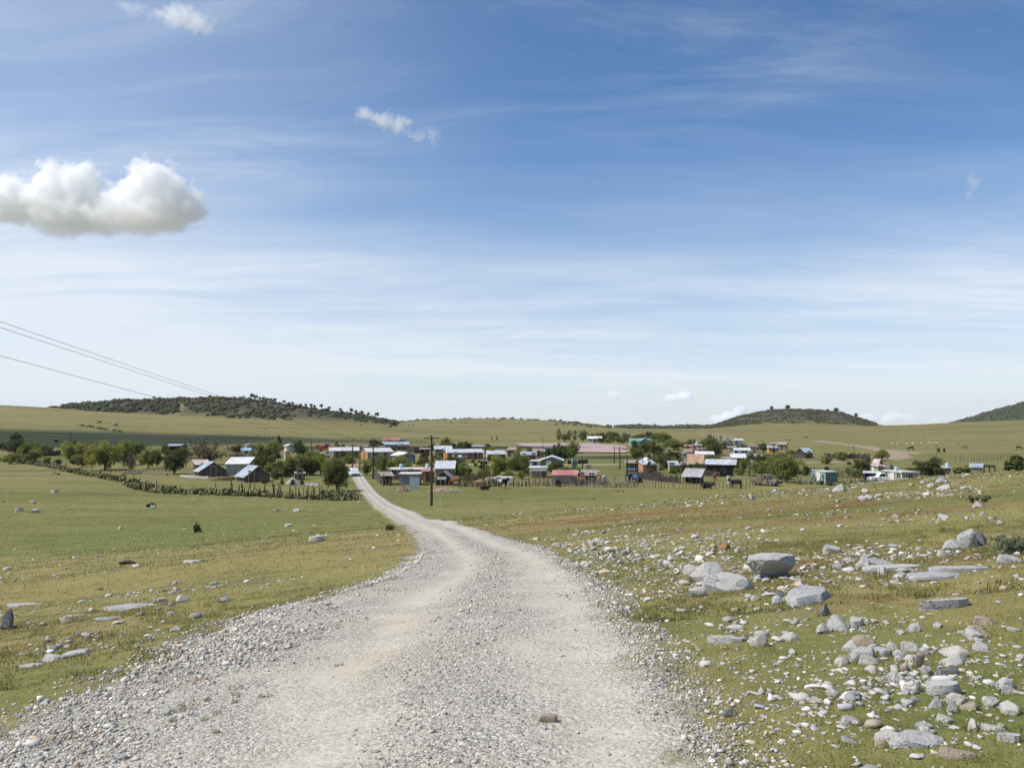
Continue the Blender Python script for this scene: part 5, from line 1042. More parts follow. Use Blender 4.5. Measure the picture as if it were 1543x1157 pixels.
h_('long whitish row house with dark windows behind the dark hedge bushes', 1062, 696, 29, 1.9, 5, 3, 'gable', 'x', .6, wall='paleblue', rm='white', front='wDwwDw', dm='blue')
h_('white cottage with a brown peaked roof west of the row house', 1037, 692, 13, 1.8, 4, 0, 'gable', 'x', .9, wall='white', rm='brownr', front='wDw')
h_('very low white wall-like building below the brown peaked cottage', 1026, 695, 13, 1.1, 3, 0, 'flat', wall='white', rm='slab', front='wDw')
h_('far salmon hut with a white tank under the big village tree', 1050, 680, 14, 2.0, 5, 0, 'flat', wall='salmon', rm='slab', front='wD')
h_('far dark hut beside the far salmon hut', 1036, 680, 10, 1.6, 4, 0, 'shed', rm='redroof', rh=.4, wall='bluegrey', front='D', cat='hut', name='hut')
h_('turquoise row house with white roof near the smoke', 1119, 689, 28, 2.0, 5, 8, 'gable', 'x', .5, wall='turq', rm='white', front='wDwwD', dm='white')
h_('pale roofed shed in front of the turquoise row house', 1113, 700, 23, 1.6, 5, 2, 'shed', rm='white', rh=.7, wall='darkwood', front='', post=True, cat='shed', name='shed')
h_('dull pink house west of the turquoise row house', 1102, 683, 12, 1.9, 4, 0, 'flat', wall='pink', rm='slab', front='w')
h_('ochre house behind the dark round tree, nearer the smoke', 1137, 683, 15, 2.1, 5, 5, 'flat', wall='ochre', rm='tile', front='wDw')
h_('ochre house with a grey roof on the far side of the dark round tree', 1166, 683, 18, 1.6, 5, 8, 'shed', rm='tin', rh=.4, wall='ochre', front='w D w')
h_('small far cream house rising behind the grey-roofed ochre house', 1166, 677, 9, 2.0, 4, 0, 'flat', wall='cream', rm='slab', front='w')
h_('far brown roofed barn behind the ochre houses', 1178, 678, 16, 1.9, 5, -6, 'gable', 'x', .8, wall='adobe', rm='brownr', front='D', cat='barn', name='barn')
h_('farthest grey hut on the rise above the pink house', 1113, 670.5, 13, 1.9, 5, 0, 'gable', 'x', .6, wall='darkwood', rm='tin', front='w', cat='hut', name='hut')
h_('far ochre hut against the plain north of the smoke', 1100, 671, 8, 1.7, 4, 0, 'shed', rm='pale', rh=.3, wall='block', front='w', cat='hut', name='hut')
h_('far brick red hut behind the turquoise row house', 1127, 677, 13, 1.6, 4, 0, 'flat', wall='brick', rm='slab', front='w')
h_('dark windowless hut between the pale-blue shed and the tan tiled house', 1031, 712, 11, 1.6, 3, 0, 'shed', rm='brownr', rh=.3, wall='darkwood', front='D', cat='hut', name='hut')
h_('dark low shed squeezed between the ochre houses and the board fence', 1143, 696, 13, 1.5, 3, 4, 'shed', rm='rust', rh=.35, wall='darkwood', front='D', cat='shed', name='shed')
h_('dark board shed behind the long open shed', 1094, 703, 15, 1.7, 3, -4, 'shed', rm='brownr', rh=.3, wall='darkwood', front='D w', cat='shed', name='shed')
h_('grey block hut below the far salmon hut', 1058, 684, 12, 1.5, 3, 0, 'flat', wall='block', rm='slab', front='wD', cat='hut', name='hut')
# --- east side
h_('barn with a blue-grey roof and dark open front beside the stick corral', 1219, 690, 25, 1.6, 6, 30, 'gable', 'x', 1.0, wall='darkwood', rm='blue', front='D', cat='barn', name='barn')
h_('turquoise box house with white windows, its shaded sides coloured teal, in the open grass', 1253, 727, 38, 1.75, 4.6, 42, 'shed', rm='tin', rh=.12, wall='teal', front='', left='wDw', dm='white', endwall='turq', ov=.12, wz=(.7, .5, .75))  # shade painted in: teal on sides away from the sun, turquoise on lit end
h_('dark red house with a bright green end wall', 1332, 716, 33, 1.6, 4.5, 30, 'shed', rm='pinkr', rh=.3, wall='red', front='w D', left='D', endwall='green', dm='white')
h_('hut with a pinkish peaked roof behind the bright green end wall', 1319, 712, 15, 1.6, 4, -20, 'gable', 'x', 1.1, wall='adobe', rm='pinkr', front='w', cat='hut', name='hut')
h_('carport with a pale flat roof next to the white pickup', 1314, 725, 24, 1.4, 3.5, 0, 'shed', rm='tin', rh=.1, wall='wood', front='', post=True, cat='carport', name='carport')
h_('cream flat-roofed house with a blue tank beside the great round tree', 1372, 730, 49, 1.95, 5.5, 34, 'flat', wall='block', rm='pale', front=' w ', left='wDw', endwall='cream', ov=.4, dm='white')  # sun and shade in the wall colours: cream lit end, grey for the rest
h_('small orange house with a tank on its roof east of the great round tree', 1429, 719, 12, 1.7, 3, 12, 'flat', wall='orange', rm='ochre' if False else 'pale', front='w', left='D')
h_('shed with a pale blue roof almost hidden by the ridge', 1472, 714, 18, 1.3, 4, 0, 'shed', rm='blue', rh=.5, wall='grey', front='', cat='shed', name='shed')
on_roof('cream flat-roofed house with a blue tank beside the great round tree', -.40, -.1, 2.15, 'tank', 'blue-white water tank on the cream flat-roofed house').scale = (.75, .75, .8)
on_roof('small orange house with a tank on its roof east of the great round tree', .2, 0, 1.86, 'tank', 'white water tank on the small orange house').scale = (.9, .9, .8)
on_roof('far salmon hut with a white tank under the big village tree', .0, 0, 2.16, 'tank', 'white water tank on the far salmon hut')
on_roof('salmon house with a grey tin roof beside the dark narrow tree', -.35, -.2, 2.15, 'tank', 'white water tank on the salmon house').scale = (.6, .6, .7)

# ------------------------------------------------------------------ fences
NF = [0]
def fence(label, pts, h=1.2, step=1.5, n=None, rad=.05, mat=MPOST, lean=.07, wires=2, cat='fence', jit=.1, name='fence'):
    NF[0] += 1; rg = random.Random(NF[0] * 13); x, y, ln = walk(pts, n=max(2, min(100, n or int(60)))) if n else walk(pts, step)
    if len(x) > 100: x, y, ln = walk(pts, n=100)
    z = ground(x, y); r = empty(name, (x[0], y[0], z[0])); tag(r, label, cat)
    posts(r, [(a + rg.gauss(0, jit), b_ + rg.gauss(0, jit), c) for a, b_, c in zip(x, y, z)], h, rad, mat, rg, lean)
    for k in range(wires):
        part('wire', MB().tube([(a - x[0], b_ - y[0], c - z[0] + h * (.4 + .4 * k)) for a, b_, c in zip(x, y, z)], .008, 3).mesh('wire'), MWIRE, r)
    return r
MWIRE = M('fence_wire', (.10, .09, .085), .6, .1, 3, 0)
def planks(label, pts, h=1.4, mat='darkwood', cat='fence', name='plank_fence'):
    NF[0] += 1; rg = random.Random(NF[0] * 17); x, y, ln = walk(pts, .28); z = ground(x, y); r = empty(name, (x[0], y[0], z[0])); tag(r, label, cat); mb = MB()
    for i in range(len(x) - 1):
        a = math.atan2(y[i + 1] - y[i], x[i + 1] - x[i]); hh = h * rg.uniform(.7, 1.15)
        mb.box(-.02, .25, -.02, .02, -.1, hh, Matrix.Translation((x[i] - x[0], y[i] - y[0], z[i] - z[0])) @ Matrix.Rotation(a, 4, 'Z') @ Matrix.Rotation(rg.gauss(0, .05), 4, 'Y'))
    part('boards', mb.mesh('boards'), WM[mat], r); k = max(2, min(60, int(ln / 2.5))); px_, py_, _ = walk(pts, n=k); posts(r, [(a, b_ + .12, gz(a, b_)) for a, b_ in zip(px_, py_)], h * 1.05, .06, MPOSTD, rg, .05); return r
fence('palisade of pale crooked sticks in front of the silver tin roof and porch', [(690, 733), (720, 733), (752, 733)], 1.45, n=62, rad=.055, mat=MPOST, lean=.12, wires=1)
fence('grey stick palisade around the yard of the red-roofed shed', [(768, 733), (815, 732), (832, 733), (870, 733)], 1.35, n=64, rad=.055, mat=MPOST, lean=.13, wires=1)
fence('tall pale palisade ending at the blue tractor', [(870, 733), (905, 734), (957, 734)], 1.4, n=62, rad=.06, mat=MPOSTL, lean=.12, wires=1)
fence('open wire fence in front of the collapsing shed', [(957, 733), (1000, 736), (1045, 737), (1100, 736)], 1.5, n=30, rad=.055, mat=MPOST, wires=3, jit=.05)
fence('post fence crossing the pasture by the great leafy tree', [(1100, 736), (1140, 733), (1165, 731)], 1.4, n=12, wires=2)
fence('wire fence between the great leafy tree and the turquoise house', [(1200, 729), (1232, 729), (1290, 729), (1318, 728)], 1.5, n=26, wires=2)
fence('stick fence around the olive tree', [(1256, 717), (1270, 719), (1290, 720), (1306, 719)], 1.5, n=44, mat=MPOST, lean=.14, wires=0)
fence('wire fence round the yard of the long open shed', [(985, 720), (1030, 721), (1075, 716), (1118, 716)], 1.3, n=24, wires=2)
fence('small stake fence at the corner of the gravel road and porch shed', [(565, 722), (572, 729), (590, 733), (612, 733)], 1.3, n=22, wires=2, mat=MPOSTL, lean=.12)
planks('grey board fence along the gravel road beside the porch shed', [(563, 716), (567, 724), (577, 731)], 1.5, 'wood')
planks('long dark board corral beneath the salmon house', [(963, 721), (990, 725), (1026, 728)], 1.3)
planks('dark board corral under the long open shed', [(1062, 717), (1085, 718), (1105, 717)], 1.0)
planks('dark plank corral in the far orchard', [(55, 686), (72, 687), (92, 686)], 1.9)
planks('dark corral of upright boards beyond the blue-roofed barn', [(1243, 690), (1268, 691), (1290, 691), (1311, 692)], 1.5)
planks('brown board fence west of the blue-roofed barn', [(1174, 690), (1200, 690.5), (1214, 691)], 1.4, 'wood')
planks('dark board fence below the ochre houses', [(1150, 691), (1165, 692), (1190, 693)], 1.4)
planks('dark corral behind the white row house end', [(1080, 699), (1100, 698), (1107, 697)], 1.3)
planks('brushwood corral between the far red roof and the whitish cottage', [(612, 681), (625, 683), (645, 682)], 1.9)
planks('dark brush fence beside the dark grove', [(856, 700), (872, 699), (886, 698)], 1.2)
fence('far wire fence along the foot of the wooded hill slope', [(300, 662), (360, 662), (410, 662.5), (470, 664)], 1.6, n=60, rad=.09, wires=0)
fence('far wire fence across the plain behind the dull red roof', [(480, 666), (560, 666), (640, 667)], 1.6, n=50, rad=.09, wires=0)
fence('far fence line across the plain east of the curving track', [(1440, 695), (1490, 694), (1543, 693)], 1.5, n=24, rad=.07, wires=0)
fence('short row of posts in the pasture by the turquoise house', [(1221, 716), (1226, 719), (1229, 727)], 1.7, n=6, wires=1)
fence('fence along the green in front of the long dark red house', [(640, 701), (700, 702), (760, 703), (800, 703)], 1.3, n=30, wires=1)
fence('fence line on the green below the dark grove', [(645, 697), (672, 697), (700, 697)], 1.2, n=12, wires=1)
fence('wire fence around the orchard trees', [(150, 712), (200, 713), (245, 712), (262, 712)], 1.0, n=22, wires=1)
fence('row of posts at the back of the cabins beside the orchard', [(20, 690), (60, 698), (100, 700)], .9, n=9, wires=1)
fence('fence of far posts under the ochre houses', [(1015, 687), (1050, 689), (1080, 687)], 1.2, n=20, wires=1)
def wall_run(name, label, pts, h, w, mat, cat):
    x, y, ln = walk(pts, .5); z = ground(x, y); mb = MB(); x0, y0, z0 = x[0], y[0], z[0]; rg = random.Random(3)
    v = []; n = len(x)
    for i in range(n):
        dx, dy = (x[min(i + 1, n - 1)] - x[max(i - 1, 0)], y[min(i + 1, n - 1)] - y[max(i - 1, 0)]); l = math.hypot(dx, dy); nx, ny = -dy / l * w / 2, dx / l * w / 2; hh = h * rg.uniform(.75, 1.2)
        v += [(x[i] - x0 - nx, y[i] - y0 - ny, z[i] - z0 - .15), (x[i] - x0 + nx, y[i] - y0 + ny, z[i] - z0 - .15), (x[i] - x0 + nx * .8, y[i] - y0 + ny * .8, z[i] - z0 + hh), (x[i] - x0 - nx * .8, y[i] - y0 - ny * .8, z[i] - z0 + hh)]
    f = [(i * 4 + k, i * 4 + (k + 1) % 4, i * 4 + 4 + (k + 1) % 4, i * 4 + 4 + k) for i in range(n - 1) for k in range(4)] + [(0, 1, 2, 3), (4 * n - 1, 4 * n - 2, 4 * n - 3, 4 * n - 4)]
    o = link(name, MB().add(v, f).mesh(name), mat); o.location = (x0, y0, z0); return tag(o, label, cat)
MSTONE = M('stone_wall', (.20, .16, .13), .95, .35, 2.2, .6); MCONC = M('concrete', (.46, .44, .41), .9, .12, 1.2, .2)
wall_run('stone_wall', 'low brown stone row at the edge of the orchard', [(185, 714), (215, 714), (254, 716)], .35, .5, MSTONE, 'stone wall')
wall_run('stone_wall', 'low whitish wall in front of the first gabled cabin', [(272, 718), (290, 720), (315, 721)], .4, .25, MCONC, 'wall')
wall_run('stone_wall', 'low pale concrete wall beside the grey heap', [(440, 731), (460, 731), (484, 732)], .4, .3, MCONC, 'wall')
# heaps
def heap(label, px, py, wpx, hpx, mat, seed, cat, name, dk=.5, stones=0):
    x, y, z = atv(px, py); s = y / F; g = np.random.default_rng(seed); v, f = ICO[4]; v = v.copy(); q = np.clip(v[:, 2], -.1, 1)
    r_ = np.hypot(v[:, 0], v[:, 1]); v[:, 2] = np.where(v[:, 2] > 0, (1 - r_) ** .9, -.1) * (1 + .35 * fbm(v[:, 0] * 3 + seed, v[:, 1] * 3, 120, 3)); me = np_mesh(name, v * np.array([wpx * s / 2, wpx * s / 2 * dk, hpx * s]), f, True)
    o = link(name, me, mat); o.location = (x, y + wpx * s / 2 * dk * .6, z); tag(o, label, cat)
    if stones:
        a = g.uniform(0, 6.28, stones); q = g.random(stones) ** .6; sx, sy = q * np.cos(a), q * np.sin(a); sz = np.maximum((1 - q) * .85, 0) * hpx * s; n = stones
        c = part('stones', scatter('stones', sx * wpx * s / 2, sy * wpx * s / 2 * dk, sz, g.uniform(.05, .17, n), g.uniform(.5, .9, n), tones(n, seed, [(.48, .44, .38), (.40, .33, .26), (.30, .22, .16), (.52, .50, .46)]), seed), sm, o)
    return o
heap('long heap of pale rubble stones in the grass beyond the tall pole', 671, 741, 56, 7, M('rubble_earth', (.27, .19, .13), .95, .3, 2, .5), 1, 'rubble heap', 'rubble_heap', .35, 420)
heap('brown soil heap against the leaning metal sheet', 607, 741, 24, 9, M('soil_heap', (.17, .115, .08), .95, .3, 2, .5), 2, 'soil heap', 'soil_heap', .5, 90)
heap('grey gravel heap beside the small dark shed', 440, 729, 24, 10, M('gravel_heap', (.33, .33, .34), .95, .15, 4, .4), 3, 'gravel heap', 'gravel_heap', .7)
x, y, z = atv(338, 724); r = empty('log_pile', (x, y, z), -math.atan2(x, y)); tag(r, 'pile of tan logs lying between the two gabled timber cabins', 'log pile'); rg = random.Random(2)
for k in range(26):
    zz = .1 + .16 * (k % 4); a = rg.gauss(0, .12); xx = rg.uniform(-1.6, 1.6) * (1 - .12 * (k % 4)); L_ = rg.uniform(.6, 1.3)
    part('log', MB().tube([(xx - L_ * math.cos(a), rg.uniform(-.5, .5), zz), (xx + L_ * math.cos(a), rg.uniform(-.5, .5), zz + rg.gauss(0, .04))], .085, 7).mesh('log', True), M('log_wood', (.36, .26, .17), .9, .3, 3, .3), r)

# ------------------------------------------------------------------ poles and wires
MPOLE = M('pole_wood', (.070, .056, .046), .9, .25, 2, .3); MINS = M('insulator', (.45, .47, .5), .3, .1, 4, 0); MCABLE = M('cable', (.045, .045, .05), .5, .1, 4, 0)
POLES = {}
def pole(px, y1, y0, label, arm=True, wid=.13, mat=None, base=None):
    x, y, z = atv(px, y1) if base is None else base; s = y / F; h = (y1 - y0) * s if base is None else y0; r = empty('utility_pole', (x, y, z), -math.atan2(x, y)); tag(r, label, 'utility pole')
    part('shaft', MB().tube([(0, 0, -.5), (.02, 0, h * .5), (0, 0, h)], [wid * 1.25, wid, wid * .75], 9).mesh('shaft', True), mat or MPOLE, r)
    if arm:
        a = part('crossarm', MB().box(-.95, .95, -wid - .09, -wid * .7, h - .42, h - .30).mesh('crossarm'), mat or MPOLE, r)
        part('brace', MB().tube([(-.6, -wid, h - .42), (0, -wid, h - .95)], .02, 4).tube([(.6, -wid, h - .42), (0, -wid, h - .95)], .02, 4).mesh('brace'), MINS, r)
        for xx in (-.85, .85): part('insulator', MB().tube([(xx, -wid - .03, h - .30), (xx, -wid - .03, h - .2), (xx, -wid - .03, h - .08)], [.03, .075, .05], 7).mesh('insulator', True), MINS, r)
        part('insulator', MB().tube([(0, 0, h), (0, 0, h + .1), (0, 0, h + .22)], [.03, .08, .05], 7).mesh('insulator', True), MINS, r)
    POLES[px] = (x, y, z + h, -math.atan2(x, y)); return r
pole(650, 762, 656.5, 'tallest wooden utility pole standing alone in the grass by the gravel road', wid=.15)
pole(562, 722, 669, 'dark utility pole at the corner of the grey board fence'); pole(542, 713, 674, 'dark pole beside the bright round tree and the white car', False); pole(531, 704, 669, 'pole standing at the dirt crossing')
pole(469, 692, 665, 'pole between the black-green tree and the low orange house', False); pole(371, 680, 660, 'far pole beside the cream columned house', False); pole(294, 676, 661, 'far pole above the wide leafless tree', False); pole(106, 672, 652, 'far pole standing in the shaded plain beyond the orchard')
pole(122, 709, 671, 'thin pole rising out of the long cactus hedge', False, .06)
pole(818, 694, 659, 'thin tall pole in front of the pond', False, .07); pole(877.5, 709, 687, 'dark pole beside the grey-green latrine', False); pole(925.5, 699, 672, 'pole before the end of the pond, farther of two', False); pole(934, 707, 673, 'taller pole before the end of the pond, nearer of two'); pole(945, 718, 685, 'dark pole next to the ramshackle shack', False); pole(961, 730, 691, 'dark pole beside the blue tractor', False)
pole(1129, 718, 685, 'dark pole beside the small tree and the smoke', False); pole(1306, 706, 688, 'dark pole behind the olive tree', False); pole(1287, 694, 668, 'thin grey pole by the stick corral', False, .06); pole(1411, 688, 668, 'thin far pole out on the eastern plain', False, .06)
ob = (-17.5, 5.0, gz(-17.5, 5)); pole('near', 0, 9.0, 'utility pole beside the camera end of the three cables', base=ob)
def cable(label, p, q, sag):
    n = 24; pts = []
    for i in range(n + 1):
        f = i / n; pts.append((p[0] + (q[0] - p[0]) * f, p[1] + (q[1] - p[1]) * f, p[2] + (q[2] - p[2]) * f - sag * 4 * f * (1 - f)))
    o = link('power_cable', MB().tube(pts, .009, 5).mesh('power_cable', True), MCABLE); return tag(o, label, 'cable', 'cables strung towards the village')
a, c = POLES['near'], POLES[562]
cable('highest of the three cables crossing the sky', (a[0] - .1, a[1], a[2] + .30), (c[0] - .1, c[1], c[2] + .12), .4); cable('middle of the three cables crossing the sky', (a[0] - .1, a[1], a[2] + .06), (c[0] + .1, c[1], c[2] - .06), .4)
cable('lowest cable, hanging apart under the other two', (a[0] - .1, a[1], a[2] - .95), (c[0] + .1, c[1], c[2] - .9), .5)
# pale leaning post by the tall pole, brown log and other small things
x, y, z = atv(664, 763); o = link('wooden_post', MB().tube([(.12, 0, -.2), (0, 0, .8), (-.26, 0, 1.7)], [.07, .06, .05], 7).mesh('wooden_post', True), M('post_bleached', (.52, .50, .46), .9, .2, 3, .3)); o.location = (x, y, z); tag(o, 'bleached white post leaning beside the tallest pole', 'post')
x, y, z = atv(192, 850); s = y / F; o = link('log', MB().tube([(-12 * s, 0, .06), (-4 * s, .1, .08), (4 * s, .05, .09), (12 * s, -.1, .07)], [.06, .11, .12, .05], 8).mesh('log', True), M('log_dark', (.085, .05, .032), .95, .3, 6, .6)); o.location = (x, y, z); o.rotation_euler.z = .2; tag(o, 'dark brown rotten log lying on the dry slope', 'log')
x, y, z = atv(234, 765); s = y / F; v, f = rock_verts(77, 3, 6, .6, .9, .08); o = link('rag', np_mesh('rag', unit(v) * np.array([7 * s, 4 * s, 4 * s]), f, True), M('rag_teal', (.35, .62, .58), .8, .15, 3, .3)); o.location = (x, y - .5, z - .02); tag(o, 'pale turquoise scrap of cloth by the dark prickly pear', 'cloth scrap')
MBARREL = M('barrel_pale', (.56, .55, .52), .7, .15, 2, .1)
def barrel(px, y1, wpx, hpx, label):
    x, y, z = atv(px, y1); s = y / F; r = empty('barrel', (x, y, z)); tag(r, label, 'barrel'); rr = wpx * s / 2; h = hpx * s
    part('body', MB().tube([(0, 0, -.05), (0, 0, .1 * h), (0, 0, .9 * h), (0, 0, h)], [rr * .92, rr, rr, rr * .9], 14).mesh('body', True), MBARREL, r); part('hoop', MB().tube([(0, 0, .33 * h), (0, 0, .38 * h)], rr * 1.05, 14).tube([(0, 0, .66 * h), (0, 0, .71 * h)], rr * 1.05, 14).mesh('hoop', True), MPOSTD, r)
barrel(1098, 728, 6, 11, 'tall pale cistern standing near the black cow'); barrel(911, 726, 5.5, 10, 'pale cistern behind the tall pale palisade'); barrel(754, 727, 6, 11, 'pale cistern behind the piebald cow'); barrel(1353 + 4, 730, 4, 5, 'small pale drum before the cream flat-roofed house')
x, y, z = atv(764, 730); s = y / F; r = empty('white_tank', (x, y, z), -math.atan2(x, y)); tag(r, 'white box-shaped tank behind the piebald cow', 'tank'); part('box', MB().box(-9 * s, 9 * s, -.6, .6, .25, 12 * s).mesh('box', bevel=.08), MWHITE, r)
for xx in (-7, 7): part('leg', MB().box(xx * s - .06, xx * s + .06, -.5, .5, -.1, .25).mesh('leg'), MPOSTD, r)
# frames and gate
x, y, z = atv(1491, 711); s = y / F; r = empty('timber_gate', (x, y, z), -math.atan2(x, y)); tag(r, 'dark timber frame standing on the ridge brow before the spiky bush', 'gate'); hh = 7 * s
for xx in (-7, 0, 7): part('upright', MB().box(xx * s - .05, xx * s + .05, -.06, .06, -.5, hh).mesh('upright'), MPOSTD, r)
part('beam', MB().box(-8 * s, 8 * s, -.08, .08, hh + .003, hh + .16).mesh('beam'), MPOSTD, r)
x, y, z = atv(887.5, 708); s = y / F; r = empty('gate', (x, y, z), -math.atan2(x, y)); tag(r, 'small grey sheet gate beside the dark pole on the green', 'gate'); part('panel', MB().box(-2.3 * s, 2.3 * s, -.02, .02, .15, 7.5 * s).mesh('panel'), WM['grey'], r)
for xx in (-2.6, 2.6): part('post', MB().box(xx * s - .06, xx * s + .06, -.06, .06, -.2, 8 * s).mesh('post'), MPOST, r)
x, y, z = atv(1341, 729); s = y / F; r = empty('sheet_fence', (x, y, z), -math.atan2(x, y)); tag(r, 'blue-grey metal sheet fence in front of the white pickup', 'fence')
for k in range(5): part('panel', MB().box((-14 + 6 * k) * s, (-8.1 + 6 * k) * s, -.02, .02, 0, 6.2 * s).mesh('panel'), M('sheet_bluegrey', (.22, .25, .27), .5, .15, .7, .1), r)

# ------------------------------------------------------------------ vehicles
CARM = {}
def paint(n, c): return M('paint_' + n, c, .35, .06, 1, 0, 0, None, False, .5)
MTYRE = M('tyre', (.018, .018, .019), .8, .1, 4, 0); MRIM = M('rim', (.35, .35, .36), .4, .1, 4, 0, .6); MLAMP = M('headlamp', (.75, .76, .78), .15, .05, 4, 0); MBUMP = M('bumper', (.07, .07, .075), .6, .1, 4, 0)
def vehicle(label, px, py, L_, Wd, Ht, yaw, kind, pm_, cat, name):
    """front towards -Y when yaw = 0"""
    x, y, z = atv(px, py); r = empty(name, (x, y, z), -math.atan2(x, y) + R(yaw)); tag(r, label, cat); l, w, h = L_, Wd, Ht; hb = h * .56; body = MB()
    def sec(prof, x0, x1): 
        m2 = MB().prism([(a * l, b_ * h) for a, b_ in prof], x0, x1); return [(p[1], p[0], p[2]) for p in m2.v], m2.f
    if kind == 'suv': low = [(-.5, .16), (.5, .16), (.5, .55), (.48, .58), (-.22, .60), (-.47, .52), (-.5, .44)]; cab = [(-.24, .58), (-.12, .97), (.36, 1.0), (.46, .62), (.46, .57)]; win = [(-.205, .63), (-.10, .92), (.33, .94), (.41, .63)]
    elif kind == 'pickup': low = [(-.5, .18), (.5, .18), (.5, .56), (.06, .56), (.05, .58), (-.25, .60), (-.47, .54), (-.5, .46)]; cab = [(-.25, .58), (-.14, .97), (.03, 1.0), (.06, .62), (.06, .57)]; win = [(-.21, .63), (-.12, .92), (.01, .94), (.03, .63)]
    else: low = [(-.5, .20), (.5, .20), (.5, .36), (-.16, .36), (-.18, .52), (-.48, .50), (-.5, .40)]; cab = [(-.20, .36), (-.18, .9), (-.12, 1.0), (-.02, 1.0), (.02, .36)]; win = [(-.165, .56), (-.15, .86), (-.06, .9), (-.03, .56)]
    body.add(*sec(low, -w / 2, w / 2)); c2 = sec(cab, -w * .43, w * .43); body.add(*c2); part('body', body.mesh('body', bevel=.035), pm_, r)
    for sg in (-1, 1):
        a, b_ = (w * .43 - .01, w * .43 + .012) if sg > 0 else (-w * .43 - .012, -w * .43 + .01); part('side_window', MB().add(*sec(win, a, b_)).mesh('side_window'), MGLASS, r)
    (ax, az), (bx, bz) = win[0], win[1]; ax -= .022; bx -= .022
    part('windscreen', MB().add([(-w * .38, ax * l, az * h), (w * .38, ax * l, az * h), (w * .36, bx * l, bz * h), (-w * .36, bx * l, bz * h), (-w * .38, ax * l + .04, az * h), (w * .38, ax * l + .04, az * h), (w * .36, bx * l + .04, bz * h), (-w * .36, bx * l + .04, bz * h)], [(0, 1, 2, 3), (7, 6, 5, 4), (0, 4, 5, 1), (1, 5, 6, 2), (2, 6, 7, 3), (3, 7, 4, 0)]).mesh('windscreen'), MGLASS, r)
    for sg in (-1, 1):
        part('headlight', MB().box(sg * w * .36 - .16, sg * w * .36 + .16, -l / 2 - .03, -l / 2 + .06, h * .41, h * .49).mesh('headlight'), MLAMP, r)
        part('mirror', MB().box(sg * w * .52 - .09, sg * w * .52 + .09, win[0][0] * l - .02, win[0][0] * l + .06, h * .62, h * .70).mesh('mirror'), pm_, r)
        for yy in (-.31, .31):
            tr_ = h * .205; wx = sg * (w / 2 - .10); o = part('wheel', MB().tube([(wx - .11, yy * l, tr_), (wx + .11, yy * l, tr_)], tr_, 16).mesh('wheel', True), MTYRE, r)
            part('rim', MB().tube([(wx + sg * .112, yy * l, tr_), (wx + sg * .125, yy * l, tr_)], tr_ * .6, 12).mesh('rim', True), MRIM, o)
    part('grille', MB().box(-w * .24, w * .24, -l / 2 - .025, -l / 2 + .03, h * .37, h * .47).mesh('grille'), MBUMP, r); part('bumper', MB().box(-w * .48, w * .48, -l / 2 - .09, -l / 2 + .05, h * .17, h * .29).mesh('bumper', bevel=.02), MBUMP, r)
    if kind == 'flat':
        for k in range(2): part('rail', MB().box(-w / 2, w / 2, .0 * l + .05 + k * .46 * l, .0 * l + .12 + k * .46 * l, h * .365, h * .85).mesh('rail'), pm_, r)
        for sg in (-1, 1): part('side_board', MB().box(sg * w / 2 - .03, sg * w / 2 + .03, .13, .49 * l, h * .365, h * .75).mesh('side_board'), pm_, r)
    return r
vehicle('white car driving up the gravel road from the village', 533, 717.5, 4.2, 1.75, 1.5, 9, 'suv', paint('white', (.74, .74, .75)), 'car', 'car')
vehicle('white pickup parked behind the metal sheet fence', 1331, 727, 4.8, 1.8, 1.7, -70, 'pickup', paint('white', (.74, .74, .75)), 'pickup', 'pickup_truck')
vehicle('red truck parked at the far side of the dirt crossing', 491, 680, 6.2, 2.3, 2.6, 70, 'flat', paint('red', (.28, .05, .04)), 'truck', 'truck')
vehicle('old brown flatbed truck under the great leafy tree', 1153, 731, 4.6, 1.9, 1.9, 60, 'flat', paint('brown', (.21, .17, .12)), 'truck', 'truck')
vehicle('white van parked beside the far red truck', 527, 681, 4.8, 1.8, 1.9, 80, 'suv', paint('white', (.74, .74, .75)), 'van', 'van')
vehicle('white car far out behind the low orange house', 474 + 44 - 2, 679, 4.2, 1.75, 1.5, 85, 'suv', paint('white', (.74, .74, .75)), 'car', 'car')
x, y, z = atv(955, 726); r = empty('tractor', (x, y, z), -math.atan2(x, y) + R(35)); tag(r, 'blue tractor with a canopy at the end of the palisade', 'tractor'); mb_ = paint('blue', (.07, .17, .42))
part('hood', MB().box(-.35, .35, -1.5, -.1, .7, 1.25).mesh('hood', bevel=.06), mb_, r); part('seat', MB().box(-.3, .3, .45, .95, .75, 1.0).box(-.3, .3, .87, .95, 1.0, 1.4).mesh('seat'), MBUMP, r); part('canopy', MB().box(-.75, .75, -.2, 1.3, 2.15, 2.25).mesh('canopy', bevel=.03), mb_, r)
for sx in (-.68, .68):
    for sy in (-.12, 1.2): part('canopy_post', MB().box(sx - .03, sx + .03, sy - .03, sy + .03, .7, 2.15).mesh('canopy_post'), MBUMP, r)
    o = part('wheel', MB().tube([(sx * 1.1 - .16, .7, .68), (sx * 1.1 + .16, .7, .68)], .68, 18).mesh('wheel', True), MTYRE, r); part('rim', MB().tube([(sx * 1.35, .7, .68), (sx * 1.37, .7, .68)], .36, 12).mesh('rim', True), MRIM, o)
    o = part('wheel', MB().tube([(sx * .8 - .1, -1.25, .4), (sx * .8 + .1, -1.25, .4)], .4, 16).mesh('wheel', True), MTYRE, r); part('rim', MB().tube([(sx * .96, -1.25, .4), (sx * .98, -1.25, .4)], .2, 12).mesh('rim', True), MRIM, o)
part('exhaust', MB().tube([(.2, -.9, 1.2), (.2, -.9, 2.0)], .035, 6).mesh('exhaust'), MBUMP, r)

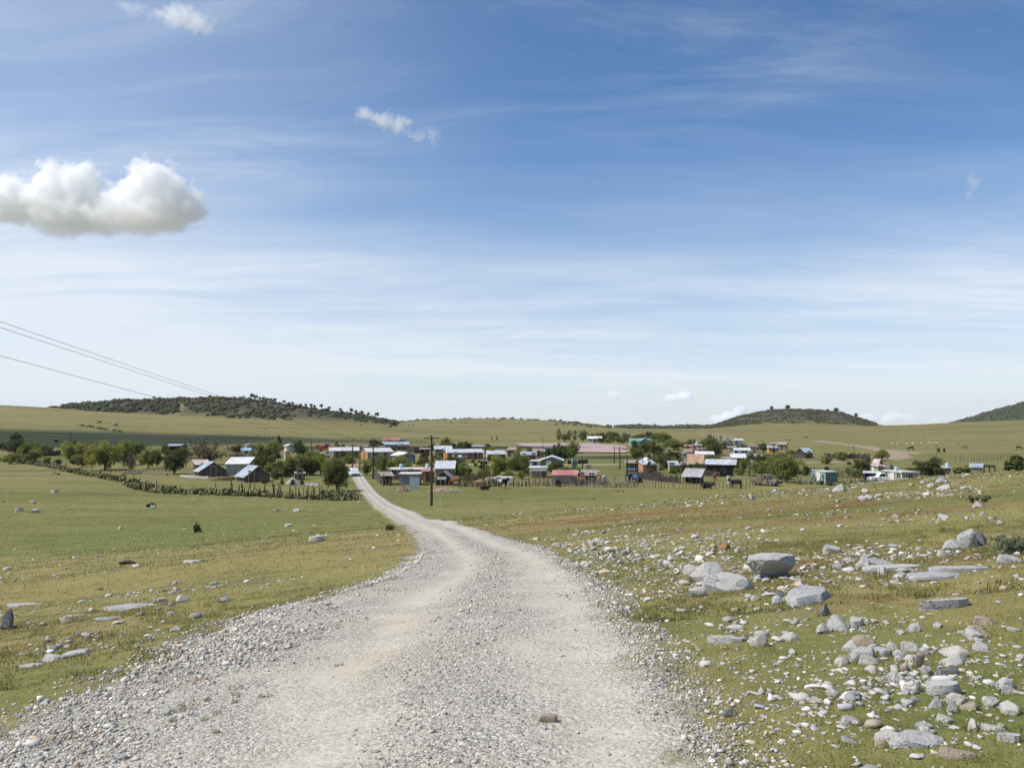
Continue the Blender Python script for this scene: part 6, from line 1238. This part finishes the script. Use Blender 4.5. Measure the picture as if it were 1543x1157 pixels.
# ------------------------------------------------------------------ cattle
def cow_mesh(pose):
    if pose == 'lie': dz = -.62
    else: dz = 0
    n = {}
    P_ = dict(rump=(-.72, 0, 1.14), mid=(-.25, 0, 1.08), chest=(.36, 0, 1.08), neck=(.74, 0, 1.22), poll=(.98, 0, 1.40), nose=(1.27, 0, 1.17), tail1=(-1.0, 0, 1.2), tail2=(-1.08, 0, .85), tail3=(-1.06, 0, .5))
    if pose == 'graze': P_.update(neck=(.80, 0, .95), poll=(1.06, 0, .62), nose=(1.22, 0, .25))
    Rr_ = dict(rump=.27, mid=.36, chest=.33, neck=.19, poll=.135, nose=.085, tail1=.045, tail2=.025, tail3=.045)
    E_ = [('rump', 'mid'), ('mid', 'chest'), ('chest', 'neck'), ('neck', 'poll'), ('poll', 'nose'), ('rump', 'tail1'), ('tail1', 'tail2'), ('tail2', 'tail3')]
    for sg, k in ((-1, 'l'), (1, 'r')):
        if pose == 'lie': leg = dict(fs=(.42, sg * .28, .85), fk=(.62, sg * .36, .70), ff=(.35, sg * .38, .67), hs=(-.66, sg * .33, .88), hk=(-.35, sg * .46, .72), hf=(-.75, sg * .5, .67))
        else:
            o = sg * .07; leg = dict(fs=(.42, sg * .20, .78), fk=(.44 + o, sg * .20, .42), ff=(.42 + o, sg * .20, .0), hs=(-.70, sg * .22, .80), hk=(-.84 - o, sg * .21, .46), hf=(-.76 - o, sg * .21, .0))
        for a, p in leg.items(): P_[a + k] = p
        Rr_.update({'fs' + k: .12, 'fk' + k: .07, 'ff' + k: .055, 'hs' + k: .17, 'hk' + k: .075, 'hf' + k: .055}); E_ += [('chest', 'fs' + k), ('fs' + k, 'fk' + k), ('fk' + k, 'ff' + k), ('rump', 'hs' + k), ('hs' + k, 'hk' + k), ('hk' + k, 'hf' + k)]
        hx, hy, hz = P_['poll']; P_['ear' + k] = (hx - .06, sg * .24, hz + .02); Rr_['ear' + k] = .045; P_['horn' + k] = (hx - .02, sg * .2, hz + .24); Rr_['horn' + k] = .022; E_ += [('poll', 'ear' + k), ('poll', 'horn' + k)]
    ks = list(P_); me = bpy.data.meshes.new('cow_skeleton'); me.from_pydata([(P_[k][0], P_[k][1], P_[k][2] + dz) for k in ks], [(ks.index(a), ks.index(b_)) for a, b_ in E_], [])
    o = bpy.data.objects.new('cow_skeleton', me); COL.objects.link(o); o.modifiers.new('skin', 'SKIN'); o.modifiers.new('sub', 'SUBSURF').levels = 1
    for i, k in enumerate(ks): sv = me.skin_vertices[0].data[i]; sv.radius = (Rr_[k], Rr_[k]); sv.use_root = (k == 'mid')
    dg = bpy.context.evaluated_depsgraph_get(); m2 = bpy.data.meshes.new_from_object(o.evaluated_get(dg)); m2.name = 'cow'; bpy.data.objects.remove(o); m2.polygons.foreach_set('use_smooth', [True] * len(m2.polygons)); m2.materials.clear(); return m2
COW = {k: cow_mesh(k) for k in ('stand', 'graze', 'lie')}
def hide(n, a, b_, sc=1.3, lo=.5):
    m, t, b = new_mat('hide_' + n); c = t.mix(t.ramp(t.noise(t.coords(), sc, 3, .5), lo, lo + .04), a, b_); t.put(b.inputs['Base Color'], c); b.inputs['Roughness'].default_value = .8; return m
HD = {'black': hide('black', (.018, .016, .016), (.03, .026, .025)), 'pied': hide('piebald', (.02, .018, .018), (.62, .60, .57), 1.1, .55), 'brown': hide('brown', (.20, .085, .035), (.26, .12, .05)), 'dun': hide('dun', (.26, .17, .10), (.06, .045, .035), .9, .55), 'white': hide('white', (.62, .55, .52), (.55, .45, .42)), 'dark': hide('dark', (.05, .03, .022), (.08, .045, .03))}
def cow(px, py, yaw, pose, hd, label, sc=1.0, group=None):
    x, y, z = atv(px, py); o = link('cow', COW[pose], None)
    if not o.data.materials: o.data.materials.append(HD['black'])
    o.material_slots[0].link = 'OBJECT'; o.material_slots[0].material = HD[hd]; o.location = (x, y, z); o.rotation_euler.z = -math.atan2(x, y) + R(yaw); o.scale = (sc,) * 3; tag(o, label, 'cow', group); return o
cow(759, 735, 40, 'stand', 'pied', 'piebald cow with a dark front standing before the white tank', 1.0); cow(722, 735.5, 155, 'graze', 'dun', 'dun cow with a dark head grazing by the palisade'); cow(731, 738, 20, 'lie', 'dark', 'dark brown cow lying beside the dun cow', .85); cow(741, 732, 10, 'stand', 'white', 'pinkish white cow behind the palisade'); cow(686, 731.5, 175, 'graze', 'brown', 'reddish brown cow beside the gabled porch', .9)
cow(728, 704, 170, 'stand', 'black', 'black cow on the green near the wide bright tree'); cow(875, 731, 165, 'stand', 'brown', 'brown cow behind the palisade below the patched shed'); cow(902, 730, 100, 'stand', 'dun', 'tan cow behind the tall pale palisade'); cow(841, 733, 70, 'graze', 'black', 'dark cow grazing at the palisade under the red roof', .8)
cow(1108, 736, 175, 'stand', 'black', 'black cow standing broadside near the tall pale cistern'); cow(1066, 736, 10, 'lie', 'black', 'black cow lying in the grass before the collapsing shed'); cow(1077, 723, 80, 'stand', 'brown', 'brown calf before the long open shed', .8); cow(700, 707, 15, 'lie', 'white', 'whitish animal lying on the green behind the mesquites', .8)
for px, py, yw, hd in [(125, 643.5, 10, 'black'), (133, 644.5, 170, 'dark'), (139, 645.5, 0, 'black'), (149, 647.5, 20, 'dark'), (153, 648, 160, 'black'), (160, 649.5, 0, 'dark'), (172, 651, 180, 'black'), (181, 652, 10, 'dark')]: cow(px, py, yw, 'graze', hd, 'dark cow grazing in the herd strung across the far slope', 1.0, 'herd of cattle on the far slope')
cow(117, 641.5, 20, 'stand', 'white', 'white cow at the head of the far herd'); cow(171, 641, 0, 'stand', 'white', 'white cow on the slope above the far herd'); cow(150, 638.5, 0, 'stand', 'black', 'black cow highest up the slope above the herd'); cow(175, 642, 160, 'graze', 'dark', 'dark cow beside the white one above the far herd')
for px, py, hd, l in [(1372, 679, 'black', 'black cow farthest west on the eastern plain'), (1415, 682, 'black', 'black cow in the middle of the eastern plain'), (1423, 682, 'dark', 'dark cow close to the black one on the eastern plain'), (1536, 678, 'dark', 'dark cow at the far end of the eastern plain'), (1453, 677, 'dun', 'dun cow lying out on the eastern plain')]: cow(px, py, random.uniform(0, 180), 'graze', hd, l)
for k, (px, py) in enumerate([(1345, 670.5), (1352, 670), (1376, 669.5), (1388, 669), (1400, 669), (1405, 668.8), (1411, 669.2), (1366, 670)]): cow(px, py, 90 * k, 'graze', 'white', 'pale sheep-sized animal grazing far out on the eastern plain', .6, 'pale animals on the eastern plain')
# ------------------------------------------------------------------ smoke
def volume_mat(name, dens_fn, col=(1, 1, 1), aniso=0.0):
    m = bpy.data.materials.new(name); m.use_nodes = True; t = NT(m.node_tree); t.n.remove(t.n['Principled BSDF']); v = t.node('ShaderNodeVolumePrincipled', {'Color': col, 'Anisotropy': aniso}); t.put(v.inputs['Density'], dens_fn(t)); t.l.new(v.outputs[0], t.n['Material Output'].inputs['Volume']); return m
x, y, z = atv(1147, 701); s = y / F
pts = [(0, 0, .2), (-.6, .4, 1.4), (-1.6, 1, 2.6), (-3.2, 2.0, 3.9), (-5.4, 3.0, 5.2), (-7.6, 4.5, 6.6), (-10, 6, 8.2), (-12.5, 8, 10)]; rad = [.35, .6, .9, 1.3, 1.7, 2.1, 2.6, 3.0]
o = link('smoke', MB().tube(pts, rad, 14).mesh('smoke', True), None); o.location = (x, y, z); tag(o, 'thin blue smoke drifting up from the village', 'smoke', kind='stuff')
def smd(t):
    c = t.coords(); n_ = t.ramp(t.noise(t.node('ShaderNodeMapping', {'Vector': c, 'Scale': (1, 1, .8)}).outputs[0], .75, 4, .6, .6), .44, .72); zz = t.node('ShaderNodeSeparateXYZ', {0: c}).outputs[2]
    return t.math('MULTIPLY', n_, t.math('MULTIPLY', t.ramp(zz, 10, .5), .28))
o.data.materials.append(volume_mat('smoke', smd, (.80, .86, .95)))

# ------------------------------------------------------------------ the bushes that fill the yards between the houses
rg = random.Random(21); taken = [(r.location.x, r.location.y, max(w, d) * .5) for r, w, d, h, th_ in HOUSE.values()]
for n, x0, x1, y0, y1, (a, b_), lab, grp in [
 (22, 0, 285, 676, 704, (12, 26), 'green bush among the orchard trees behind the long cactus hedge', 'bushes in the orchard'),
 (22, 385, 530, 684, 722, (12, 26), 'green bush in the yards between the cabins and the dirt crossing', 'bushes between cabins and crossing'),
 (18, 545, 690, 686, 712, (10, 22), 'green bush around the houses beside the gravel road', 'bushes beside the gravel road houses'),
 (24, 690, 870, 682, 722, (10, 24), 'green bush around the yards behind the palisade', 'bushes behind the palisade'),
 (34, 955, 1165, 672, 718, (9, 22), 'green bush among the crowded houses in the middle of the village', 'bushes among the crowded houses'),
 (16, 1130, 1345, 690, 722, (9, 20), 'green bush near the corrals east of the crowded houses', 'bushes near the eastern corrals'),
 (16, 890, 1010, 660, 668, (8, 16), 'far green tree in the line beyond the pond', 'trees in the line beyond the pond'),
 (14, 560, 720, 672, 680, (8, 18), 'dark far bush behind the northernmost houses', 'bushes behind the northernmost houses')]:
    k = 0; tries = 0; n = int(n * 2.0)
    while k < n and tries < 1200:
        tries += 1; px, py = rg.uniform(x0, x1), rg.uniform(y0, y1); x, y, z = atv(px, py); wp = a * .75 + (b_ - a * .75) * rg.random() ** 1.6; s = y / F; wm_ = wp * s
        if any(math.hypot(x - p[0], y - p[1]) < p[2] + wm_ * .45 for p in taken) or on_road(np.array([x]), np.array([y]), 1.0)[0] > .01: continue
        kind = 'broad' if 'tree' in lab or rg.random() < .35 else 'bush'
        tree_at(kind, rg.choice(['bright', 'mid', 'mid', 'olive', 'dark', 'dark']), x, y, z - .05, wm_ * rg.uniform(.62, .95), wm_, lab, 'tree' if 'tree' in lab else 'bush', grp, rg.randrange(4), 'tree' if 'tree' in lab else 'bush'); taken.append((x, y, wm_ * .3)); k += 1
# ------------------------------------------------------------------ clouds: lit volumes far out in the sky
def cloud(label, D, blobs, dens, amp, nscale, flatbase=None, seed=0, edge=.35, depth=.8, shown=True):
    """blobs: (px, py, radius px, vertical squash); placed at distance D"""
    us = [(u_of(a, b_) * D, EYE + float(slope_of(b_)) * D, r_ * D / F, q) for a, b_, r_, q in blobs]
    cx = sum(p[0] for p in us) / len(us); cz = sum(p[1] for p in us) / len(us); R0 = max(p[2] for p in us)
    x0 = min(p[0] - p[2] for p in us) - cx; x1 = max(p[0] + p[2] for p in us) - cx; z0 = min(p[1] - p[2] * p[3] for p in us) - cz; z1 = max(p[1] + p[2] * p[3] for p in us) - cz; m_ = R0 * .45
    o = link('cloud', MB().box(x0 - m_, x1 + m_, -R0 * depth * 1.3, R0 * depth * 1.3, z0 - m_ * .6, z1 + m_ * .8).mesh('cloud'), None); o.location = (cx, D, cz); tag(o, label, 'cloud')
    m = bpy.data.materials.new('cloud'); m.use_nodes = True; t = NT(m.node_tree); t.n.remove(t.n['Principled BSDF']); c = t.coords()
    f = None
    for x, z, r_, q in us:
        v = t.vmath('SUBTRACT', c, (x - cx, 0, z - cz)); v = t.vmath('MULTIPLY', v, (1 / r_, 1 / (r_ * depth), 1 / (r_ * q))); l = t.vmath('LENGTH', v, out=1); g_ = t.math('SUBTRACT', 1.0, l)
        if f is None: f = g_
        else: f = t.math('SMOOTH_MAX', f, g_, .22)
    cs = t.vmath('ADD', c, (seed * 513.0, seed * 211.0, 0)); n_ = t.noise(cs, nscale / R0, 10, .66, .35); n2 = t.noise(cs, nscale * .35 / R0, 3, .5)
    f = t.math('ADD', f, t.math('MULTIPLY', t.math('SUBTRACT', n_, .5), amp)); f = t.math('ADD', f, t.math('MULTIPLY', t.math('SUBTRACT', n2, .5), amp * .8))
    if flatbase is not None:
        zz = t.node('ShaderNodeSeparateXYZ', {0: c}).outputs[2]; f = t.math('SUBTRACT', f, t.ramp(zz, flatbase[0] * R0, flatbase[1] * R0, 0.0, .8))
    d_ = t.math('MULTIPLY', t.ramp(f, 0.0, edge), dens)
    if flatbase is not None: d_ = t.math('MULTIPLY', d_, t.ramp(zz, -.75 * R0, .35 * R0, .10, 1.0))
    v = t.node('ShaderNodeVolumePrincipled', {'Color': (1, 1, 1), 'Anisotropy': .15, 'Density': d_}); t.l.new(v.outputs[0], t.n['Material Output'].inputs['Volume']); o.data.materials.append(m); return o
cloud('big bright cumulus cloud with a grey base over the wooded hill', 2600, [(20, 305, 56, .8), (70, 300, 58, .95), (118, 292, 52, 1.1), (165, 318, 58, .8), (222, 296, 54, 1.1), (268, 312, 48, .95), (110, 332, 80, .5), (225, 328, 74, .55), (-45, 308, 56, .9)], .050, 1.8, 4.0, (-.34, -1.05), 1, .36, .6)
cloud('torn white cloud scrap high above the cumulus', 2600, [(268, 24, 30, .55), (292, 32, 26, .75), (312, 45, 14, .9), (240, 22, 22, .4)], .016, 2.6, 3.0, None, 2, .6)
cloud('faint wisp of cloud at the top edge of the sky', 2600, [(206, 14, 26, .4), (186, 8, 16, .5)], .008, 2.6, 3.0, None, 3, .7)
cloud('small slanting white cloud in the middle of the sky', 2800, [(552, 172, 18, .6), (575, 180, 22, .7), (600, 188, 20, .7)], .020, 2.6, 3.0, None, 4, .6)
cloud('thin torn wisp trailing off the slanting white cloud', 2800, [(628, 206, 17, .5), (652, 206, 13, 1.0)], .012, 2.8, 3.0, None, 5, .7)
cloud('tiny lone wisp of cloud high over the dome-shaped hill', 2800, [(1466, 272, 12, 1.3), (1461, 292, 8, 1.3)], .012, 2.4, 2.6, None, 6, .7)
cloud('small flat cloud low over the middle hill', 9000, [(926, 593, 14, .45)], .02, 1.0, 1.8, None, 7, .5); cloud('little cumulus low over the far ridge', 9000, [(1012, 599, 15, .5), (1032, 597, 16, .6)], .03, 1.0, 1.8, None, 8, .4)
cloud('cumulus peeping over the western shoulder of the dome-shaped hill', 9000, [(1098, 626, 14, .6), (1116, 619, 13, .9), (1082, 632, 14, .5)], .04, .9, 1.8, None, 9, .4)
cloud('long low cumulus beyond the eastern slope of the dome-shaped hill', 9000, [(1310, 630, 18, .5), (1345, 629, 20, .55), (1370, 629, 15, .55)], .02, .9, 1.8, None, 10, .4); cloud('faint low cloud between the two eastern hills', 9000, [(1412, 632, 16, .4), (1425, 619, 16, .35)], .009, 1.0, 1.8, None, 11, .5)

# clouds to the west of the picture whose shade falls on the plain
def west_cloud(label, px, py, rx, ry, seed, h=520.0):
    x, y, z = at(px, py); k = h / SUN_DIR.z; c = (x + SUN_DIR.x * k, y + SUN_DIR.y * k, z + h); g = np.random.default_rng(seed)
    o = link('cloud', MB().box(-rx * 1.25, rx * 1.25, -ry * 1.25, ry * 1.25, -22, 34).mesh('cloud'), None); o.location = c; tag(o, label, 'cloud'); m = bpy.data.materials.new('cloud'); m.use_nodes = True; t = NT(m.node_tree); t.n.remove(t.n['Principled BSDF']); q = t.coords()
    l = t.vmath('LENGTH', t.vmath('MULTIPLY', q, (1 / rx, 1 / ry, 1 / 26)), out=1); f = t.math('ADD', t.math('SUBTRACT', 1.0, l), t.math('MULTIPLY', t.math('SUBTRACT', t.noise(t.vmath('ADD', q, (seed * 77.0, 0, 0)), 2.2 / rx, 4, .6), .5), 1.0))
    v = t.node('ShaderNodeVolumePrincipled', {'Color': (1, 1, 1), 'Density': t.math('MULTIPLY', t.ramp(f, 0, .3), .05)}); t.l.new(v.outputs[0], t.n['Material Output'].inputs['Volume']); o.data.materials.append(m)
west_cloud('broad low cloud west of the valley shading the plain beyond the orchard', 20, 661, 200, 62, 1); west_cloud('long low cloud west of the valley shading the plain behind the village', 640, 674.5, 75, 20, 2); west_cloud('small low cloud west of the valley shading the grass by the pond', 985, 688.5, 22, 14, 3)

# ------------------------------------------------------------------ the air between here and the far hills
hz = link('haze', MB().box(-7200, 7200, -7200, 7200, -84, 130).mesh('haze'), None); tag(hz, 'thin pale haze in the air over the valley', 'haze', kind='stuff')
m = bpy.data.materials.new('haze'); m.use_nodes = True; t = NT(m.node_tree); t.n.remove(t.n['Principled BSDF']); v = t.node('ShaderNodeVolumePrincipled', {'Color': (.80, .88, 1.0), 'Density': .00005, 'Anisotropy': .2}); t.l.new(v.outputs[0], t.n['Material Output'].inputs['Volume']); hz.data.materials.append(m)
# ------------------------------------------------------------------ render settings
S.render.engine = 'CYCLES'; S.cycles.use_denoising = True
S.cycles.max_bounces = 36; S.cycles.volume_bounces = 36; S.cycles.glossy_bounces = 3; S.cycles.transmission_bounces = 4; S.cycles.volume_step_rate = .4; S.cycles.volume_max_steps = 256; S.cycles.diffuse_bounces = 4; S.cycles.transparent_max_bounces = 16
S.render.film_transparent = False
